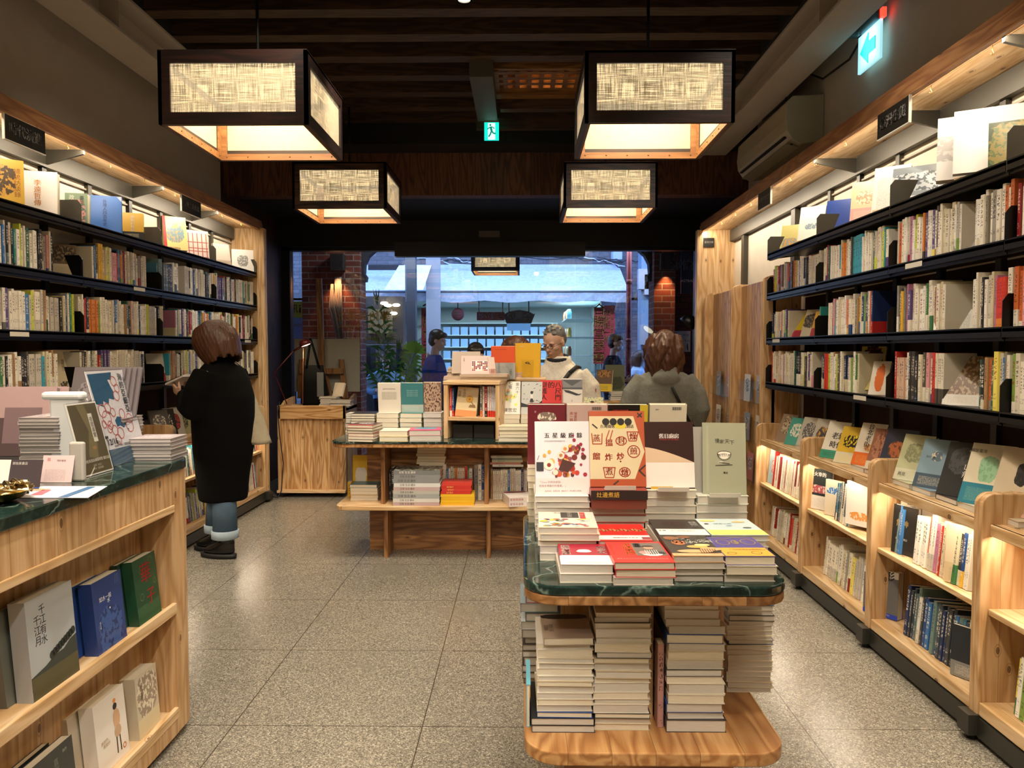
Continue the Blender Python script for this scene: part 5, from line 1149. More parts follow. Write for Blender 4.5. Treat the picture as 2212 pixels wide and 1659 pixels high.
# ---- farther table, lower shelf ----
G4 = 'books on the lower shelf of the farther table'; W4 = '%s pile, lower shelf, farther table'
z = stack(W4 % 'left cream', -1.19, 5.17, .377, 5, .19, .14, [.022], ['#e0cfc0', '#e9e2d2'], G4, PAGES, .005, topkw=dict(c1='#3a7a8a', word='teal-topped'))
cbook('yellow cartoon book standing behind the left cream pile', stand(-1.16, 5.36, .377, 0, 4) @ M4.Translation((-.05, 0, 0)), .12, .29, .03, '#e8c23a', a1='#f2efe6', a2='#f2efe6', art=(.5, .25, .4), group=G4)
spinebook(M4.Translation((-1.235, 5.28, .378)), .03, .11, .06, '#d8b030', '#d8b030', '#6a4a20', 0, 8, .2, 'small yellow box spine at left end of the lower shelf', G4)
gp = ['#8a8a88', '#dcd8d0', '#b08a8a', '#9a9c9c', '#d8d4cc', '#8f9090']
z = .377
for i, (c, tt) in enumerate((('#c0a6a4', .025), ('#d8d4cc', .024), ('#a3a5a3', .03), ('#b8b6ae', .022), ('#c0a6a4', .024), ('#d8d8d6', .026), ('#8b8d8c', .03), ('#8b8d8c', .026), ('#77797a', .028))):
    o = cbook('%s large-format book, %s from bottom of the grey pile, farther table' % (cname(c), ordn(i)), M4.Translation((-.862 + rnd.uniform(-.004, .004), 5.0, z)), .31, .22, tt, c, a1='#3a3a34', a2='#b8b8a8', art=(.5, .7, .7) if i == 8 else None, group=G4)
    spine_strip(o, .31, .22, tt, c, '日常 生活 讀本', '#f0ece4' if dark(c) else '#55504a'); z += tt + .0004
z = stack(W4 % 'rear cream and yellow', -.72, 5.22, .377, 7, .19, .09, [.035], ['#e9e2d2', '#dcd4c6'], G4, PAGES, .004)
z = stack('upper rear yellow pile, lower shelf', -.735, 5.22, z, 6, .2, .09, [.0185], ['#d8c24a', '#e0d490'], G4, PAGES, .006)
z = .377
for i, (c, tt) in enumerate((('#e0b020', .017), ('#e6b824', .018), ('#e0b020', .02), ('#e8bc2c', .018), ('#c8322a', .019), ('#cf3a30', .018), ('#c8322a', .019), ('#d24034', .022))):
    w = .225 if i < 4 else .2
    o = cbook('%s book, %s from the bottom of the yellow and red pile, farther table' % ('yellow' if i < 4 else 'red', ordn(i)), M4.Translation((-.545 + (.0 if i < 4 else .003) + rnd.uniform(-.004, .004), 5.03, z)), w, .16, tt, c, pages=PAGES, group=G4)
    spine_strip(o, w, .16, tt, c, '城市散步' if i in (4, 5, 6) else None, '#e8c860'); z += tt + .0004
fill(5.20, -.925, -.855, .378, 'F', 'from left, dark group in left bay, farther table shelf', G4, pal=['#2a2828', '#6a6660', '#3a3634', '#55504a'], hr=(.18, .24), tr=(.012, .02))
fill(5.26, -.54, -.34, .378, 'F', 'from left, behind the red pile, farther table', G4, pal=PAL_R + PAL, hr=(.2, .23), tr=(.012, .024))
fill(5.20, -.335, -.262, .378, 'F', 'from left, beside the second divider, farther table', G4, pal=['#8a8478', '#e9e2d2', '#1f4a86', '#e6e0d0'], hr=(.235, .26), tr=(.012, .03))
fill(5.22, -.222, .06, .378, 'F', 'from left, right bay of the farther table shelf', G4, pal=PAL_C * 2 + PAL, hr=(.2, .22), tr=(.010, .018))
z = .605
for i in range(5):
    c = ['#dfe4dc', '#c98a7a', '#d0d4b8', '#8a9488', '#dfe6dc'][i]; o = cbook('%s slim book lying on the spines in right bay, %s from bottom' % (cname(c), ordn(i)), M4.Translation((-.215 + rnd.uniform(-.01, .01), 5.24, z)), .215, .06, .015, c, group=G4); spine_strip(o, .215, .06, .015, c, '島嶼 風土記', '#4a4640'); z += .0155
for i in range(2):
    o = cbook(('white and red book', 'red-edged white book')[i] + ' overhanging the lower shelf, %s one' % ('lower', 'upper')[i], M4.Translation((-.085 + .0 * i, 4.97, .378 + i * .031)) @ M4.Rotation(R(14), 4, 'Z'), .17, .22, .03, '#e9dfd8', c2='#c84a3e', band=.0, a1='#a82a3a', art=(.9, .2, .6), group=G4); spine_strip(o, .17, .22, .03, ('#efe9e4', '#e9dfd8')[i], '家常與滋味', '#b03a34')
# ================= left counter =================
KX, KZ = -1.25, 1.02
t = thing('service_counter', 'cedar service counter with green marble top and recessed book display, left foreground', 'counter', (-1.7, 1.9, 0))
ke = 2.86
m = MB(); m.prism(rrect(-2.05, KX + .012, .2, ke + .012, .16, 10, rs=(0, 0, .16, .1)), KZ - .034, KZ, 'z'); m.build('marble_top', marble(), t, bevel=.004)
wz = cedar('z', 'y')
# front wall: pieces around the recess
ya, yb = .9, 2.67
m = MB()
m.box(KX - .02, KX, .3, ke - .12, .865, KZ - .035); m.build('top_panel', wz, t)
m = MB(); m.box(KX - .14, KX, yb, ke - .12, .03, .865)
pts = [(KX - .14, ke - .12)] + [(KX, ke - .12)] + [(KX - .12 + .12 * cos(R(a)), ke - .12 + .12 * sin(R(a))) for a in (15, 30, 45, 60, 75, 90)] + [(KX - .14, ke)]
m.prism(pts, .03, KZ - .035, 'z'); m.build('corner_panel', wz, t)
m = MB(); m.box(-2.0, KX - .12, ke - .02, ke, .03, KZ - .035); m.build('end_panel', cedar('z', 'x'), t)
m = MB(); m.box(KX - .14, KX - .125, ya, yb, .03, .865); m.build('recess_back', cedar('z', 'y'), t)
m = MB(); m.box(KX - .14, KX + .001, .3, ya, .03, .865); m.build('side_panel', wz, t)
m = MB(); m.box(KX - .02, KX + .004, ya, yb, .838, .865); m.build('top_rail', pale('y', 'z'), t, bevel=.003)
for z in (.509, .125):
    m = MB(); m.box(KX - .14, KX - .012, ya, yb, z - .04, z - .02); m.box(KX - .012, KX + .004, ya, yb, z - .04, z); m.build('display_shelf', pale('y', 'z'), t, bevel=.003)
m = MB(); m.box(KX - .02, KX + .002, ya, yb, .03, .085); m.build('bottom_panel', wz, t)
m = MB(); m.box(-1.95, KX - .06, .35, ke - .08, 0, .03); m.build('plinth', flat('#2c3230', .4), t)
m = MB(); m.prism(rrect(-2.04, -1.66, 2.45, 2.84, .02, 4), KZ, KZ + .02, 'z'); tag(m.build('marble_riser', marble(), bevel=.002), 'low green marble block at the back of the counter', 'marble block')
# books in the recess (covers face the aisle)
GR = 'books displayed in the counter recess'
def face_x(label, X, ya, yb, z, h, t, lean=6, sgn=1, **k):
    """cover toward +X (sgn 1) or -X (sgn -1), spanning ya..yb"""
    w = yb - ya
    M = M4.Translation((X, (ya + yb) / 2, z)) @ M4.Rotation(R(90) * sgn, 4, 'Z') @ M4.Rotation(R(90 - lean), 4, 'X') @ M4.Translation((-w / 2, 0, -t))
    return cbook(label, M, w, h, t, **k)
zz = .490
face_x('rear copy behind the green book in the counter', KX - .075, 2.46, 2.61, zz, .215, .02, c1='#2a4a3c', group=GR)
def artgreen(o, w, h, z):
    stroke(o, [circ(w * .75, h * .9, .012, 8, 1, 0, 270), circ(w * .35, h * .8, .014, 8, 1, 30, 300), circ(w * .25, h * .4, .012, 8), circ(w * .85, h * .55, .01, 8)], z, .0005, '#8a9a6a'); rect(o, 0, w, 0, h * .27, z, '#2c5a3c', 'belly_band')
face_x('dark green book with red brush characters in the counter recess', KX - .035, 2.48, 2.635, zz, .22, .036, c1='#1f4a34', group=GR, shapes=artgreen, pages=PAGES, titles=[('華', .5, .72, .075, '#b8322e', False, .001), ('子', .62, .34, .06, '#c23a32', False, .001)])
face_x('rear copy behind the night blue book in the counter', KX - .085, 2.19, 2.36, zz, .215, .03, c1='#2c4a96', group=GR)
face_x('night blue book with handwritten title in the counter recess', KX - .035, 2.235, 2.40, zz, .222, .042, lean=5, c1='#27407e', a1='#3a5a9a', a2='#22386e', art=(.25, .4, .5), group=GR, titles=[('如水一般', .4, .72, .017, '#dfe0e8'), ('水', .5, .66, .016, '#dfe0e8'), ('散文集', .16, .38, .008, '#c8cce0', True)], shapes=lambda o, w, h, z: (blobs(o, [(w * .52, h * .55, .003, '#e0e0e8')], z), stroke(o, [[(w * (.8 + .03 * i), h * .97), (w * (.76 + .05 * i), h * .84)] for i in range(4)], z, .0005, '#7a90c0')))
face_x('rear copy behind the landscape book in the counter', KX - .085, 1.90, 2.09, zz, .25, .03, c1='#6a6e68', group=GR)
def artland(o, w, h, z):
    m = MB(); m.add([(w * x, h * y, z) for x, y in ((0, .1), (1, .1), (1, .42), (.86, .40), (.7, .34), (.5, .33), (.3, .28), (0, .24))], [tuple(range(8))]); m.build('illustration', flat('#3c4440', .5), o, local=True)
    blobs(o, [(w * (.45 + .06 * i), h * (.35 + .015 * i), .012, '#2f3632') for i in range(9)], z + .0002); rect(o, 0, w, 0, h * .23, z + .0006, '#56543c', 'belly_band')
face_x('large grey landscape book with vertical black title in the counter recess', KX - .035, 1.93, 2.135, zz, .268, .045, lean=4, c1='#aeb4b8', pages=PAGES, group=GR, shapes=artland, titles=[('千江有水', .32, .70, .028, '#2c2e30', True), ('千江月', .20, .66, .028, '#2c2e30', True), ('跨世代的臺灣民間記憶', .5, .19, .0135, '#e8e2cc', False, .0004), ('小說家蕭麗紅永恆經典', .5, .145, .0135, '#e8e2cc', False, .0004), ('鄉土風華與情愛', .4, .06, .008, '#c8c2a8')])
zz = .106
def artroots(o, w, h, z): rect(o, 0, w, 0, h * .3, z, '#d8cca8', 'belly_band')
face_x('cream patterned thick book in the lower counter recess', KX - .035, 2.465, 2.61, zz, .21, .052, lean=4, c1='#c9c0aa', a1='#9a8a78', a2='#ddd4be', art=(.62, .42, .55), group=GR, shapes=artroots, titles=[('綠之歌', .26, .72, .02, '#6a5a48', True)])
face_x('rear copy behind the white illustrated book in the counter', KX - .09, 2.19, 2.36, zz, .21, .02, c1='#c8bfae', group=GR)
def artkid(o, w, h, z):
    blobs(o, [(w * .66, h * .86, .009, '#e0924a', .8), (w * .66, h * .78, .012, '#2c2a2c', .9), (w * .68, h * .6, .02, '#d8b08a', 1.6), (w * .68, h * .42, .02, '#c8a888', 1.0)], z); stroke(o, [[(w * .63, h * .36), (w * .62, h * .12)], [(w * .73, h * .36), (w * .74, h * .12)]], z, .003, '#2c2a2c'); stroke(o, [circ(w * .85, h * .14, .008, 8)], z, .002, '#e0924a')
face_x('white book with standing child drawing in the lower counter recess', KX - .04, 2.235, 2.41, zz, .225, .045, lean=5, c1='#ebe6de', group=GR, shapes=artkid, titles=[('謝謝你，', .28, .42, .013, '#b09a78'), ('親愛的', .3, .36, .013, '#b09a78')])
face_x('dark grey book in the lower counter recess', KX - .04, 1.945, 2.125, zz, .2, .03, lean=5, c1='#3c4040', a2='#9aa09a', group=GR, titles=[('直到', .55, .75, .022, '#8a8e8a', True), ('我們', .78, .88, .010, '#b8bab4')])
face_x('rear copy behind the dark grey book in the counter', KX - .075, 1.90, 2.08, zz, .2, .02, c1='#2c3030', group=GR)
# things on the counter
GK = 'displayed books on the counter'
def pstand(label, y0, y1, X, z, h, lean, c1, shapes, titles):
    w = y1 - y0
    M = M4.Translation((X, (y0 + y1) / 2, z)) @ M4.Rotation(R(90), 4, 'Z') @ M4.Rotation(R(90 - lean), 4, 'X') @ M4.Translation((-w / 2, 0, -.006))
    t = thing('sign_holder', label, 'sign holder', matrix=M)
    m = MB(); m.box(-.003, w + .003, -.002, h + .003, -.004, -.002); m.build('acrylic_back', ACRYL, t, local=True)
    m = MB(); m.box(0, w, 0, h, -.002, .0); m.build('poster', flat(c1, .35), t, local=True)
    m = MB(); m.box(-.003, w + .003, -.002, h + .003, .0035, .0045); m.build('acrylic_front', ACRYL, t, local=True)
    B = M4.Rotation(R(lean + 18), 4, 'X')
    m = MB(); m.box(0, w, -.0, .003, -.10, -.004); m.build('foot', ACRYL, t, local=True)
    shapes(t, w, h, .0004)
    mbs = {}
    for (b, u, v, s, c, *r) in titles: put_text(mbs.setdefault(c, MB()), b, M4.Translation((u * w, v * h, .0016)), s, 0, r[0] if r else False, r[1] if len(r) > 1 else 0)
    for c, mb in mbs.items(): mb.build('title', flat(c, .5), t, local=True)
def artA(o, w, h, z):
    rect(o, w * .03, w * .97, h * .02, h * .98, z, '#5d533c', 'printed_panel')
    m = MB(); m.add([(w * x, h * y, z + .0003) for x, y in ((.3, .97), (.55, .97), (.75, .6), (.6, .2), (.3, .25), (.5, .6))], [tuple(range(6))]); m.build('illustration', flat('#7a7050', .5), o, local=True)
    rect(o, w * .60, w * .74, h * .44, h * .84, z + .0006, '#e0dcd2', 'title_plate'); blobs(o, [(w * .55, h * .36, .012, '#a07850', .5)], z + .0006)
pstand('small acrylic sign with brown guided tour poster on the counter', 2.325, 2.49, -1.36, KZ + .003, .235, 14, '#e8e4dc', artA, [('夜間導覽', .67, .64, .018, '#5a5346', True), ('郭怡美書店夜間導覽 報名處', .52, .19, .0115, '#ece6d8', False, .0004), ('時間：每週六', .5, .12, .008, '#b8b09a'), ('聯絡：服務櫃檯', .5, .075, .008, '#b8b09a')])
def artB(o, w, h, z):
    def poly(pts, c, dz=0): m = MB(); m.add([(w * x, h * y, z + dz) for x, y in pts], [tuple(range(len(pts)))]); m.build('map_print', flat(c, .5), o, local=True)
    poly(((.03, .97), (.62, .98), (.58, .90), (.48, .90), (.52, .82), (.56, .76), (.52, .68), (.40, .70), (.36, .64), (.24, .68), (.22, .62), (.05, .66)), '#2c5a7c')
    poly(((.40, .46), (.48, .50), (.56, .49), (.64, .46), (.66, .40), (.58, .37), (.50, .40), (.42, .39)), '#2c5a7c')
    poly(((.66, .36), (.70, .35), (.68, .31)), '#2c5a7c'); poly(((.24, .58), (.32, .56), (.38, .53), (.30, .54)), '#2c5a7c')
    stroke(o, [circ(w * x, h * y, r * w, 14) for x, y, r in ((.62, .88, .07), (.66, .80, .06), (.60, .72, .07), (.16, .58, .09), (.30, .60, .07), (.22, .50, .10), (.40, .55, .06), (.12, .44, .05), (.26, .42, .06), (.34, .36, .07), (.22, .38, .05), (.46, .32, .08), (.78, .46, .07), (.74, .38, .09), (.62, .52, .07), (.36, .26, .07))], z + .0006, .0016, '#c8706a')
    rect(o, 0, w, 0, h * .17, z + .0008, '#3c5a72', 'printed_panel')
pstand('tall acrylic sign with blue and red map poster on the counter', 2.535, 2.79, -1.395, KZ + .003, .335, 14, '#dfdde2', artB, [('海的亞細亞', .80, .74, .030, '#2a3440', True, .0008), ('書寫海上東南亞', .90, .74, .017, '#2a3440', True), ('12/16', .20, .245, .030, '#2a2c34', False, .0008), ('Sat', .36, .235, .012, '#2a2c34'), ('14:30-17:00｜郭怡美書店', .45, .195, .011, '#3a3c44', False, .0003), ('講座', .08, .30, .012, '#2a2c34', False, .001)])
def kp(px, py, z=KZ): return atZ(px, py, z)
GM = pages_mat('grey_magazine_edges', '#b8b2ae')
def magpile(where, x, y, n, w, h, th, label_c='#8a8286', z=KZ + .001):
    return stack(where, x, y, z, n, w, h, [th], [label_c, '#c8c2c0'], 'magazines piled on the counter', GM, .004, 3, topkw=dict(c1='#b8aeb2', word='pinkish grey wrapped', a1='#d8ccd0', a2='#a8a0a8', art=(.5, .4, .4)))
magpile('low magazine pile at the counter corner', -1.425, 2.69, 6, .155, .15, .0128)
zm = magpile('taller magazine pile behind the map sign', -1.60, 2.67, 12, .17, .16, .0125)
magpile('magazine pile behind the small brown sign', -1.655, 2.45, 15, .13, .2, .0115)
for i in range(4): standing('grey wrapped record-size album leaning on magazine pile, %s one' % ordn(i), -1.565 + i * .014, 2.72 + i * .013, zm + .001, .19, .19, .008, yaw=0, lean=18, c1='#6e666a', a1='#8a8286', a2='#5a5458', art=(.4, .4, .45), group=GK)
def artpink(o, w, h, z):
    rect(o, 0, w, 0, h * .55, z, '#5e4c50', 'dark_band'); rect(o, w * .22, w * .80, h * .18, h * .70, z + .0004, '#8a7278', 'title_plate')
for i in range(2): standing('large pinkish photo album on the counter, %s copy' % ('front', 'rear')[i], -1.80 + i * .02, 2.66 + i * .04, KZ + .021, .225, .25, .026, yaw=4, lean=12, c1='#c3a6a8', group=GK, shapes=artpink if i == 0 else None, titles=[('浮光 Photographs', .42, .45, .008, '#4a3c40')] if i == 0 else (), pages=GM)
t = thing('document_holder', 'white translucent plastic document holder behind the brown sign', 'holder', (-1.50, 2.50, KZ))
m = MB(); m.box(-1.56, -1.46, 2.46, 2.52, KZ, KZ + .24); m.build('box', flat('#d8dce0', .25), t, bevel=.008)
m = MB(); m.box(-1.585, -1.45, 2.455, 2.50, KZ + .235, KZ + .262); m.build('clip', flat('#e8ecf0', .25), t, bevel=.01)
m = MB(); q = kp(165, 1040); m.box(q.x - .022, q.x + .022, q.y, q.y + .02, KZ, KZ + .12); tag(m.build('card_reader', flat('#b8b4ac', .4), bevel=.006), 'small white upright device beside the brown guided tour sign', 'device')
# cards in a low holder, leaflets, gold tray
for i, (x0, x1, c, lab, tt) in enumerate(((-30, 10, '#f0e8e0', 'cream card at the left edge of the counter', ()), (10, 80, '#4a4246', 'dark grey shop card standing on the counter', [('郭怡美書店', .3, .86, .009, '#d8d4d0')]), (81, 150, '#dcc4c6', 'pale pink printed card standing on the counter', [('租', .2, .84, .011, '#c86a6a'), ('預約書單', .6, .8, .007, '#8a7074')]))):
    a, b = kp(x0, 1056 - 12 * (i == 2)), kp(x1, 1056 - 12 * (i == 2)); w = b.x - a.x
    standing(lab, (a.x + b.x) / 2, a.y + .01, KZ + .001, w, .082, .002, lean=16, c1=c, a2='#8a7a7c', band=.6 if i == 2 else 0, plain=True, name='card', cat='card', group='cards on the counter', titles=tt)
def leaf(label, pts, c, extra=None):
    m = MB(); q = [kp(*p, KZ + .0015) for p in pts]; m.add(q + [v + V((0, 0, -.001)) for v in q], [(0, 1, 2, 3), (7, 6, 5, 4), (0, 4, 5, 1), (1, 5, 6, 2), (2, 6, 7, 3), (3, 7, 4, 0)])
    o = m.build('leaflet', flat(c, .35)); tag(o, label, 'leaflet'); org = WLOC[o.name]
    for (f, cc) in extra or []:
        mm = MB(); mm.add([kp(*p, KZ + .0022) for p in f], [tuple(range(len(f)))]); mm.build('printed_panel', flat(cc, .4), o)
leaf('white leaflet with blue and red print lying on the counter', [(38, 1075), (190, 1075), (232, 1050), (60, 1050)], '#dcdce4', [([(52, 1060), (88, 1060), (112, 1056), (62, 1054)], '#e0a080'), ([(125, 1074), (145, 1074), (207, 1051), (190, 1051)], '#3a6a9a'), ([(55, 1056), (84, 1056), (84, 1052), (58, 1052)], '#3a5aa8'), ([(66, 1069), (90, 1069), (112, 1058), (92, 1058)], '#d86a7a')])
leaf('pale blue leaflet at the left edge of the counter', [(-60, 1072), (20, 1072), (40, 1056), (-40, 1056)], '#c8d8ec')
q = kp(15, 1082); t = thing('gold_tray', 'ornate gold metal tray at the left edge of the counter', 'tray', (q.x - .05, q.y, KZ))
m = MB(); m.lathe([(.01, .002), (.06, .002), (.085, .012), (.105, .03), (.108, .032), (.098, .026), (.08, .012), (.05, .006), (.01, .006)], (q.x - .04, q.y - .02, KZ), 28); m.build('dish', flat('#c8a862', .22, 1), t)
r3 = random.Random(2)
for i in range(5):
    m = MB(); pts = [(q.x + .02 + r3.uniform(-.05, .03), q.y + r3.uniform(-.05, .04), KZ + r3.uniform(.02, .05)) for _ in range(5)]; m.tube(pts, [.004, .009, .006, .01, .003], 8); m.build('ornament', flat('#d8c294', .25, 1), t)
# ================= displayed books on the shelves =================
GT = 'books showing covers on the top shelves'
def disp(side, k, px, w, h, t, yaw, lean, label, x=None, dz=0, **kw):
    """yaw: direction of the cover, 0 = towards the room's rear (-Y), 90 = straight at the aisle"""
    X = x if x is not None else (-2.56 if side == 'L' else 1.83)
    z = (SHELF_L if side == 'L' else SHELF_R)[k] + .001 + dz if k is not None else dz
    d = ray(px, 700); Y = d.y * X / d.x
    kw.setdefault('group', GT)
    return standing(label, X, Y, z, w, h, t, yaw=yaw if side == 'L' else -yaw, lean=lean, **kw)
disp('L', 0, 12, .19, .235, .03, 35, 6, 'gold book with figures and vertical title on the left top shelf', c1='#c29a3c', a1='#4a3c2c', a2='#b88a3a', art=(.55, .4, .4), titles=[('總統訪談錄', .85, .5, .03, '#7a3c1c', True)])
disp('L', 0, 88, .185, .235, .045, 18, 4, 'white hardback with orange calligraphy on the left top shelf', c1='#e6e0da', titles=[('李遠哲傳', .5, .5, .036, '#d8923a', True, .0006)])
disp('L', 0, 170, .12, .19, .05, 12, 4, 'green and pink politics book on the left top shelf', c1='#8aa088', a1='#d89a9a', a2='#5a7a6a', art=(.4, .5, .5), titles=[('政治', .3, .78, .03, '#e8e8e0', True), ('臺灣', .75, .78, .026, '#2c3a34', True)])
disp('L', 0, 232, .185, .235, .03, 22, 3, 'bright blue book with black brush title on the left top shelf', c1='#3f72c0', titles=[('台灣人四百年史', .5, .55, .024, '#1c2c4c', True)], shapes=lambda o, w, h, z: (lambda m: (m.add([(w, h, z), (w * .84, h, z), (w, h * .86, z)], [(0, 1, 2)]), m.build('folded_corner', flat('#a8b8d0', .5), o, local=True)))(MB()))
disp('L', 0, 291, .13, .19, .03, 22, 3, 'yellow and black memoir on the left top shelf', c1='#cfa43a', c2='#2c2a28', band=.35, a2='#e8dcb0', titles=[('連戰回憶錄', .5, .62, .022, '#f2ead0', True, .0004)])
disp('L', 0, 385, .165, .26, .045, 40, 14, 'tall colourful book with red spine tilted on wooden stand, left top shelf', dz=.03, c1='#dccf8c', a1='#7a9aa8', a2='#d8a868', art=(.5, .35, .45), c2='#c22a34', shapes=lambda o, w, h, z: rect(o, 0, w * .12, 0, h, z, '#b8242e', 'red_edge'))
disp('L', 0, 432, .17, .24, .025, 40, 10, 'book with red window frame photo on the left top shelf', c1='#d8c8c4', a1='#a8503c', a2='#efe6e4', art=(-9, .1, .1), shapes=lambda o, w, h, z: stroke(o, [[(w * .1 * i, h * .05), (w * .1 * i, h * .9)] for i in (1, 3, 5, 7, 9)] + [[(w * .05, h * .1 * i), (w * .95, h * .1 * i)] for i in (1, 3, 4, 6)], z, .0035, '#a8584a'))
disp('L', 0, 487, .15, .21, .025, 55, 14, 'pale grey paperback leaning on the left top shelf', c1='#c9c2b8', c2='#b0a090', band=.3)
disp('L', 0, 527, .19, .215, .02, 25, 10, 'white book with pencil figure drawing at street end of the left top shelf', c1='#ecebe8', a1='#8a8a8c', a2='#c8c8c8', art=(.5, .3, .3))
GS = 'books showing covers on the lower shelves'
for side, k, px, w, h, t, yaw, lean, lab, kw in (
    ('L', 1, 143, .13, .19, .02, 40, 14, 'brown book with dark cover photo leaning on left second shelf', dict(c1='#6a5848', c2='#c9bfa8', band=.4, a1='#3a3028', a2='#8a7a60', art=(.7, .3, .6))),
    ('L', 1, 183, .11, .19, .02, 50, 12, 'yellow-banded book leaning on left second shelf', dict(c1='#5c5040', c2='#e0d04a', band=.4)),
    ('L', 1, 333, .10, .15, .02, 40, 10, 'small yellow and pink book on left second shelf', dict(c1='#d8c83a', c2='#c84a5a', band=.3)),
    ('L', 1, 408, .09, .19, .015, 60, 20, 'slim cream booklet leaning on left second shelf', dict(c1='#d8d0c0', a1='#7a3a3a', a2='#d8d0c0', art=(.4, .3, .4))),
    ('L', 2, 390, .125, .225, .02, 50, 14, 'pale green book with boat drawing on left third shelf', dict(c1='#b9bca4', a1='#3a3c34', a2='#b9bca4', art=(.5, .05, .18), titles=[('老臺灣人', .5, .85, .016, '#3a3c34')])),
    ('L', 3, 150, .14, .225, .02, 55, 12, 'cream book with line drawing on left fourth shelf', dict(c1='#dccfb0', a1='#4a4438', a2='#dccfb0', art=(.12, .1, .45), titles=[('福爾摩沙', .3, .6, .018, '#4a4438', True)])),
    ('L', 3, 338, .12, .2, .02, 50, 14, 'grey book with red lower band on left fourth shelf', dict(c1='#c2beb4', c2='#a82a2c', band=.3)),
    ('L', 3, 362, .12, .19, .02, 50, 14, 'black book with white slots on left fourth shelf', dict(c1='#1c1b1b', a1='#dcdcd8', a2='#1c1b1b', art=(.5, .3, .3)))):
    disp(side, k, px, w, h, t, yaw, lean, lab, x=-2.54, group=GS, **kw)
for side, k, px, w, h, t, yaw, lean, lab, kw in (
    ('R', 0, 2105, .30, .29, .03, 30, 18, 'large white book with grey snow ridges on wooden stand, right top shelf', dict(dz=.03, c1='#c9c4be', a1='#a39e99', a2='#b9b4ae', art=(.5, .25, .9))),
    ('R', 0, 2145, .30, .28, .02, 30, 18, 'white copy standing behind the snow ridge book', dict(dz=.03, c1='#dcd8d2')),
    ('R', 0, 1985, .27, .20, .03, 38, 16, 'landscape photo book with clouds and mountain, right top shelf', dict(c1='#8a949c', c2='#ebe8e2', band=.26, a1='#c3cad0', a2='#5a646c', art=(.6, .3, .7), titles=[('回顧．陽明山', .4, .19, .014, '#6a6662')])),
    ('R', 0, 1915, .17, .25, .04, 40, 14, 'white book back with small print beside the cloud photo book', dict(dz=.02, c1='#dedad4', a2='#8a8680', band=.95)),
    ('R', 0, 1862, .15, .235, .02, 36, 14, 'cream and pink food book on the right top shelf', dict(dz=.02, c1='#e0cfa8', c2='#d8a8a0', band=.35, a1='#c8a080', a2='#e8dcc0', art=(.6, .2, .4))),
    ('R', 0, 1812, .19, .215, .025, 40, 14, 'blue book with two yellow plates on the right top shelf', dict(c1='#2b4aa0', c2='#e8dcd8', band=.2, a2='#b87a70')),
    ('R', 0, 1745, .16, .25, .035, 40, 16, 'tall white book on a wooden stand, right top shelf', dict(dz=.02, c1='#eceae4', a1='#8aa0b0', a2='#dcdcd8', art=(.45, .1, .3))),
    ('R', 0, 1700, .13, .21, .02, 40, 16, 'yellow and grey book at the far end of right top shelf', dict(c1='#c9c07a', a1='#8a9aa0', a2='#d8a040', art=(.3, .3, .5))),
    ('R', 0, 2200, .22, .2, .02, 30, 16, 'dark forest photo book at the near end of right top shelf', dict(c1='#3c4a30', a1='#8a7a3a', a2='#5a6a3a', art=(.5, .6, .6)))):
    disp(side, k, px, w, h, t, yaw, lean, lab, x=1.84, **kw)
# plates on the blue book and simple wooden stands
for px, X in ((2085, 1.80), (1905, 1.80), (1735, 1.80)):
    d = ray(px, 700); Y = d.y * X / d.x; m = MB(); m.box(-.05, .05, -.03, .05, 0, .028, 0, M4.Translation((X, Y, SHELF_R[0] + .001)) @ M4.Rotation(R(-35), 4, 'Z')); tag(m.build('wooden_stand', pale('x', 'y'), bevel=.003), 'small wooden block stand on the right top shelf under the %s' % {2085: 'snow ridge book', 1905: 'white book back', 1735: 'tall white book'}[px], 'stand')
d = ray(375, 700); Y = d.y * -2.52 / d.x; m = MB(); m.box(-.05, .05, -.03, .05, 0, .028, 0, M4.Translation((-2.52, Y, SHELF_L[0] + .001)) @ M4.Rotation(R(40), 4, 'Z')); tag(m.build('wooden_stand', pale('x', 'y'), bevel=.003), 'wooden stand under the red-spined book on the left top shelf', 'stand')
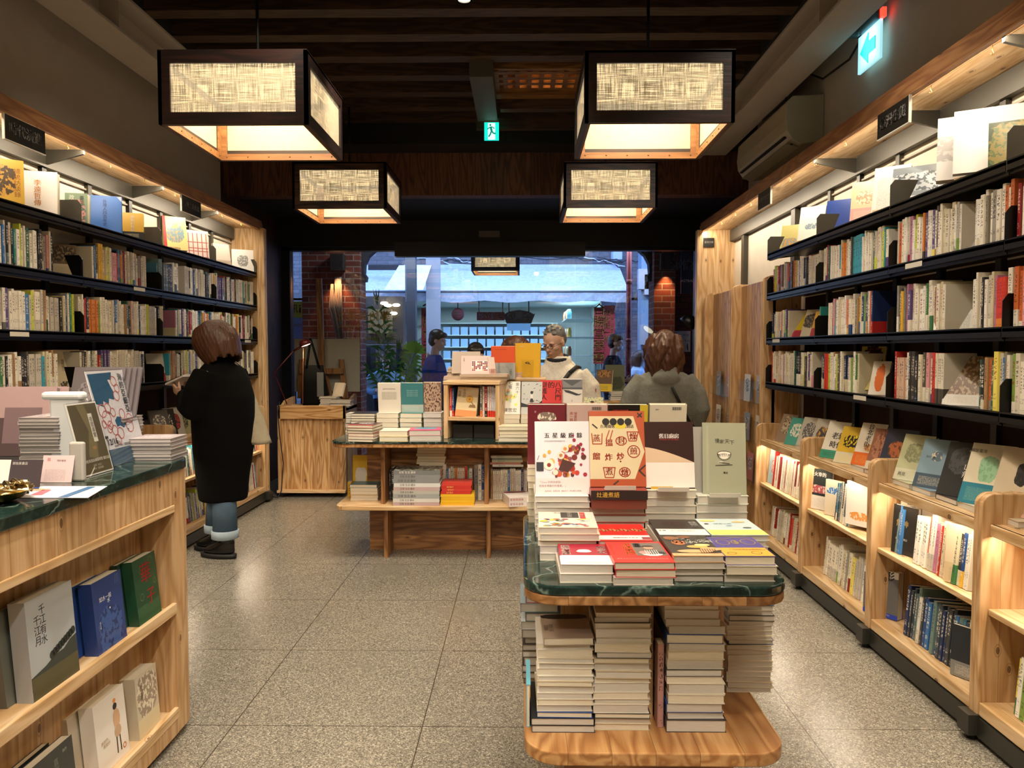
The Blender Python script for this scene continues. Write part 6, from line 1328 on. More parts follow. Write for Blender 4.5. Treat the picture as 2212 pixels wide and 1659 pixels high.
for k, px, w, h, yaw, lean, lab, kw in (
    (1, 2098, .14, .17, 35, 20, 'grey wrapped book leaning on right second shelf', dict(c1='#8a8680', a1='#c8c4bc', a2='#8a8680', art=(.4, .3, .5))), (1, 1893, .12, .19, 30, 4, 'white book with yellow top and brown vase on right second shelf', dict(c1='#e0dcd0', a1='#6a4030', a2='#e0dcd0', art=(.35, .2, .35))),
    (2, 1725, .10, .19, 50, 26, 'yellow and red book leaning on right third shelf', dict(c1='#e0c82a', c2='#c84058', band=.3)), (2, 1745, .11, .2, 50, 26, 'book with dark figures leaning on right third shelf', dict(c1='#cfc6b4', a1='#4a4440', a2='#8a8478', art=(.6, .3, .6))), (2, 1765, .10, .18, 50, 26, 'orange and red book leaning on right third shelf', dict(c1='#dca83c', c2='#a8303a', band=.35)),
    (2, 1893, .12, .2, 40, 8, 'green and dark blue book on right third shelf', dict(c1='#4a6a58', a1='#1c2c34', a2='#5a8a70', art=(.5, .5, .5))), (2, 2065, .17, .23, 42, 22, 'mountain book with white band leaning on right third shelf', dict(c1='#5f6a54', c2='#ddd6c8', band=.42, a1='#6a7c92', a2='#5a5a3c', art=(.75, .2, .9))),
    (3, 1745, .10, .19, 40, 4, 'pale green book with dark jar on right fourth shelf', dict(c1='#a8b4a0', a1='#2c3a34', a2='#a8b4a0', art=(.3, .2, .3))), (3, 1855, .13, .2, 30, 4, 'black and blue illustrated book on right fourth shelf', dict(c1='#1c2428', a1='#2c5a7a', a2='#a8402c', art=(.6, .4, .5))), (3, 1880, .12, .24, 40, 20, 'yellow and black comic book leaning on right fourth shelf', dict(c1='#c8b85a', a1='#2c2420', a2='#8a3a2a', art=(.6, .5, .5), dz=.02)), (3, 1897, .09, .18, 50, 20, 'orange and white book leaning on right fourth shelf', dict(c1='#e8e0d4', a1='#e0702a', a2='#e0702a', art=(.5, .5, .3))),
    (3, 2085, .16, .22, 45, 24, 'tan rock photo book with white band leaning on right fourth shelf', dict(c1='#a88a68', c2='#e0dcd4', band=.22, a1='#8a6a4c', a2='#c8b090', art=(.6, .5, .9)))):
    disp('R', k, px, w, h, .02, yaw, lean, lab, x=1.80, group=GS, **kw)
# faced books on the low case ledges (right)
LZ = .796
def ledge(px0, px1, h, lab, n=2, X=1.80, yaw=62, lean=24, **kw):
    a = ray(px0, 900); b = ray(px1, 900); xa = 1.74
    Y0 = a.y * xa / a.x; Y1 = b.y * xa / b.x
    Y = (Y0 + Y1) / 2; w = kw.pop('w', .15); th = kw.pop('t', .022)
    zb = LZ
    if n > 1:
        for i in range(n - 1): cbook('flat copy under the %s' % lab, M4.Translation((X - .06, Y + w / 2, LZ + i * .0225)) @ M4.Rotation(R(-90), 4, 'Z'), w, .15, .022, kw.get('c1'), pages=PAGES2, group='flat copies on the low case ledges', name='piled_book')
        zb = LZ + (n - 1) * .0225
    standing(lab + ' on the right case ledge', X - .03, Y, zb + .001, w, h, th, yaw=-yaw, lean=lean, group='books showing covers on the low case ledges', **kw)
ledge(1672, 1690, .2, 'brown patterned book', 1, c1='#8a7460', a1='#b8a890', a2='#5a4636', art=(.6, .4, .4), w=.13)
ledge(1690, 1712, .19, 'teal tile pattern book', 1, c1='#3a9a90', a1='#e0e4d8', a2='#3a9a90', art=(.55, .3, .4), w=.13)
ledge(1715, 1740, .19, 'grey icon pattern book', 2, c1='#b9b4a8', a1='#5a5a60', a2='#b9b4a8', art=(.5, .4, .4), w=.13)
ledge(1742, 1770, .2, 'grey figure collage book', 2, c1='#b8b2aa', a1='#4a4648', a2='#c89a4a', art=(.5, .3, .4), w=.13)
ledge(1765, 1800, .225, 'white poster-lettered book', 1, c1='#e6e2d6', c2='#3f9a80', band=.22, titles=[('老雜', .6, .6, .045, '#24221f', False, .001), ('時代', .6, .36, .045, '#24221f', False, .001)])
ledge(1800, 1828, .215, 'yellow scooter book', 1, c1='#d8b43a', c2='#dcd4bc', band=.3, a1='#2c2826', a2='#e8d02a', art=(.6, .2, .4))
ledge(1835, 1872, .235, 'white old street book with orange band', 2, c1='#dcd4c4', c2='#dc6a2c', band=.3, a1='#a87a5a', a2='#e0b060', art=(.42, .1, .2), titles=[('台北老街', .4, .7, .034, '#24221f', True, .0008)])
ledge(1868, 1900, .22, 'reddish brown relief book', 2, c1='#94604a', c2='#d8ccb8', band=.2, a1='#b07a60', a2='#7a4a3a', art=(.6, .4, .5))
ledge(1895, 1930, .235, 'navy book with temple photo', 2, w=.165, c1='#2a3048', a1='#b0643c', a2='#5a3a2c', art=(.55, .22, .38), titles=[('大龍峒', .45, .28, .026, '#d84a2c')])
ledge(1930, 1968, .225, 'pale green coffee-map book', 2, c1='#bfc29c', c2='#d0d0b8', band=.25, a1='#8a9070', a2='#a8ac84', art=(.6, .25, .4), titles=[('再見', .25, .12, .02, '#3a3c30')])
ledge(1972, 2015, .225, 'blue tree book with navy band', 2, c1='#7f9cae', c2='#3c5266', band=.28, a1='#5a7080', a2='#d8d0b8', art=(.65, .12, .2), titles=[('漂流之島', .32, .62, .011, '#3a4a5a')])
ledge(2025, 2070, .235, 'black mountain forest book', 2, c1='#24262a', a1='#4a4c50', a2='#34363a', art=(.65, .3, .45), titles=[('山痕', .68, .48, .034, '#e0ddd4', True), ('台灣山林', .72, .85, .010, '#c8c4bc')])
ledge(2075, 2130, .25, 'cream book with green island map', 2, w=.17, c1='#dcd4bc', c2='#2c7f96', band=.34, a1='#9ac4a0', a2='#84b48e', art=(.58, .25, .26), titles=[('橫斷臺灣', .18, .87, .016, '#3a3a30')])
ledge(2145, 2200, .26, 'beige book with portrait of man in dark suit', 2, w=.175, t=.045, c1='#cbbca2', a1='#2a2826', a2='#3a3632', art=(.6, .2, .16), c2='#c9a08c', band=.16, titles=[('博物記', .45, .33, .013, '#6a4a3c')])
ledge(2290, 2400, .25, 'dark slate nature book', 1, c1='#3a4a50', w=.18, titles=[('THE NATURE', .3, .5, .01, '#c8ccc8')])
# covers inside the low cases
def incase(px, z, X, w, h, yaw, lean, lab, **kw):
    d = ray(px, 1100); Y = d.y * X / d.x; standing(lab, X, Y, z, w, h, kw.pop('t', .02), yaw=-yaw, lean=lean, group='books showing covers inside the low cases', **kw)
incase(1668, .491, 1.74, .13, .24, 75, 6, 'pale blue bird picture book in the farthest right case', c1='#a8c8d4', a1='#e8e4e0', a2='#d85a50', art=(.5, .25, .3))
incase(1763, .491, 1.72, .19, .235, 60, 4, 'black and white train book in the low right case', c1='#2c3436', c2='#e4dfd6', band=.34, a1='#a8505a', a2='#c8c0b8', art=(.5, .12, .6), titles=[('追火車的', .5, .86, .028, '#ece8e0', False, .0008)])
incase(1800, .491, 1.74, .13, .2, 65, 3, 'cream and blue wrapped book beside the train book', c1='#e0d4bc', a1='#3a7ab8', a2='#e8e4da', art=(.7, .12, .5))
incase(1856, .510, 1.74, .17, .225, 62, 3, 'white book back with orange bird beside blue spines', c1='#e9e3d8', a1='#e09a50', a2='#e8d8c0', art=(.22, .12, .4), band=.0)
incase(1952, .491, 1.73, .135, .22, 70, 4, 'dark charcoal book with gold characters in the low right case', c1='#2c2a28', titles=[('無神', .4, .62, .034, '#b89a5a', False, .001), ('高山寫生筆記', .4, .3, .011, '#d8d0c0')])
incase(1990, .60, 1.80, .26, .16, 75, 3, 'white coral guide cover above the spines in low right case', c1='#e9e2d6', titles=[('台灣珊瑚全圖鑑', .5, .72, .026, '#5a5650', False, .0005)])
incase(2085, .491, 1.735, .16, .235, 62, 3, 'cream book back with printed text in the low right case', c1='#e0cfae', a2='#8a7a60', c2='#d4bf98', band=.35)
incase(1905, .149, 1.71, .17, .225, 55, 2, 'thick grey whale book with blue base in the low right case', t=.05, c1='#6a6c6e', c2='#2c4ac0', band=.1, a1='#e6e4e0', a2='#e6e4e0', art=(.95, .12, .9), titles=[('鯨形', .6, .88, .05, '#1c1a1a', False, .001)])
incase(2104, .149, 1.72, .15, .2, 60, 2, 'grey and dark blue book back with barcode, low right case', c1='#2c3238', c2='#8a8a86', band=.3)
incase(2140, .491, 1.72, .1, .06, 60, 30, 'small teal booklet at the end of low right case shelf', c1='#3a8a8c')
# left wall ledge books
def lledge(px, w, h, lab, **kw):
    X = -2.52; d = ray(px, 900); Y = d.y * X / d.x; standing(lab, X, Y, LZ + .001, w, h, .02, yaw=kw.pop('yaw', 55), lean=20, group='books showing covers on the left case ledges', **kw)
lledge(14, .15, .21, 'kraft book with orange stamps on the left case ledge', c1='#b08a5c', a1='#d8542c', a2='#c86a3c', art=(.5, .4, .45))
lledge(52, .165, .22, 'black book with oval portrait on the left case ledge', c1='#2a2624', a1='#a87a54', a2='#caa05c', art=(.62, .28, .36), yaw=50)
for i, px in enumerate((352, 366, 382, 398, 545, 556)): lledge(px, .14, .21, '%s tilted on the left case ledge, %s from the near end' % (('grey album', 'black album', 'red and white map book', 'green banknote-pattern book', 'white book', 'yellow book')[i], ordn(i)), c1=('#6a6664', '#1c1b1a', '#c8c0b8', '#a8a478', '#d8d2c4', '#d8a83a')[i], a1=('#7a7674', '#3a3836', '#b83a38', '#7a7a50', '#8a8478', '#8a5a2a')[i], art=(.5, .4, .4))
incase2 = standing('orange art book standing in the farthest left case', -2.50, 6.22, .149, .17, .24, .02, yaw=70, lean=6, c1='#a8502e', a1='#d8b08a', a2='#6a2a1c', art=(.5, .4, .4), group=GS)
# ================= people =================
SKIN = flat('#c49c84', .5); SKIN2 = flat('#d9b096', .5)
def hair_mat(c1, c2, nm):
    q = NT(nm); tc = q.n('ShaderNodeTexCoord').outputs['Object']
    mp = q.n('ShaderNodeMapping', ins={'Vector': tc, 'Scale': (90, 90, 7)}).outputs[0]
    nz = q.n('ShaderNodeTexNoise', ins={'Vector': mp, 'Scale': 1.0, 'Detail': 4.0, 'Distortion': .6}).outputs[0]
    q.set(Base_Color=q.mix(nz, srgb(c1), srgb(c2)), Roughness=.38); q.bump(nz, .006, .7); return q.m
HB = hair_mat('#1c100a', '#6a4028', 'brown_hair'); HK = hair_mat('#08080a', '#2a2826', 'black_hair'); HG = hair_mat('#2a2826', '#8a8680', 'greying_hair')
def head(mb, c, s=1.0, yaw=0, pitch=0):
    """face towards local -Y; c = head centre (eye height)"""
    T = M4.Translation(c) @ M4.Rotation(R(yaw), 4, 'Z') @ M4.Rotation(R(pitch), 4, 'X')
    q = lambda x, y, z: T @ V((x * s, y * s, z * s))
    rot = T.to_3x3()
    def e(x, y, z, a, b, d, n=16): mb.ell(q(x, y, z), (a * s, b * s, d * s), n, 0, rot)
    e(0, .012, .035, .074, .092, .080, 24); e(0, -.012, -.03, .060, .074, .070, 20); e(0, -.034, -.075, .036, .040, .034); e(0, -.02, -.062, .050, .052, .036)
    for k in (-1, 1): e(k * .040, -.048, -.020, .026, .026, .022); e(k * .074, .008, -.005, .010, .018, .028); e(k * .030, -.072, .020, .022, .014, .008)
    e(0, -.085, -.008, .010, .014, .024); e(0, -.094, -.024, .015, .013, .009); e(0, -.078, -.052, .021, .012, .006); e(0, -.076, -.060, .019, .012, .006)
    return T
def face_bits(root, T, s, look=0, brow='#2a221e', glasses=False):
    q = lambda x, y, z: T @ V((x * s, y * s, z * s))
    for nm, c, rr, pts in (('eye', '#2a1e18', .0035, [(k * .030 + dx, -.0835, .003) for k in (-1, 1) for dx in (-.009, 0, .009)]), ('eyebrow', brow, .003, [(k * .031 + dx, -.086, .024 - abs(dx) * .15) for k in (-1, 1) for dx in (-.013, 0, .013)])):
        for k in (0, 3):
            m = MB(); m.tube([q(*p) for p in pts[k:k + 3]], [rr * s * .6, rr * s, rr * s * .6], 6); m.build(nm, flat(c, .4), root, local=True)
    m = MB(); m.tube([q(-.019, -.087, -.055), q(-.006, -.0895, -.0545), q(.006, -.0895, -.0545), q(.019, -.087, -.055)], [.002 * s, .0035 * s, .0035 * s, .002 * s], 6); m.build('mouth', flat('#9a5a50', .5), root, local=True)
    if glasses:
        m = MB()
        for k in (-1, 1):
            m.tube([q(k * .032 + .022 * cos(a), -.098, .001 + .015 * sin(a)) for a in [2 * pi * i / 14 for i in range(15)]], .0016 * s, 6, cap=False); m.tube([q(k * .054, -.096, .004), q(k * .072, -.05, .006), q(k * .079, .0, .004)], .0015 * s, 6)
        m.tube([q(-.010, -.098, .003), q(.010, -.098, .003)], .0016 * s, 6); m.build('glasses', flat('#1c1a1c', .3, .4), root, local=True)
def arm_pts(sh, el, wr): return [sh, sh.lerp(el, .5), el, el.lerp(wr, .5), wr]
def hand(mb, wr, d, palm_n, s=1.0, curl=.5, side=1):
    """palm from the wrist along d; fingers curl towards palm_n"""
    d = d.normalized(); n = (palm_n - d * palm_n.dot(d)).normalized(); x = d.cross(n) * side
    c = wr + d * .045 * s; B = Matrix3(x, d, n)
    mb.ell(c, (.040 * s, .050 * s, .015 * s), 14, 0, B)
    for i, (o, l) in enumerate(((-.030, .068), (-.010, .078), (.010, .073), (.029, .058))):
        b = wr + d * .082 * s + x * o * s; p = [wr + d * .05 * s + x * o * .8 * s, b]
        a = curl * .6
        for k, f in enumerate((.45, .32, .23)): p.append(p[-1] + (d * cos(a) + n * sin(a)) * l * f * s); a += curl * 1.0
        mb.tube(p, [.010 * s, .0095 * s, .0088 * s, .008 * s, .0065 * s][:len(p)], 8)
    b = wr + d * .02 * s - x * .034 * s; mb.tube([b, b + (d * .6 - x * .7 + n * .3).normalized() * .034 * s, b + (d * .85 - x * .45 + n * .5).normalized() * .064 * s], [.013 * s, .0105 * s, .008 * s], 8)
def Matrix3(a, b, c): return __import__('mathutils').Matrix((a, b, c)).transposed()
def torso_skin(mb, zs, hips, chest): 
    mb.loft([((0, 0, hips), .13, .09, 0), ((0, 0, (hips + chest) / 2), .12, .085, 0), ((0, 0, chest), .14, .085, 0), ((0, 0, zs), .13, .06, 0)], 0, 14)
def person(label, x, y, yaw, H, name='person'):
    M = M4.Translation((x, y, 0)) @ M4.Rotation(R(yaw), 4, 'Z')
    return thing(name, label, 'person', matrix=M)
def bob(mb, T, s, ln=.20, w=.105, d=.12, back=.02, wav=0, seed=1):
    """helmet of hair: cap over skull and locks falling round the sides and back"""
    rot = T.to_3x3(); q = lambda x, y, z: T @ V((x * s, y * s, z * s))
    mb.ell(q(0, .02, .045), (.090 * s, .104 * s, .092 * s), 22, 0, rot)
    r = random.Random(seed)
    for i in range(26):
        a = R(-28 + 236 * i / 25)          # angle round the head, 90 = back
        cx, cy = cos(a), sin(a)
        if cy < -.45: continue
        l = ln * (1 + r.uniform(-.06, .06)); p = []
        for k in range(7):
            f = k / 6; rad = 1 + .14 * sin(pi * min(1, f * 1.15)) - .10 * max(0, f - .7)
            p.append(q(cx * w * rad * (.78 + .22 * min(1, f * 3)) + wav * sin(f * 9 + i) * .012, back + cy * d * rad * (.72 + .28 * min(1, f * 3)) + wav * cos(f * 8 + i * 2) * .010, .085 - f * l))
        mb.tube(p, [.022 * s, .027 * s, .027 * s, .026 * s, .025 * s, .021 * s, .010 * s], 8)
# --- woman in the long black coat ---
lx, ly, lyaw = -2.07, 5.16, -103
P = person('woman with brown bob in long black coat reading before the left shelves', lx, ly, lyaw, 1.64)
LM = P.matrix_basis.copy()
b = MB(); T = head(b, V((0, -.07, 1.485)), 1.0, -12, 30)
b.tube([(0, .01, 1.28), (0, -.01, 1.38), (0, -.04, 1.46)], [.055, .05, .05], 14); torso_skin(b, 1.33, .85, 1.15)
wl, wr_ = V((-.12, -.24, 1.13)), V((.10, -.24, 1.12))
for sgn, wv in ((-1, wl), (1, wr_)):
    b.tube(arm_pts(V((sgn * .17, .0, 1.28)), V((sgn * .25, -.05, 1.02)), wv), [.045, .042, .036, .032, .026], 12)
    hand(b, wv, V((-sgn * .25, -.85, .35)), V((-sgn * 1, -.2, .5)), .95, .55, sgn)
for sgn, dy in ((-1, -.10), (1, .06)): b.tube([(sgn * .06, 0, .86), (sgn * .066, dy * .7, .48), (sgn * .072, dy + .015, .10)], [.075, .052, .038], 12)
b.build('body', SKIN2, P, local=True, remesh=.007)
h = MB(); bob(h, T, 1.0, .275, .112, .13, .018, 0, 3); h.build('hair', HB, P, local=True, remesh=.006)
COATK = cloth('#070708', 'black_wool', 700)
c = MB()
c.loft([((0, .0, .385), .160, .160, 0), ((0, .0, .55), .178, .175, 0), ((0, .01, .75), .212, .195, 0), ((0, .015, .95), .232, .20, 0), ((0, .015, 1.10), .236, .19, 0), ((0, .01, 1.22), .222, .155, 0), ((0, .005, 1.30), .175, .115, 0), ((0, -.005, 1.352), .085, .082, 0), ((0, -.01, 1.372), .07, .07, 0)], 0, 28)
for sgn, wv in ((-1, wl), (1, wr_)):
    e = V((sgn * .265, -.04, 1.02)); s0 = V((sgn * .165, .0, 1.26)); c.tube([s0, s0.lerp(e, .5) + V((sgn * .02, 0, 0)), e, e.lerp(wv, .5) + V((0, 0, -.02)), wv + V((0, .02, 0))], [.085, .088, .082, .066, .048], 16)
c.build('coat', COATK, P, local=True, remesh=.012)
JE = cloth('#53687c', 'blue_denim', 900)
c = MB()
for sgn, dy in ((-1, -.10), (1, .06)): c.tube([(sgn * .045, dy * .4, .62), (sgn * .058, dy * .8, .40), (sgn * .072, dy, .19)], [.05, .079, .080], 20)
c.build('jeans', JE, P, local=True)
c = MB()
for sgn, dy in ((-1, -.10), (1, .06)): c.lathe([(.080, .135), (.090, .14), (.091, .19), (.084, .195), (.078, .185), (.078, .14)], (sgn * .072, dy, 0), 22, cap=False)
c.build('turned_up_cuffs', cloth('#9fb0bd', 'pale_denim', 900), P, local=True)
for sgn, dy in ((-1, -.10), (1, .06)):
    c = MB(); X0 = sgn * .072
    c.tube([(X0, dy + .02, .24), (X0, dy + .02, .15), (X0, dy + .01, .08)], [.048, .048, .052], 14)
    c.loft([((X0, dy - .055, .028), .048, .128, 0), ((X0, dy - .052, .05), .047, .124, 0), ((X0, dy - .03, .08), .045, .098, 0), ((X0, dy + .0, .10), .045, .068, 0), ((X0, dy + .015, .13), .046, .052, 0)], 0, 20)
    bt = c.build('boot', flat('#151414', .22), P, local=True, sub=1)
    c = MB(); c.loft([((X0, dy - .055, 0), .050, .136, 0), ((X0, dy - .055, .03), .053, .139, 0)], 0, 22); c.build('boot_sole', flat('#0d0d0d', .6), bt, local=True)
# the open book she holds, and her bag
q = LM @ V((-.03, -.315, 1.205))
BM = M4.Translation(q) @ M4.Rotation(R(lyaw), 4, 'Z') @ M4.Rotation(R(22), 4, 'X')
t = thing('open_book', 'open white book held by the woman in black coat', 'book', matrix=BM)
m = MB()
for sgn in (-1, 1):
    n = 6; pts = [(sgn * .125 * i / n, .012 * sin(pi * i / n * .9) + .006) for i in range(n + 1)]
    poly = pts + [(sgn * .125, .0), (0, 0)]
    m.prism(poly[::-1] if sgn < 0 else poly, -.09, .09, 'y')
m.build('page_block', PAGES2, t, local=True)
m = MB(); m.box(-.13, .13, -.094, .094, -.003, .0); m.build('cover', flat('#d8cfd0', .4), t, local=True)
m = MB(); m.box(.02, .11, -.07, .05, .0185, .019); m.build('picture', flat('#9a7a94', .5), t, local=True)
fl = cloth('#a89f88', 'fleece', 160)
t = thing('tote_bag', 'cream fleece bag hanging at the side of woman in black coat', 'bag', (-1.87, 5.27, .77))
m = MB(); m.loft([((-1.845, 5.27, .765), .075, .11, 0), ((-1.87, 5.27, .79), .088, .125, 0), ((-1.885, 5.27, .92), .07, .10, 0), ((-1.91, 5.27, 1.08), .035, .05, 0), ((-1.925, 5.26, 1.18), .015, .02, 0)], 0, 20); m.build('pouch', fl, t)
m = MB(); m.tube([(-1.92, 5.26, 1.15), (-1.945, 5.23, 1.27), (-1.98, 5.16, 1.33)], .010); m.build('strap', fl, t)
# --- man in the white jacket ---
mx, my = .285, 6.02
P = person('grey-haired man with glasses in white hooded jacket looking down behind table', mx, my, -14, 1.62)
b = MB(); T = head(b, V((-.02, -.06, 1.475)), 1.08, -22, 20)
b.tube([(0, .0, 1.24), (-.005, -.015, 1.34), (-.015, -.04, 1.43)], [.062, .058, .058], 14); torso_skin(b, 1.29, .8, 1.1)
for sgn in (-1, 1):
    w_ = V((sgn * .19, -.20, .90)); b.tube(arm_pts(V((sgn * .19, 0, 1.24)), V((sgn * .27, .0, .98)), w_), [.05, .045, .04, .034, .028], 10); hand(b, w_, V((0, -1, -.2)), V((-sgn, 0, -.4)), 1, .5, sgn)
for sgn in (-1, 1): b.tube([(sgn * .09, 0, .82), (sgn * .10, 0, .45), (sgn * .10, 0, .06)], [.09, .06, .05], 10)
b.build('body', SKIN, P, local=True, remesh=.006); face_bits(P, T, 1.08, brow='#3a302a', glasses=True)
h = MB(); rot = T.to_3x3(); h.ell(T @ V((0, .030, .062)), (.083, .098, .078), 22, 0, rot); h.ell(T @ V((0, .055, .02)), (.079, .072, .075), 20, 0, rot)
r3 = random.Random(3)
for i in range(46):
    a = r3.uniform(0, 2 * pi); u = r3.uniform(0, 1) ** .5; v = V((cos(a) * .074 * u, .022 + sin(a) * .09 * u, .062 + .078 * math.sqrt(max(0, 1 - u * u * .9)))); h.tube([T @ v, T @ (v + V((v.x * .15, -.012, .010)))], [.009, .004], 6)
h.build('hair', HG, P, local=True, remesh=.006)
JW = cloth('#dcd5c6', 'white_nylon', 60)
c = MB()
c.loft([((0, .01, .72), .19, .135, 0), ((0, .01, .9), .215, .15, 0), ((0, .01, 1.08), .235, .155, 0), ((0, .01, 1.2), .232, .14, 0), ((0, .01, 1.275), .175, .105, 0), ((0, .0, 1.31), .105, .09, 0)], 0, 28)
for sgn in (-1, 1): e = V((sgn * .285, .0, .98)); c.tube([V((sgn * .17, .01, 1.235)), V((sgn * .255, .01, 1.12)), e, V((sgn * .25, -.1, .93)), V((sgn * .195, -.19, .905))], [.075, .085, .075, .062, .05], 16)
c.lathe([(.115, 1.27), (.11, 1.33), (.098, 1.375), (.085, 1.365), (.09, 1.30)], (0, .012, 0), 24)
c.ell((0, .11, 1.28), (.13, .07, .08), 16)
c.build('jacket', JW, P, local=True, remesh=.010)
m = MB(); m.tube([(.075 * cos(a), -.010 + .075 * sin(a), 1.355 + .02 * sin(a)) for a in [2 * pi * i / 20 for i in range(21)]], .019, 10); m.build('dark_collar', flat('#16161c', .8), P, local=True)
m = MB(); m.box(.272, .315, -.052, -.046, 1.085, 1.118); m.build('sleeve_badge', flat('#1c2036', .5), P, local=True)
m = MB(); m.box(.294, .315, -.055, -.052, 1.090, 1.113); m.build('badge_red_half', flat('#b82a34', .5), P, local=True); m = MB(); m.box(.272, .294, -.055, -.052, 1.090, 1.113); m.build('badge_white_half', flat('#e8e6e0', .5), P, local=True)
c = MB()
for sgn in (-1, 1): c.tube([(sgn * .08, 0, .80), (sgn * .1, 0, .45), (sgn * .1, 0, .06)], [.115, .09, .08], 12)
c.build('trousers', cloth('#2c3038', 'dark_trousers'), P, local=True, remesh=.015)
c = MB()
for sgn in (-1, 1): c.ell((sgn * .1, -.05, .045), (.05, .14, .045), 14)
c.build('shoes', flat('#1a1818', .4), P, local=True)
PM = P.matrix_basis.copy()
m = MB(); pts = [V((.155, -.04, 1.285)), V((.11, -.10, 1.24)), V((.03, -.158, 1.12)), V((-.06, -.165, 1.0)), V((-.14, -.15, .90))]; pts = [PM @ p for p in pts]
for i in range(len(pts) - 1): m.tube([pts[i], pts[i + 1]], .017, 8)
m.tube([PM @ V((.155, -.04, 1.285)), PM @ V((.17, .03, 1.28)), PM @ V((.10, .14, 1.18)), PM @ V((-.05, .175, 1.0))], .016, 8); tag(m.build('crossbody_strap', flat('#131316', .7)), 'black crossbody strap over the white jacket of the man', 'bag strap')
# --- woman in the grey hooded jacket, from behind ---
P = person('person with wavy brown hair in grey hooded jacket seen from behind', 1.185, 6.3, 176, 1.6)
b = MB(); T = head(b, V((-.01, -.03, 1.455)), 1.0, -25, 6); b.tube([(0, 0, 1.22), (0, 0, 1.32), (0, -.01, 1.42)], [.055, .05, .05], 12); torso_skin(b, 1.26, .8, 1.1)
for sgn in (-1, 1):
    w_ = V((sgn * .24, -.12, .72)); b.tube(arm_pts(V((sgn * .18, 0, 1.2)), V((sgn * .28, .01, .95)), w_), [.045, .042, .036, .03, .026], 10); hand(b, w_, V((0, -.3, -1)), V((-sgn, 0, 0)), .95, .4, sgn)
for sgn in (-1, 1): b.tube([(sgn * .08, 0, .82), (sgn * .09, 0, .45), (sgn * .09, 0, .06)], [.085, .055, .045], 10)
b.build('body', SKIN2, P, local=True, remesh=.007)
h = MB(); bob(h, T, 1.0, .34, .122, .13, .025, 1.3, 5); h.build('hair', HB, P, local=True, remesh=.006)
JG = cloth('#83857e', 'grey_nylon', 60)
c = MB(); c.loft([((0, 0, .66), .205, .15, 0), ((0, 0, .80), .235, .165, 0), ((0, 0, 1.0), .245, .165, 0), ((0, .005, 1.14), .235, .145, 0), ((0, .005, 1.22), .185, .11, 0), ((0, .01, 1.265), .10, .085, 0)], 0, 28)
for sgn in (-1, 1): c.tube([V((sgn * .17, 0, 1.185)), V((sgn * .265, .0, 1.05)), V((sgn * .30, .01, .93)), V((sgn * .285, -.05, .82)), V((sgn * .245, -.11, .74))], [.078, .085, .078, .066, .05], 16)
c.ell((0, .115, 1.185), (.115, .065, .085), 18, 0, M4.Rotation(R(-20), 3, 'X')); c.lathe([(.115, 1.20), (.118, 1.27), (.105, 1.315), (.088, 1.30), (.09, 1.23)], (0, .03, 0), 24)
c.build('jacket', JG, P, local=True, remesh=.010)
m = MB(); m.tube([(x, .160 - abs(x) * .12, .885) for x in [-.22 + .044 * i for i in range(11)]], .003, 6); m.build('back_seam', flat('#5a5c56', .8), P, local=True)
c = MB()
for sgn in (-1, 1): c.tube([(sgn * .08, 0, .80), (sgn * .09, 0, .45), (sgn * .09, 0, .06)], [.11, .085, .08], 12)
c.build('trousers', cloth('#22242c', 'navy_trousers'), P, local=True, remesh=.015)
c = MB()
for sgn in (-1, 1): c.ell((sgn * .09, -.05, .045), (.048, .13, .045), 14)
c.build('shoes', flat('#d8d4cc', .5), P, local=True)
PM = P.matrix_basis.copy(); m = MB(); m.tube([PM @ V(p) for p in ((-.04, .19, 1.12), (-.09, .182, 1.02), (-.14, .175, .92), (-.19, .15, .83), (-.235, .06, .78))], .013, 8); tag(m.build('crossbody_strap', flat('#121214', .6)), 'black bag strap across the back of the grey hooded jacket', 'bag strap')
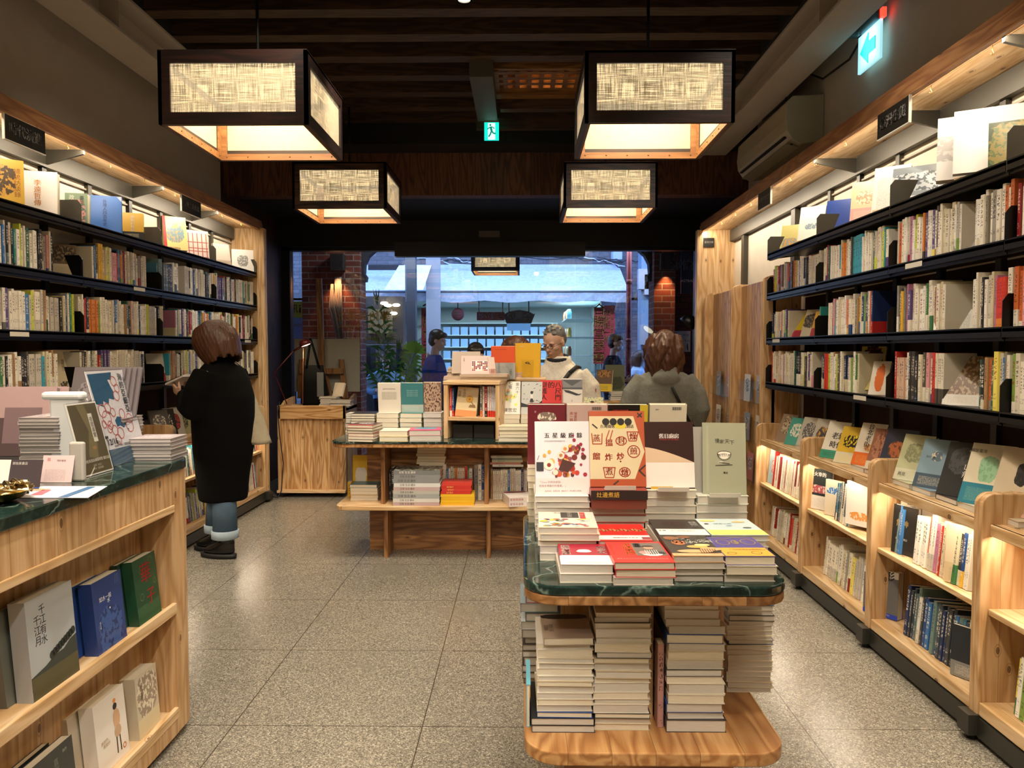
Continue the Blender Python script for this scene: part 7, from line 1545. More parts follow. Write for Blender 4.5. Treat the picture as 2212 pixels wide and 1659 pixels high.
# --- simpler figures farther away ---
def figure(label, x, y, yaw, H, top, topmat, hairm, hl=.1, mask=False, wav=0, crouch=0, pitch=8, glasses=False, skin=SKIN2, low='#23252c', fb=True, hy=0):
    P = person(label, x, y, yaw, H); s = H / 1.66; z = lambda v: (v - crouch) * s
    b = MB(); T = head(b, V((0, -.05, z(1.51))), 1.02 * s, hy, pitch); b.tube([(0, 0, z(1.28)), (0, -.01, z(1.38)), (0, -.03, z(1.47))], [.056, .052, .052], 12); torso_skin(b, z(1.32), z(.85), z(1.15))
    for sgn in (-1, 1):
        w_ = V((sgn * .16, -.22, z(1.0))); b.tube(arm_pts(V((sgn * .17, 0, z(1.27))), V((sgn * .25, .0, z(1.02))), w_), [.045, .042, .036, .03, .026], 10); hand(b, w_, V((0, -1, .2)), V((-sgn, 0, .3)), .95, .5, sgn)
        k = V((sgn * .1, -.02 - crouch * .6, .46 * s if not crouch else .42 * s)); b.tube([(sgn * .08, 0, z(.86)), k, (sgn * .09, 0, .06)], [.085, .055, .045], 10)
    b.build('body', skin, P, local=True, remesh=.008)
    if fb: face_bits(P, T, 1.02 * s, glasses=glasses)
    h = MB()
    if hl > .15: bob(h, T, 1.02 * s, hl, .104, .118, .02, wav, 9)
    else: rot = T.to_3x3(); h.ell(T @ V((0, .028, .052)), (.088 * s, .102 * s, .088 * s), 20, 0, rot); h.ell(T @ V((0, .05, .0)), (.082 * s, .074 * s, .085 * s), 18, 0, rot); h.ell(T @ V((0, -.045, .085)), (.072 * s, .05 * s, .035 * s), 14, 0, rot)
    h.build('hair', hairm, P, local=True, remesh=.008)
    if mask: m = MB(); m.ell(T @ V((0, -.052, -.045)), (.062 * s, .052 * s, .044 * s), 16, 0, T.to_3x3()); m.build('face_mask', flat('#dfe6ee', .7), P, local=True)
    c = MB(); c.loft([((0, 0, z(.80)), .17, .125, 0), ((0, 0, z(.98)), .195, .135, 0), ((0, 0, z(1.15)), .215, .14, 0), ((0, 0, z(1.27)), .19, .11, 0), ((0, 0, z(1.345)), .085, .075, 0)], 0, 22)
    for sgn in (-1, 1): e = V((sgn * .26, 0, z(1.02))); c.tube([V((sgn * .16, 0, z(1.26))), V((sgn * .23, 0, z(1.14))), e, V((sgn * .21, -.12, z(.99))), V((sgn * .165, -.20, z(.995)))], [.07, .075, .065, .054, .044], 12)
    c.build(top, topmat, P, local=True, remesh=.014)
    c = MB()
    for sgn in (-1, 1): c.tube([(sgn * .08, 0, z(.86)), (sgn * .1, -.02 - crouch * .6, .44), (sgn * .09, 0, .06)], [.11, .085, .07], 12)
    c.build('trousers', cloth(low, 'dark_trousers'), P, local=True, remesh=.016)
    c = MB()
    for sgn in (-1, 1): c.ell((sgn * .09, -.05, .045), (.048, .13, .045), 14)
    c.build('shoes', flat('#1a1a1c', .4), P, local=True)
    return P
figure('woman with dark hair and glasses looking down behind the yellow book', -.05, 6.5, -12, 1.55, 'jacket', cloth('#4a4030', 'olive_jacket'), HB, .19, glasses=True, pitch=28, skin=SKIN)
figure('black-haired child browsing behind the wooden cube, only top of head showing', -.42, 6.75, 10, 1.49, 'shirt', cloth('#2c2a30', 'dark_shirt'), HK, .1, pitch=20)
figure('man in navy blue sweater walking outside the glass door', -1.06, 9.1, 78, 1.68, 'sweater', cloth('#1f3a78', 'navy_knit'), HK, .1, pitch=14)
figure('person in dark jacket and white face mask outside on the street', 1.27, 10.6, 70, 1.66, 'jacket', cloth('#182030', 'dark_jacket'), HK, .1, mask=True, pitch=6)
figure('long-haired girl with face mask out on the street by the red pole', 1.86, 12.2, 75, 1.43, 'shirt', cloth('#a8c4dc', 'pale_shirt'), HK, .26, mask=True)
figure('bending person in striped shirt near the potted palm outside', -2.0, 11.0, 20, 1.5, 'shirt', cloth('#8ab4d8', 'striped_shirt'), HK, .1, mask=True, pitch=35, crouch=.08)
# ================= furniture by the window =================
def counter2(x0, x1, y0, y1, H, label, nm='window_counter'):
    t = thing(nm, label, 'counter', ((x0 + x1) / 2, (y0 + y1) / 2, 0))
    m = MB(); m.box(x0, x1, y0, y0 + .025, H - .13, H); m.build('apron', wood('apron', '#d8b07c', '#bd8c54', '#8a5a2c', 'x', 'z', .3, .4, .1), t, bevel=.003)
    m = MB(); sh = M4.Identity(4); m.box(x0 + .0, x1, y0 + .03, y0 + .05, .07, H - .13); m.build('front_panel', wood('slanted_planks', '#d4ae7c', '#b88a56', '#7c5028', 'z', 'x', .085, .45, .6), t)
    m = MB(); m.box(x1 - .025, x1, y0, y1, .05, H - .0); m.prism([(y0 + .12, H), (y1, H), (y1, H + .075), (y1 - .05, H + .09), (y0 + .18, H + .035)], x1 - .025, x1, 'x'); m.build('side_panel', wood('slanted_planks2', '#a88a62', '#86683e', '#5a3c20', 'z', 'y', .06, .45, .6), t)
    m = MB(); m.box(x0, x0 + .025, y0, y1, .05, H); m.prism([(y0 + .12, H), (y1, H), (y1, H + .06), (y0 + .2, H + .035)], x0, x0 + .025, 'x'); m.build('side_panel', cedar('z', 'y'), t)
    m = MB(); m.box(x0, x1, y0 + .03, y1, H - .05, H - .02); m.build('top_board', pale('x', 'y'), t)
    m = MB(); m.box(x0 - .0, x1, y0 - .05, y1, .045, .07); m.build('bottom_board', pale('x', 'y'), t, bevel=.003)
    for x in (x0 + .06, x1 - .06):
        m = MB(); m.ell((x, y0 + .05, .022), (.022, .022, .022), 12); m.build('castor', flat('#2a2826', .5), t)
    return t
counter2(-2.36, -1.70, 7.22, 7.72, .885, 'cedar counter with slanted planks below the left window')
counter2(.62, 1.98, 7.30, 7.75, .93, 'cedar display counter below the right window behind grey jacket')
GW = 'books on the window counters'
z = stack('pamphlet pile beside the black bag, window counter', -1.97, 7.30, .866, 8, .17, .15, [.012], ['#8a7e6c', '#b8ac98'], GW, PAGES2, .012)
stack('front pamphlet pile on the left window counter', -1.86, 7.25, .866, 5, .2, .13, [.014], ['#8a7e6c', '#a89c88'], GW, PAGES2, .012)
standing('cream wrapped book tilted on the pamphlet pile', -1.83, 7.42, z, .12, .14, .02, yaw=-25, lean=20, c1='#c9b9a4', group=GW)
acrylic_stand(-1.86, 7.44, z, .11, .17, -10, 14, 'clear acrylic stand behind the tilted cream book')
t = thing('tote_bag', 'black canvas tote bag on the left window counter', 'bag', (-2.05, 7.45, .866))
m = MB(); m.loft([((-2.05, 7.45, .867), .125, .05, 0, 3), ((-2.05, 7.45, .92), .135, .06, 0, 3), ((-2.06, 7.46, 1.10), .115, .05, 0, 3), ((-2.07, 7.46, 1.27), .095, .03, 0, 3)], 0, 24); m.build('pouch', cloth('#0b0b0b', 'black_canvas'), t)
m = MB()
for dx in (-.05, .05): m.tube([(-2.07 + dx * 1.2, 7.43, 1.25), (-2.08 + dx * .5, 7.43, 1.42), (-2.09, 7.43, 1.53)], .012, 8)
m.build('handle', cloth('#0b0b0b', 'black_canvas'), t)
m = MB(); m.box(-2.02, -1.955, 7.395, 7.40, .96, 1.2); m.build('printed_panel', flat('#5a5a58', .7), t)
t = thing('desk_lamp', 'dark red articulated desk lamp on the left window counter', 'lamp', (-2.25, 7.3, .866)); RL = flat('#5a1c18', .35, .2)
a, b_, c_, d_ = atY(620, 873, 7.34), atY(592, 806, 7.34), atY(634, 758, 7.34), atY(660, 744, 7.34)
m = MB(); m.lathe([(.05, .866), (.05, .878), (.01, .882)], (a.x, 7.34, 0), 20); m.build('base', RL, t)
m = MB(); m.tube([a, b_, c_], .006, 8); m.build('arm', RL, t)
hd = M4.Translation((d_.x, 7.34, d_.z)) @ M4.Rotation(R(-22), 4, 'Y')
m = MB(); m.tube([c_, d_], [.010, .014], 8); m.lathe([(.012, .05), (.04, .045), (.056, .02), (.06, -.012), (.056, -.012), (.05, .018), (.03, .036)], (0, 0, 0), 22, 0, None, True, False); 
k = len(m.v) - 7 * 22; m.v[k:] = [hd @ p for p in m.v[k:]]; m.build('lamp_shade', RL, t)
m = MB(); m.ell(hd @ V((0, 0, -.004)), (.05, .05, .01), 16, 0, hd.to_3x3()); m.build('bulb', flat('#fff2c8', .4, emit=4), t)
spot('desk_lamp_bulb', hd @ V((0, 0, -.02)), 3, '#ffe6b8', 110, .6, .03)
m = MB(); m.tube([atY(655, 752, 7.36), atY(654, 872, 7.36)], .004, 8); m.build('stem', flat('#9a5a3a', .4, .4), t)
m = MB(); m.tube([atY(604, 868, 7.2), atY(600, 890, 7.17), atY(604, 940, 7.17), atY(612, 1000, 7.17), atY(608, 1060, 7.16), (-2.33, 7.1, .012), (-2.38, 7.12, .02)], .005, 6); tag(m.build('power_cord', flat('#0f0f0f', .5)), 'black power cord hanging down the left window counter', 'cord')
t = thing('desk_lamp', 'black desk lamp with tilted lit shade beside the right window', 'lamp', (1.62, 7.5, .95)); a = atY(1484, 700, 7.45)
hd = M4.Translation(a) @ M4.Rotation(R(38), 4, 'Y') @ M4.Rotation(R(20), 4, 'X')
m = MB(); m.lathe([(.02, .10), (.05, .09), (.075, .05), (.085, 0), (.08, 0), (.068, .045), (.04, .08)], (0, 0, 0), 24, 0, None, True, False); m.v = [hd @ p for p in m.v]; m.build('lamp_shade', flat('#121212', .35, .3), t)
m = MB(); m.ell(hd @ V((0, 0, .01)), (.072, .072, .012), 18, 0, hd.to_3x3()); m.build('bulb', flat('#fff0c0', .4, emit=3.5), t)
m = MB(); m.tube([hd @ V((0, 0, .09)), a + V((.12, 0, .0)), a + V((.16, .02, -.25)), (a.x + .13, 7.5, .92)], .008, 8); m.build('arm', flat('#121212', .35, .3), t)
m = MB(); m.lathe([(.06, .91), (.06, .925), (.01, .93)], (a.x + .13, 7.5, 0), 20); m.build('base', flat('#121212', .35, .3), t)
# easel
t = thing('easel', 'brown wooden easel holding a pale board before the left window', 'easel', (-2.15, 8.1, 0)); ew = wood('easel', '#8a6238', '#6e4a26', '#46290f', 'z', 'x', .3, .5, .2)
pt = lambda px, py, Y=8.1: atY(px, py, Y)
for nm, a, b2, w in (('mast', pt(690, 602), pt(700, 880), .032), ('support', pt(738, 776), pt(748, 860), .028), ('support', pt(653, 776), pt(650, 860), .028)):
    m = MB(); m.add([V((p.x + dx, 8.06 + dy, p.z)) for p in (a, b2) for dx, dy in ((-w, 0), (w, 0), (w, .03), (-w, .03))], [(0, 1, 2, 3), (7, 6, 5, 4), (0, 4, 5, 1), (1, 5, 6, 2), (2, 6, 7, 3), (3, 7, 4, 0)]); m.build(nm, ew, t)
a = pt(650, 795); b2 = pt(745, 795); m = MB(); m.box(a.x, b2.x, 8.03, 8.07, a.z - .06, a.z); m.build('crossbar', ew, t)
for x in (-2.4, -1.85): m = MB(); m.tube([(-2.12, 8.08, 1.2), (x, 8.15, 0)], .018, 8); m.build('leg', ew, t)
a, b2 = pt(636, 732, 8.16), pt(778, 846, 8.16); m = MB(); m.box(a.x, b2.x, 8.15, 8.165, b2.z, a.z); tag(m.build('board', flat('#8f8c80', .5), bevel=.002), 'pale grey blank board standing on the easel', 'board')
# books on the right window counter
z2 = stack('yellow-lettered pile on the right window counter', .86, 7.34, .911, 5, .26, .16, [.02], ['#1c1a18', '#d8d0c0', '#5a5a34'], GW, PAGES2, .006)
standing('green book seen from its back on the right window counter', .93, 7.52, z2, .19, .26, .05, yaw=6, lean=4, c1='#5f6350', a1='#3c4232', a2='#4a503c', art=(.3, .3, .5), group=GW)
standing('brown book with yellow band leaning on the right window counter', .80, 7.45, z2, .16, .22, .04, yaw=-22, lean=14, c1='#6a5444', c2='#e0c23a', band=.34, a1='#a87a4a', a2='#4a3a30', art=(.8, .2, .5), group=GW)
stack('cream pile beside the grey jacket on the right window counter', 1.02, 7.36, .911, 4, .15, .2, [.03], ['#cfc7b4', '#d8d0bc'], GW, PAGES2, .004)
# leaflet racks by the right wall
for i, (ya, yb) in enumerate(((5.40, 6.20), (6.22, 7.10))):
    t = thing('leaflet_rack', 'tall cedar leaflet rack on the right wall, %s' % ('next to the bookshelves' if i == 0 else 'next to the window'), 'rack', (1.8, (ya + yb) / 2, 0)); zt = 1.93 - .0 * i
    m = MB(); m.prism([(ya, .06), (yb, .06), (yb, zt), (ya + .05, zt), (ya + .015, zt - .015), (ya, zt - .05)], 1.78, 1.80, 'x'); m.build('back_panel', wood('knotty', '#c39c6c', '#a87e50', '#744c28', 'z', 'y', .11, .45, .6), t)
    for y in (ya, yb - .025):
        m = MB(); m.prism([(1.70, .06), (1.98, .06), (1.98, zt + .02), (1.76, zt + .02), (1.715, zt), (1.70, zt - .04)], y, y + .025, 'y'); m.build('side_panel', cedar('z', 'x'), t, bevel=.004)
    m = MB(); m.box(1.70, 1.98, ya, yb, .0, .06); m.build('base', pale('y', 'x'), t)
    for k, (zz, n) in enumerate(((1.02, 2), (.72, 2), (.42, 3))):
        m = MB(); m.box(1.735, 1.737, ya + .05, yb - .05, zz, zz + .17); m.box(1.735, 1.78, ya + .05, yb - .05, zz - .003, zz); m.build('pocket', ACRYL, t)
        for j in range(n):
            y = ya + .12 + j * (yb - ya - .2) / n; cc = ['#a8a0a0', '#c8c4c0', '#7a8aa0', '#b8707a', '#8a7a60', '#d8d4c8'][(i * 3 + k + j) % 6]
            cbook('%s leaflet in the %s pocket row, %s of the rack %s' % (cname(cc), ('top', 'middle', 'lower')[k], ordn(j), 'next to the bookshelves' if i == 0 else 'next to the window'), M4.Translation((1.752, y + .15, zz + .002)) @ M4.Rotation(R(-90), 4, 'Z') @ M4.Rotation(R(88), 4, 'X'), .15, .21, .004, cc, a1='#5a6a8a', a2='#e8e4dc', art=(.6, .3, .4), plain=True, name='leaflet', cat='leaflet', group='leaflets in the racks')
# ================= outside =================
def ob(name, mb, mat, label, cat, group=None, **k): o = mb.build(name, mat, **k); return tag(o, label, cat, group)
m = MB(); m.box(-9, 9, 8.75, 12.3, -.1, .0); struct('pavement', m, flat('#4a4744', .7))
m = MB(); m.box(-14, 14, 12.3, 24, -.2, -.08); struct('street', m, flat('#4a4e56', .8))
m = MB(); m.box(-9, 9, 8.76, 11.9, 3.3, 3.5); struct('arcade_ceiling', m, flat('#2a2624', .8))
m = MB(); m.box(-9, LW - .1, 8.6, 8.76, 0, 6); m.box(RW + .1, 9, 8.6, 8.76, 0, 6); m.box(-9, 9, 8.76, 8.9, 2.95, 6); struct('wall_street', m, brick())
m = MB(); m.box(-2.80, -2.06, 9.6, 9.95, 0, 3.3); struct('column_1', m, brick(), 'red brick arcade pillar outside the left window')
m = MB(); m.box(1.655, 1.92, 9.55, 9.95, 0, 3.3); struct('column_2', m, brick(), 'red brick arcade pillar outside the right window')
m = MB(); m.box(1.92, 2.9, 9.75, 9.9, 0, 3.3); struct('wall_passage', m, brick('dark_red_brick', '#6a2c22', '#55221a', '#3a1a14'))
# arch brackets
for s, x0, lab in ((1, -2.06, 'left'), (-1, 1.655, 'right')):
    pr = [(x0, 3.3), (x0, 2.30)] + [(x0 + s * v, w) for v, w in ((.05, 2.30), (.06, 2.36), (.03, 2.40), (.04, 2.52), (.09, 2.62), (.16, 2.68), (.20, 2.72), (.21, 2.78), (.30, 2.84), (.36, 2.90), (.38, 3.3))]
    m = MB(); m.prism(pr if s > 0 else pr[::-1], 9.7, 9.85, 'y'); ob('arch_bracket', m, flat('#232830', .7), 'dark scrolled arch bracket on the %s brick pillar' % lab, 'bracket')
for x in (-2.32, 1.80):
    m = MB(); m.box(x - .08, x + .08, 9.45, 9.6, 2.42, 2.62); ob('wall_light', m, flat('#2a211c', .6), 'box wall light on the %s brick pillar outside' % ('left' if x < 0 else 'right'), 'wall light')
    spot('pillar_lamp', (x + .0, 9.48, 2.41), 22, '#ffb878', 75, .6, .03, (R(6), 0, 0))
# dried bunch and picture beside the left pillar
t = thing('dried_bunch', 'bundle of pale dried grass hanging on the left brick pillar', 'dried plant', (-2.33, 9.5, 1.5)); r4 = random.Random(6); m = MB()
for i in range(16): x = -2.36 + r4.uniform(-.05, .09); m.tube([(x, 9.52, 2.25), (x + r4.uniform(-.05, .05), 9.48, 1.95), (-2.28 + r4.uniform(-.03, .03), 9.52, 1.25 + r4.uniform(0, .3))], [.005, .012, .004], 6)
m.build('stalks', flat('#8a7460', .9), t)
m = MB(); a, b2 = atY(720, 597, 9.5), atY(735, 640, 9.5); m.box(a.x, b2.x, 9.56, 9.59, b2.z, a.z); ob('picture', m, flat('#8f8a80', .6), 'small pale picture hung on the left brick pillar', 'picture')
# signs outside left
def board(px0, px1, py0, py1, Y, c, label, txt=(), name='sign', cat='sign', th=.03, em=0, legs=False, rod=None):
    a, b2 = atY(px0, py0, Y), atY(px1, py1, Y); t = thing(name, label, cat, ((a.x + b2.x) / 2, Y, 0 if legs else b2.z))
    m = MB(); m.box(a.x, b2.x, Y, Y + th, b2.z if not legs else 0, a.z); m.build('plate', flat(c, .5, emit=em), t)
    if rod is not None:
        m = MB()
        for x in (a.x + .04, b2.x - .04): m.tube([(x, Y + th + .008, b2.z + .02), (x, Y + th + .008, rod)], .012, 8)
        m.build('rod', flat('#2a2c30', .5), t)
    mbs = {}
    for (body, px, py, sz, col, *r) in txt:
        p = atY(px, py, Y - .004); put_text(mbs.setdefault(col, MB()), body, M4.Translation(p) @ M4.Rotation(pi / 2, 4, 'X'), sz, 0, r[0] if r else False, r[1] if len(r) > 1 else 0)
    for col, mb in mbs.items(): mb.build('lettering', flat(col, .5, emit=em), t)
    return t
board(628, 654, 651, 686, 10.6, '#c9c23a', 'yellow information sign with black i outside left', [('i', 648, 668, .17, '#181818', False, .003), ('訊', 634, 668, .13, '#181818')], rod=0)
board(628, 654, 686, 762, 10.62, '#8fa8c8', 'pale blue poster below the yellow information sign', [('LUZAI', 641, 702, .05, '#b8784a')], 'poster', 'poster', rod=0)
board(1448, 1491, 715, 760, 9.7, '#b8c0cc', 'white figure poster on the dark red brick wall outside', [('Peace With A Step', 1472, 736, .033, '#3a4458'), ('郭怡美', 1482, 724, .026, '#3a4458')], 'poster', 'poster', th=.055)
t = thing('poster_figures', 'three small dark silhouettes printed on the figure poster', 'print', (2.08, 9.69, 1.42)); m = MB()
for px in (1467, 1475, 1485): p = atY(px, 750, 9.694); m.ell((p.x, 9.694, p.z + .035), (.008, .001, .009), 8); m.tube([(p.x, 9.694, p.z + .03), (p.x, 9.694, p.z - .01), (p.x + .008, 9.694, p.z - .045)], [.008, .010, .004], 6)
m.build('silhouettes', flat('#20242c', .6), t)
board(1472, 1497, 537, 634, 9.3, '#1a2c44', 'dark blue shop sign board with white characters outside right window', [('郭怡美', 1485, 573, .145, '#e6ecf4', False, .002), ('ASTRAL', 1485, 607, .045, '#e6ecf4')], rod=3.32)
# clothes stall
m = MB(); a, b2 = atY(790, 640, 13.2), atY(872, 830, 13.2); m.box(a.x, b2.x, 13.2, 14.2, -.08, a.z); struct('stall_wall', m, flat('#33302c', .8))
m = MB(); a, b2 = atY(795, 668, 13.1), atY(846, 720, 13.1); m.box(a.x, b2.x, 13.1, 13.2, b2.z, a.z); ob('stall_banner', m, flat('#6f5f3c', .8), 'tan cloth banner over the stall across the arcade', 'banner')
for i, (px, py) in enumerate(((830, 655), (838, 660), (856, 659), (850, 677))):
    m = MB(); p = atY(px, py, 13.14); m.ell(p, (.07, .07, .03), 12); ob('stall_lamp', m, flat('#ffe6b8', .4, emit=5), 'glowing lamp over the stall outside, %s from left' % ordn(i), 'lamp', 'lamps over the stall')
m = MB(); p, q = atY(786, 745, 12.9), atY(872, 745, 12.9); m.tube([(p.x, 12.9, -.15), (p.x, 12.9, p.z), (q.x, 12.9, p.z), (q.x, 12.9, -.15)], .014, 8); ob('garment_rail', m, flat('#6a6a6e', .4), 'grey metal garment rail at the stall outside', 'rail')
for i in range(7):
    m = MB(); p = atY(796 + i * 11, 770, 12.9); m.loft([((p.x, 12.9, p.z - .45), .09, .03, 0), ((p.x, 12.9, p.z), .10, .04, 0), ((p.x, 12.9, p.z + .14), .085, .03, 0), ((p.x, 12.9, p.z + .18), .02, .02, 0)], 0, 14); ob('hanging_garment', m, cloth(['#1c1c22', '#2a2c34', '#4a4a50', '#22304a', '#3a3a3c', '#5a5650', '#1e2430'][i], 'garment'), 'dark garment hanging at the stall outside, %s from left' % ordn(i), 'garment', 'garments at the stall')
# dark column and street pole
m = MB(); a, b2 = atY(875, 600, 12.6), atY(897, 600, 12.6); m.box(a.x, b2.x, 12.6, 12.8, -.08, 4.2); struct('column_3', m, flat('#27303c', .6))
m = MB(); m.box(b2.x + .02, b2.x + .28, 13.84, 13.92, -.08, 4); struct('column_4', m, flat('#8d949c', .7))
a = atY(1358, 700, 11.9); m = MB(); m.tube([(a.x, 11.9, 0), (a.x, 11.9, 4)], .042, 14); m.tube([(a.x, 11.9, 1.55), (a.x, 11.9, 1.6)], .048, 14); m.tube([(a.x, 11.9, 2.45), (a.x, 11.9, 2.52)], .048, 14); ob('red_pole', m, flat('#7a1f22', .45), 'dark red street pole outside before the shop across', 'pole')
# awning across the street
t = thing('awning', 'large pale blue lit awning of the shop across the street', 'awning', (-.4, 14.6, 2.4)); aw = cloth('#c4cad0', 'awning_canvas', 20)
a, b2 = atY(784, 630, 14.0), atY(1358, 630, 14.0); c0, c1_ = atY(784, 572, 15.6), atY(1336, 572, 15.6)
n = 24; m = MB(); vs = []
for i in range(n + 1):
    f = i / n; vs += [(a.x + (b2.x - a.x) * f, 14.0, a.z + .015 * sin(f * 40)), (c0.x + (c1_.x - c0.x) * f, 15.6, c0.z)]
m.add(vs, [(2 * i, 2 * i + 2, 2 * i + 3, 2 * i + 1) for i in range(n)]); m.build('canopy', aw, t)
m = MB(); vs = []; d2 = atY(784, 652, 14.0).z
for i in range(n + 1): f = i / n; x = a.x + (b2.x - a.x) * f; vs += [(x, 14.0, a.z + .015 * sin(f * 40)), (x, 13.98 - .02 * sin(f * 55), d2 + .02 * sin(f * 31))]
m.add(vs, [(2 * i + 1, 2 * i + 3, 2 * i + 2, 2 * i) for i in range(n)]); m.build('valance', cloth('#98a4b0', 'awning_valance', 20), t)
m = MB(); m.tube([(a.x, 14, a.z), (b2.x, 14, b2.z)], .02, 8); m.build('front_bar', flat('#4a525c', .5), t)
m = MB(); q1, q2, q3, q4 = atY(862, 573, 13.8), atY(932, 573, 13.8), atY(914, 626, 13.5), atY(830, 626, 13.5); m.add([q4, q3, q2, q1], [(0, 1, 2, 3)]); m.add([p + V((0, .012, 0)) for p in (q4, q3, q2, q1)], [(3, 2, 1, 0)]); ob('awning', m, cloth('#d6dce2', 'white_canvas', 20), 'small tilted white canvas flap over the large awning', 'awning')
m = MB(); p, q = atY(795, 572, 14.6), atY(872, 583, 14.6); m.box(p.x, q.x, 14.6, 14.65, q.z, p.z); ob('roller_bar', m, flat('#1c2026', .6), 'dark roller bar above the left part of awning', 'bar')
# building across
m = MB(); m.box(-6, 4.5, 15.7, 16.0, 2.45, 7.5); m.box(-6, -2.75, 15.7, 16, -.1, 2.5); m.box(1.75, 4.5, 15.7, 16, -.1, 2.5); struct('wall_across', m, brick('grey_brick', '#7c7a7c', '#686668', '#5a585a'))
m = MB(); m.box(1.62, 1.9, 15.5, 15.7, -.1, 2.9); struct('column_5', m, flat('#7a7c84', .7))
m = MB(); m.box(2.1, 2.6, 13.4, 13.8, -.1, 5); struct('column_6', m, flat('#5f7c98', .6))
p, q = atY(1325, 540, 15.3), atY(1344, 560, 15.3); m = MB(); m.box(p.x, q.x, 15.3, 15.72, q.z, p.z); ob('meter_box', m, flat('#b8c8d8', .5), 'pale blue meter box high on the building across', 'box')
r5 = random.Random(12)
for i in range(9):
    px0 = [890, 905, 940, 960, 1130, 1180, 1260, 1290, 1300][i]; px1 = [1020, 1010, 1050, 1040, 1330, 1345, 1350, 1400, 1340][i]; py0 = r5.uniform(548, 566); py1 = r5.uniform(560, 580)
    m = MB(); m.tube([atY(px0 + (px1 - px0) * f, py0 + (py1 - py0) * f + 16 * f * (1 - f) * r5.uniform(-1, 1.5), 15.2) for f in [k / 8 for k in range(9)]], .012, 6); ob('street_cable', m, flat('#1d2128' if i % 3 else '#c8d0d8', .6), '%s cable strung above the awning, %s from left' % ('black' if i % 3 else 'white', ordn(i)), 'cable', 'cables above the awning')
for i, (px, py) in enumerate(((1385, 600), (1398, 612), (1390, 720))):
    p = atY(px + 6, py, 13.3); m = MB(); m.box(p.x - .1, p.x + .1, 13.25, 13.41, p.z - .2, p.z + .15); ob('utility_box', m, flat('#8d949e', .6), 'grey utility box beside the pole outside, %s from top' % ordn(i), 'box', 'utility boxes')
# medicine shop interior
m = MB(); m.box(-2.75, 1.75, 19.4, 19.5, -.1, 2.6); m.box(-2.8, -2.75, 16, 19.5, -.1, 2.6); m.box(1.75, 1.8, 16, 19.5, -.1, 2.6); struct('shop_back_wall', m, flat('#a0aeb0', .7))
m = MB(); m.box(-2.8, 1.8, 15.2, 19.5, 2.5, 2.6); struct('shop_ceiling', m, flat('#b8ccd0', .7))
m = MB(); m.box(-2.8, 1.8, 16, 19.5, -.12, -.08); struct('shop_floor', m, flat('#6a7478', .6))
for x in (-1.6, -.2, 1.0): area('shop_tube_light', (x, 17.2, 2.45), .2, 60, '#dcf4ff', (0, 0, 0), 2.0)
GJ = 'jars on the medicine shop shelves'
t = thing('medicine_shelf', 'lit shelves of jars along the right of shop across', 'shelf', (1.3, 16.9, -.08))
for z in (.5, .9, 1.3, 1.7, 2.1): m = MB(); m.box(.95, 1.7, 16.3, 18.2, z - .02, z); m.build('shelf', flat('#c8dce0', .5), t)
t2 = thing('medicine_shelf', 'lit shelves of boxes at the back of shop across', 'shelf', (-.6, 19, -.08))
for z in (.9, 1.2, 1.5, 1.8, 2.1): m = MB(); m.box(-2.5, .9, 19.0, 19.38, z - .02, z); m.build('shelf', flat('#b8d0d4', .5), t2)
protos = []
for c in ('#c8603a', '#d8e8e8', '#8a5a2c', '#e0c060', '#5a9aa8'):
    m = MB(); m.lathe([(.045, 0), (.05, .01), (.05, .15), (.035, .17), (.036, .2), (.01, .2)], (0, 0, 0), 12); o = m.build('jar', flat(c, .3), local=True); protos.append(o)
nj = 0
for z, rowy in ((.5, 0), (.9, 1), (1.3, 2), (1.7, 3), (2.1, 4)):
    for j in range(9):
        o = protos[(j * 2 + rowy) % 5]
        if nj >= 5: o = o.copy(); COL.objects.link(o)
        else: o = protos[nj]
        o.location = (1.02, 16.4 + j * .2, z); tag(o, 'jar on shelf %s from floor, %s back, shop across' % (ordn(rowy), ordn(j)), 'jar', GJ); nj += 1
pb = None
for r_, z in enumerate((.9, 1.2, 1.5, 1.8)):
    for j in range(12):
        if pb is None: m = MB(); m.box(-.09, .09, 0, .15, 0, .2); pb = m.build('medicine_box', flat('#7fa8d8', .4), local=True); o = pb
        else: o = pb.copy(); COL.objects.link(o)
        o.location = (-1.9 + j * .22, 19.05, z); tag(o, 'pale blue medicine box on back shelf %s, %s from left' % (ordn(r_), ordn(j)), 'box', 'medicine boxes in the shop across')
board(910, 946, 666, 806, 14.6, '#8e1a22', 'tall red banner with gold characters left of the shop across', [('合勝堂蔘藥', 928, 728, .285, '#c9a032', True, .004)], 'banner', 'banner', rod=-.2)
board(1283, 1304, 664, 786, 14.4, '#8e1a22', 'tall red banner with gold characters right of the shop across', [('合勝堂蔘藥', 1294, 722, .235, '#c9a032', True, .003)], 'banner', 'banner', rod=-.2)
board(1305, 1328, 660, 786, 14.45, '#98202a', 'red banner with telephone number right of the shop across', [('迪化街一段', 1311, 705, .13, '#c9a032', True, .002), ('TEL:255', 1322, 698, .105, '#e0c030', True, .002)], 'banner', 'banner', rod=-.2)
board(1030, 1090, 674, 692, 15.4, '#7a1c24', 'small horizontal red sign inside the shop across', [('珍守信三', 1060, 683, .13, '#d8dcd8', False, .002)], rod=2.52)
board(1095, 1146, 692, 714, 15.45, '#6fa6d8', 'pale blue light panel under the fan-shaped sign', (), 'light_panel', 'panel', em=.5, rod=2.52)
t = thing('fan_sign', 'black fan-shaped sign with pale characters in shop across', 'sign', (-.08, 15.3, 1.9)); p = atY(1121, 690, 15.3)
pts = [(p.x - .25, p.z - .08), (p.x + .25, p.z - .08), (p.x + .33, p.z + .12)] + [(p.x + .30 * cos(R(a)) * 1.05, p.z + .06 + .13 * sin(R(a))) for a in (20, 50, 90, 130, 160)] + [(p.x - .33, p.z + .12)]
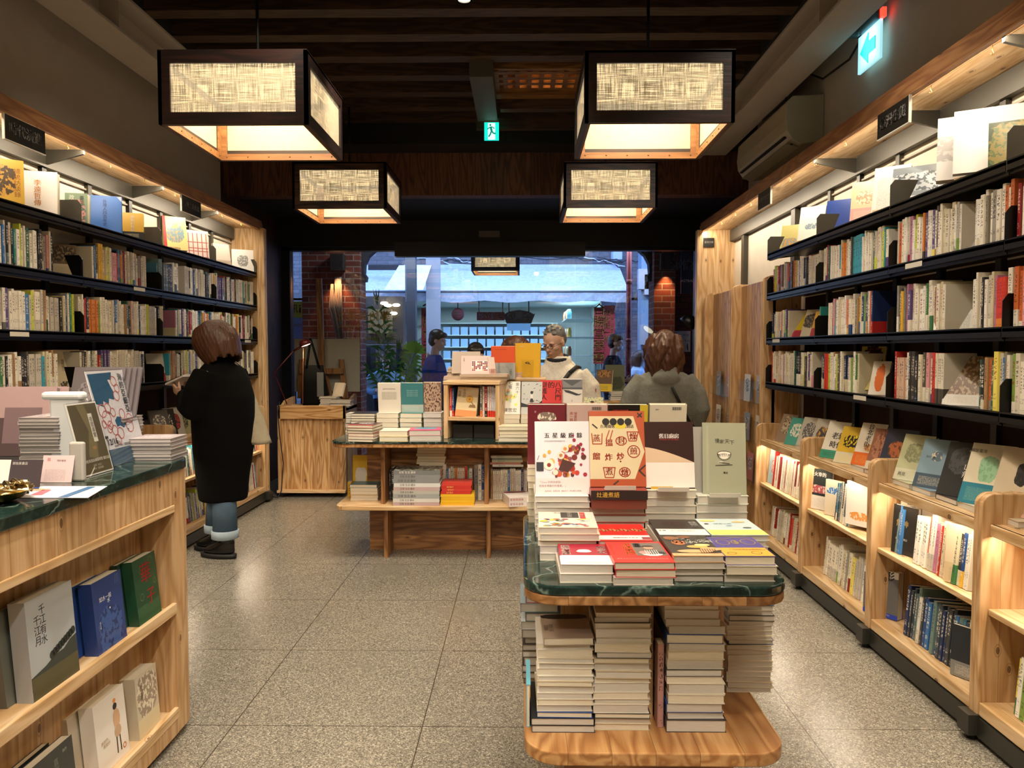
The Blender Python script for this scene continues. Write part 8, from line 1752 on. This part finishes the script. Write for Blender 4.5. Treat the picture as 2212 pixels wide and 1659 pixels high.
m = MB(); m.prism(pts[::-1], 15.28, 15.32, 'y'); m.build('plate', flat('#12262a', .5), t)
m = MB(); m.tube([(p.x - .2, 15.3, p.z + .1), (p.x - .2, 15.3, 2.52)], .012, 6); m.tube([(p.x + .2, 15.3, p.z + .1), (p.x + .2, 15.3, 2.52)], .012, 6); m.build('rod', flat('#2a2c30', .5), t)
m = MB()
for i, ch in enumerate('堂勝合'): put_text(m, ch, M4.Translation((p.x - .17 + .17 * i, 15.27, p.z + .04 + (.03 if i == 1 else 0))) @ M4.Rotation(pi / 2, 4, 'X'), .155, 0, False, .002)
m.build('lettering', flat('#dfe6c8', .5), t)
m = MB(); p = atY(989, 679, 14.3); m.ell(p, (.12, .10, .12), 18); o = ob('paper_lantern', m, flat('#5a2630', .7), 'round dark red paper lantern hanging by the shop across', 'lantern')
m = MB(); put_text(m, '半', M4.Translation(p + V((0, -.105, 0))) @ M4.Rotation(pi / 2, 4, 'X'), .15); m.build('lettering', flat('#1c1216', .6), o)
m = MB(); m.tube([p + V((0, 0, .1)), (p.x, p.y, 2.6)], .01, 6); m.build('cord', flat('#1c1216', .6), o)
for i, px in enumerate((1190, 1200, 1215)):
    p = atY(px, 720, 16.4); m = MB(); m.lathe([(.05, 0), (.06, .3), (.05, .6), (.02, .62)], (p.x, 16.4 + .2 * i, .9), 12); ob('glass_jar', m, flat(['#8aa83a', '#b89a2c', '#c8d8d0'][i], .3), 'tall glass jar on the shop counter across, %s from left' % ordn(i), 'jar', 'tall jars on the shop counter')
m = MB(); m.box(-.4, .95, 16.2, 16.6, -.08, .9); ob('shop_counter', m, flat('#4a5a62', .5), 'dark counter inside the shop across the street', 'counter')
# neighbours' upper storeys, so the sky only shows over the street
m = MB(); m.box(-14, 14, 19.6, 20, -.1, 8); struct('wall_behind_shop', m, flat('#4a5058', .9))
# potted palm
t = thing('potted_palm', 'green palm in a pot outside the left of the glass door', 'plant', (-1.72, 9.35, 0)); GP = flat('#5fa83a', .45); GD = flat('#3d7a34', .5)
m = MB(); m.lathe([(.10, 0), (.15, .02), (.18, .36), (.165, .36), (.15, .3)], (-1.72, 9.35, 0), 20); m.build('pot', flat('#6a4a3a', .7), t)
r6 = random.Random(4)
def frond(px0, py0, px1, py1, n, L, g, spread=1.0, Y0=9.3, dy=.15):
    a, b2 = atY(px0, py0, Y0), atY(px1, py1, Y0 - dy); mid = a.lerp(b2, .5) + V((0, 0, .08))
    pt = lambda f: a * (1 - f) ** 2 + mid * 2 * f * (1 - f) + b2 * f * f
    m = MB(); m.tube([pt(i / 8) for i in range(9)], [.008 - .0007 * i for i in range(9)], 6); m.build('stem', GD, t)
    m = MB()
    for i in range(n):
        f = .35 + .65 * i / n; o = pt(f); d = (pt(min(1, f + .05)) - pt(f - .05)).normalized()
        for s in (-1, 1):
            sd = V((s * spread, r6.uniform(-.3, .3), .0)) + d * .7; sd.normalize(); l = L * (1 - .5 * abs(f - .6)) * r6.uniform(.8, 1.1); w = V((-sd.z, 0, sd.x)) * .021; e = o + sd * l + V((0, 0, -.25 * l)); mm = o + sd * l * .5 + V((0, 0, .02))
            m.add([o, mm + w, e, mm - w], [(0, 1, 2, 3)])
    for k in (-1, 0, 1): e = b2 + V((k * .04, 0, .0)) + (b2 - pt(.85)).normalized() * L * .8; m.add([b2, b2.lerp(e, .5) + V((.012, 0, 0)), e, b2.lerp(e, .5) - V((.012, 0, 0))], [(0, 1, 2, 3)])
    m.build('frond', g, t)
for args in ((832, 880, 815, 660, 8, .26, GD), (832, 880, 830, 700, 7, .24, GD), (855, 880, 895, 770, 8, .20, GP), (860, 880, 930, 800, 7, .2, GP), (850, 880, 860, 760, 7, .24, GD), (845, 880, 800, 800, 6, .2, GD), (860, 880, 905, 830, 6, .18, GP)): frond(*args)
p = atY(893, 762, 9.2); m = MB()
for i in range(11):
    a = R(5 + 17 * i); d = V((cos(a), -.1, sin(a))); w = V((-d.z, 0, d.x)) * .028; l = .16; m.add([p, p + d * l * .7 + w, p + d * l, p + d * l * .7 - w], [(0, 1, 2, 3)])
m.build('fan_leaf', flat('#7cc83c', .4), t)
m = MB(); m.tube([(-1.70, 9.33, .3), p], .008, 6); m.build('stem', GD, t)
area('added_street_fill', (0, 11.85, 3.2), 6, 120, '#dfeaff', (R(62), 0, 0), .2)  # fill light added under the arcade edge to brighten the signs across
area('added_arcade_fill', (-1.5, 9.1, 3.2), .4, 14, '#dff0ff')  # fill light added under the arcade ceiling, with no fitting
# ================= link the shelf books =================
def px_area(b):
    M, h, t = b['M'], b['h'], b['t']
    q = [proj(M @ V(p)) for p in ((0, 0, 0), (t, 0, 0), (t, 0, h), (0, 0, h))]
    if any(x is None for x in q) or all(x[0] < 0 or x[0] > W_ or x[1] < 0 or x[1] > H_ for x in q): return 0
    return abs(sum(q[i][0] * q[(i + 1) % 4][1] - q[(i + 1) % 4][0] * q[i][1] for i in range(4))) / 2
vis = sorted([b for b in SHELFBOOKS if px_area(b) > 0], key=px_area, reverse=True)
print('shelf books in frame', len(vis), 'of', len(SHELFBOOKS))
emit_books(vis[:300], 'shelf_book')
if vis[300:]:
    o = emit_books(vis[300:], 'shelved_books', True); o['kind'] = 'stuff'; o['label'] = 'the smaller far paperbacks standing on the wall shelves'; o['category'] = 'books'
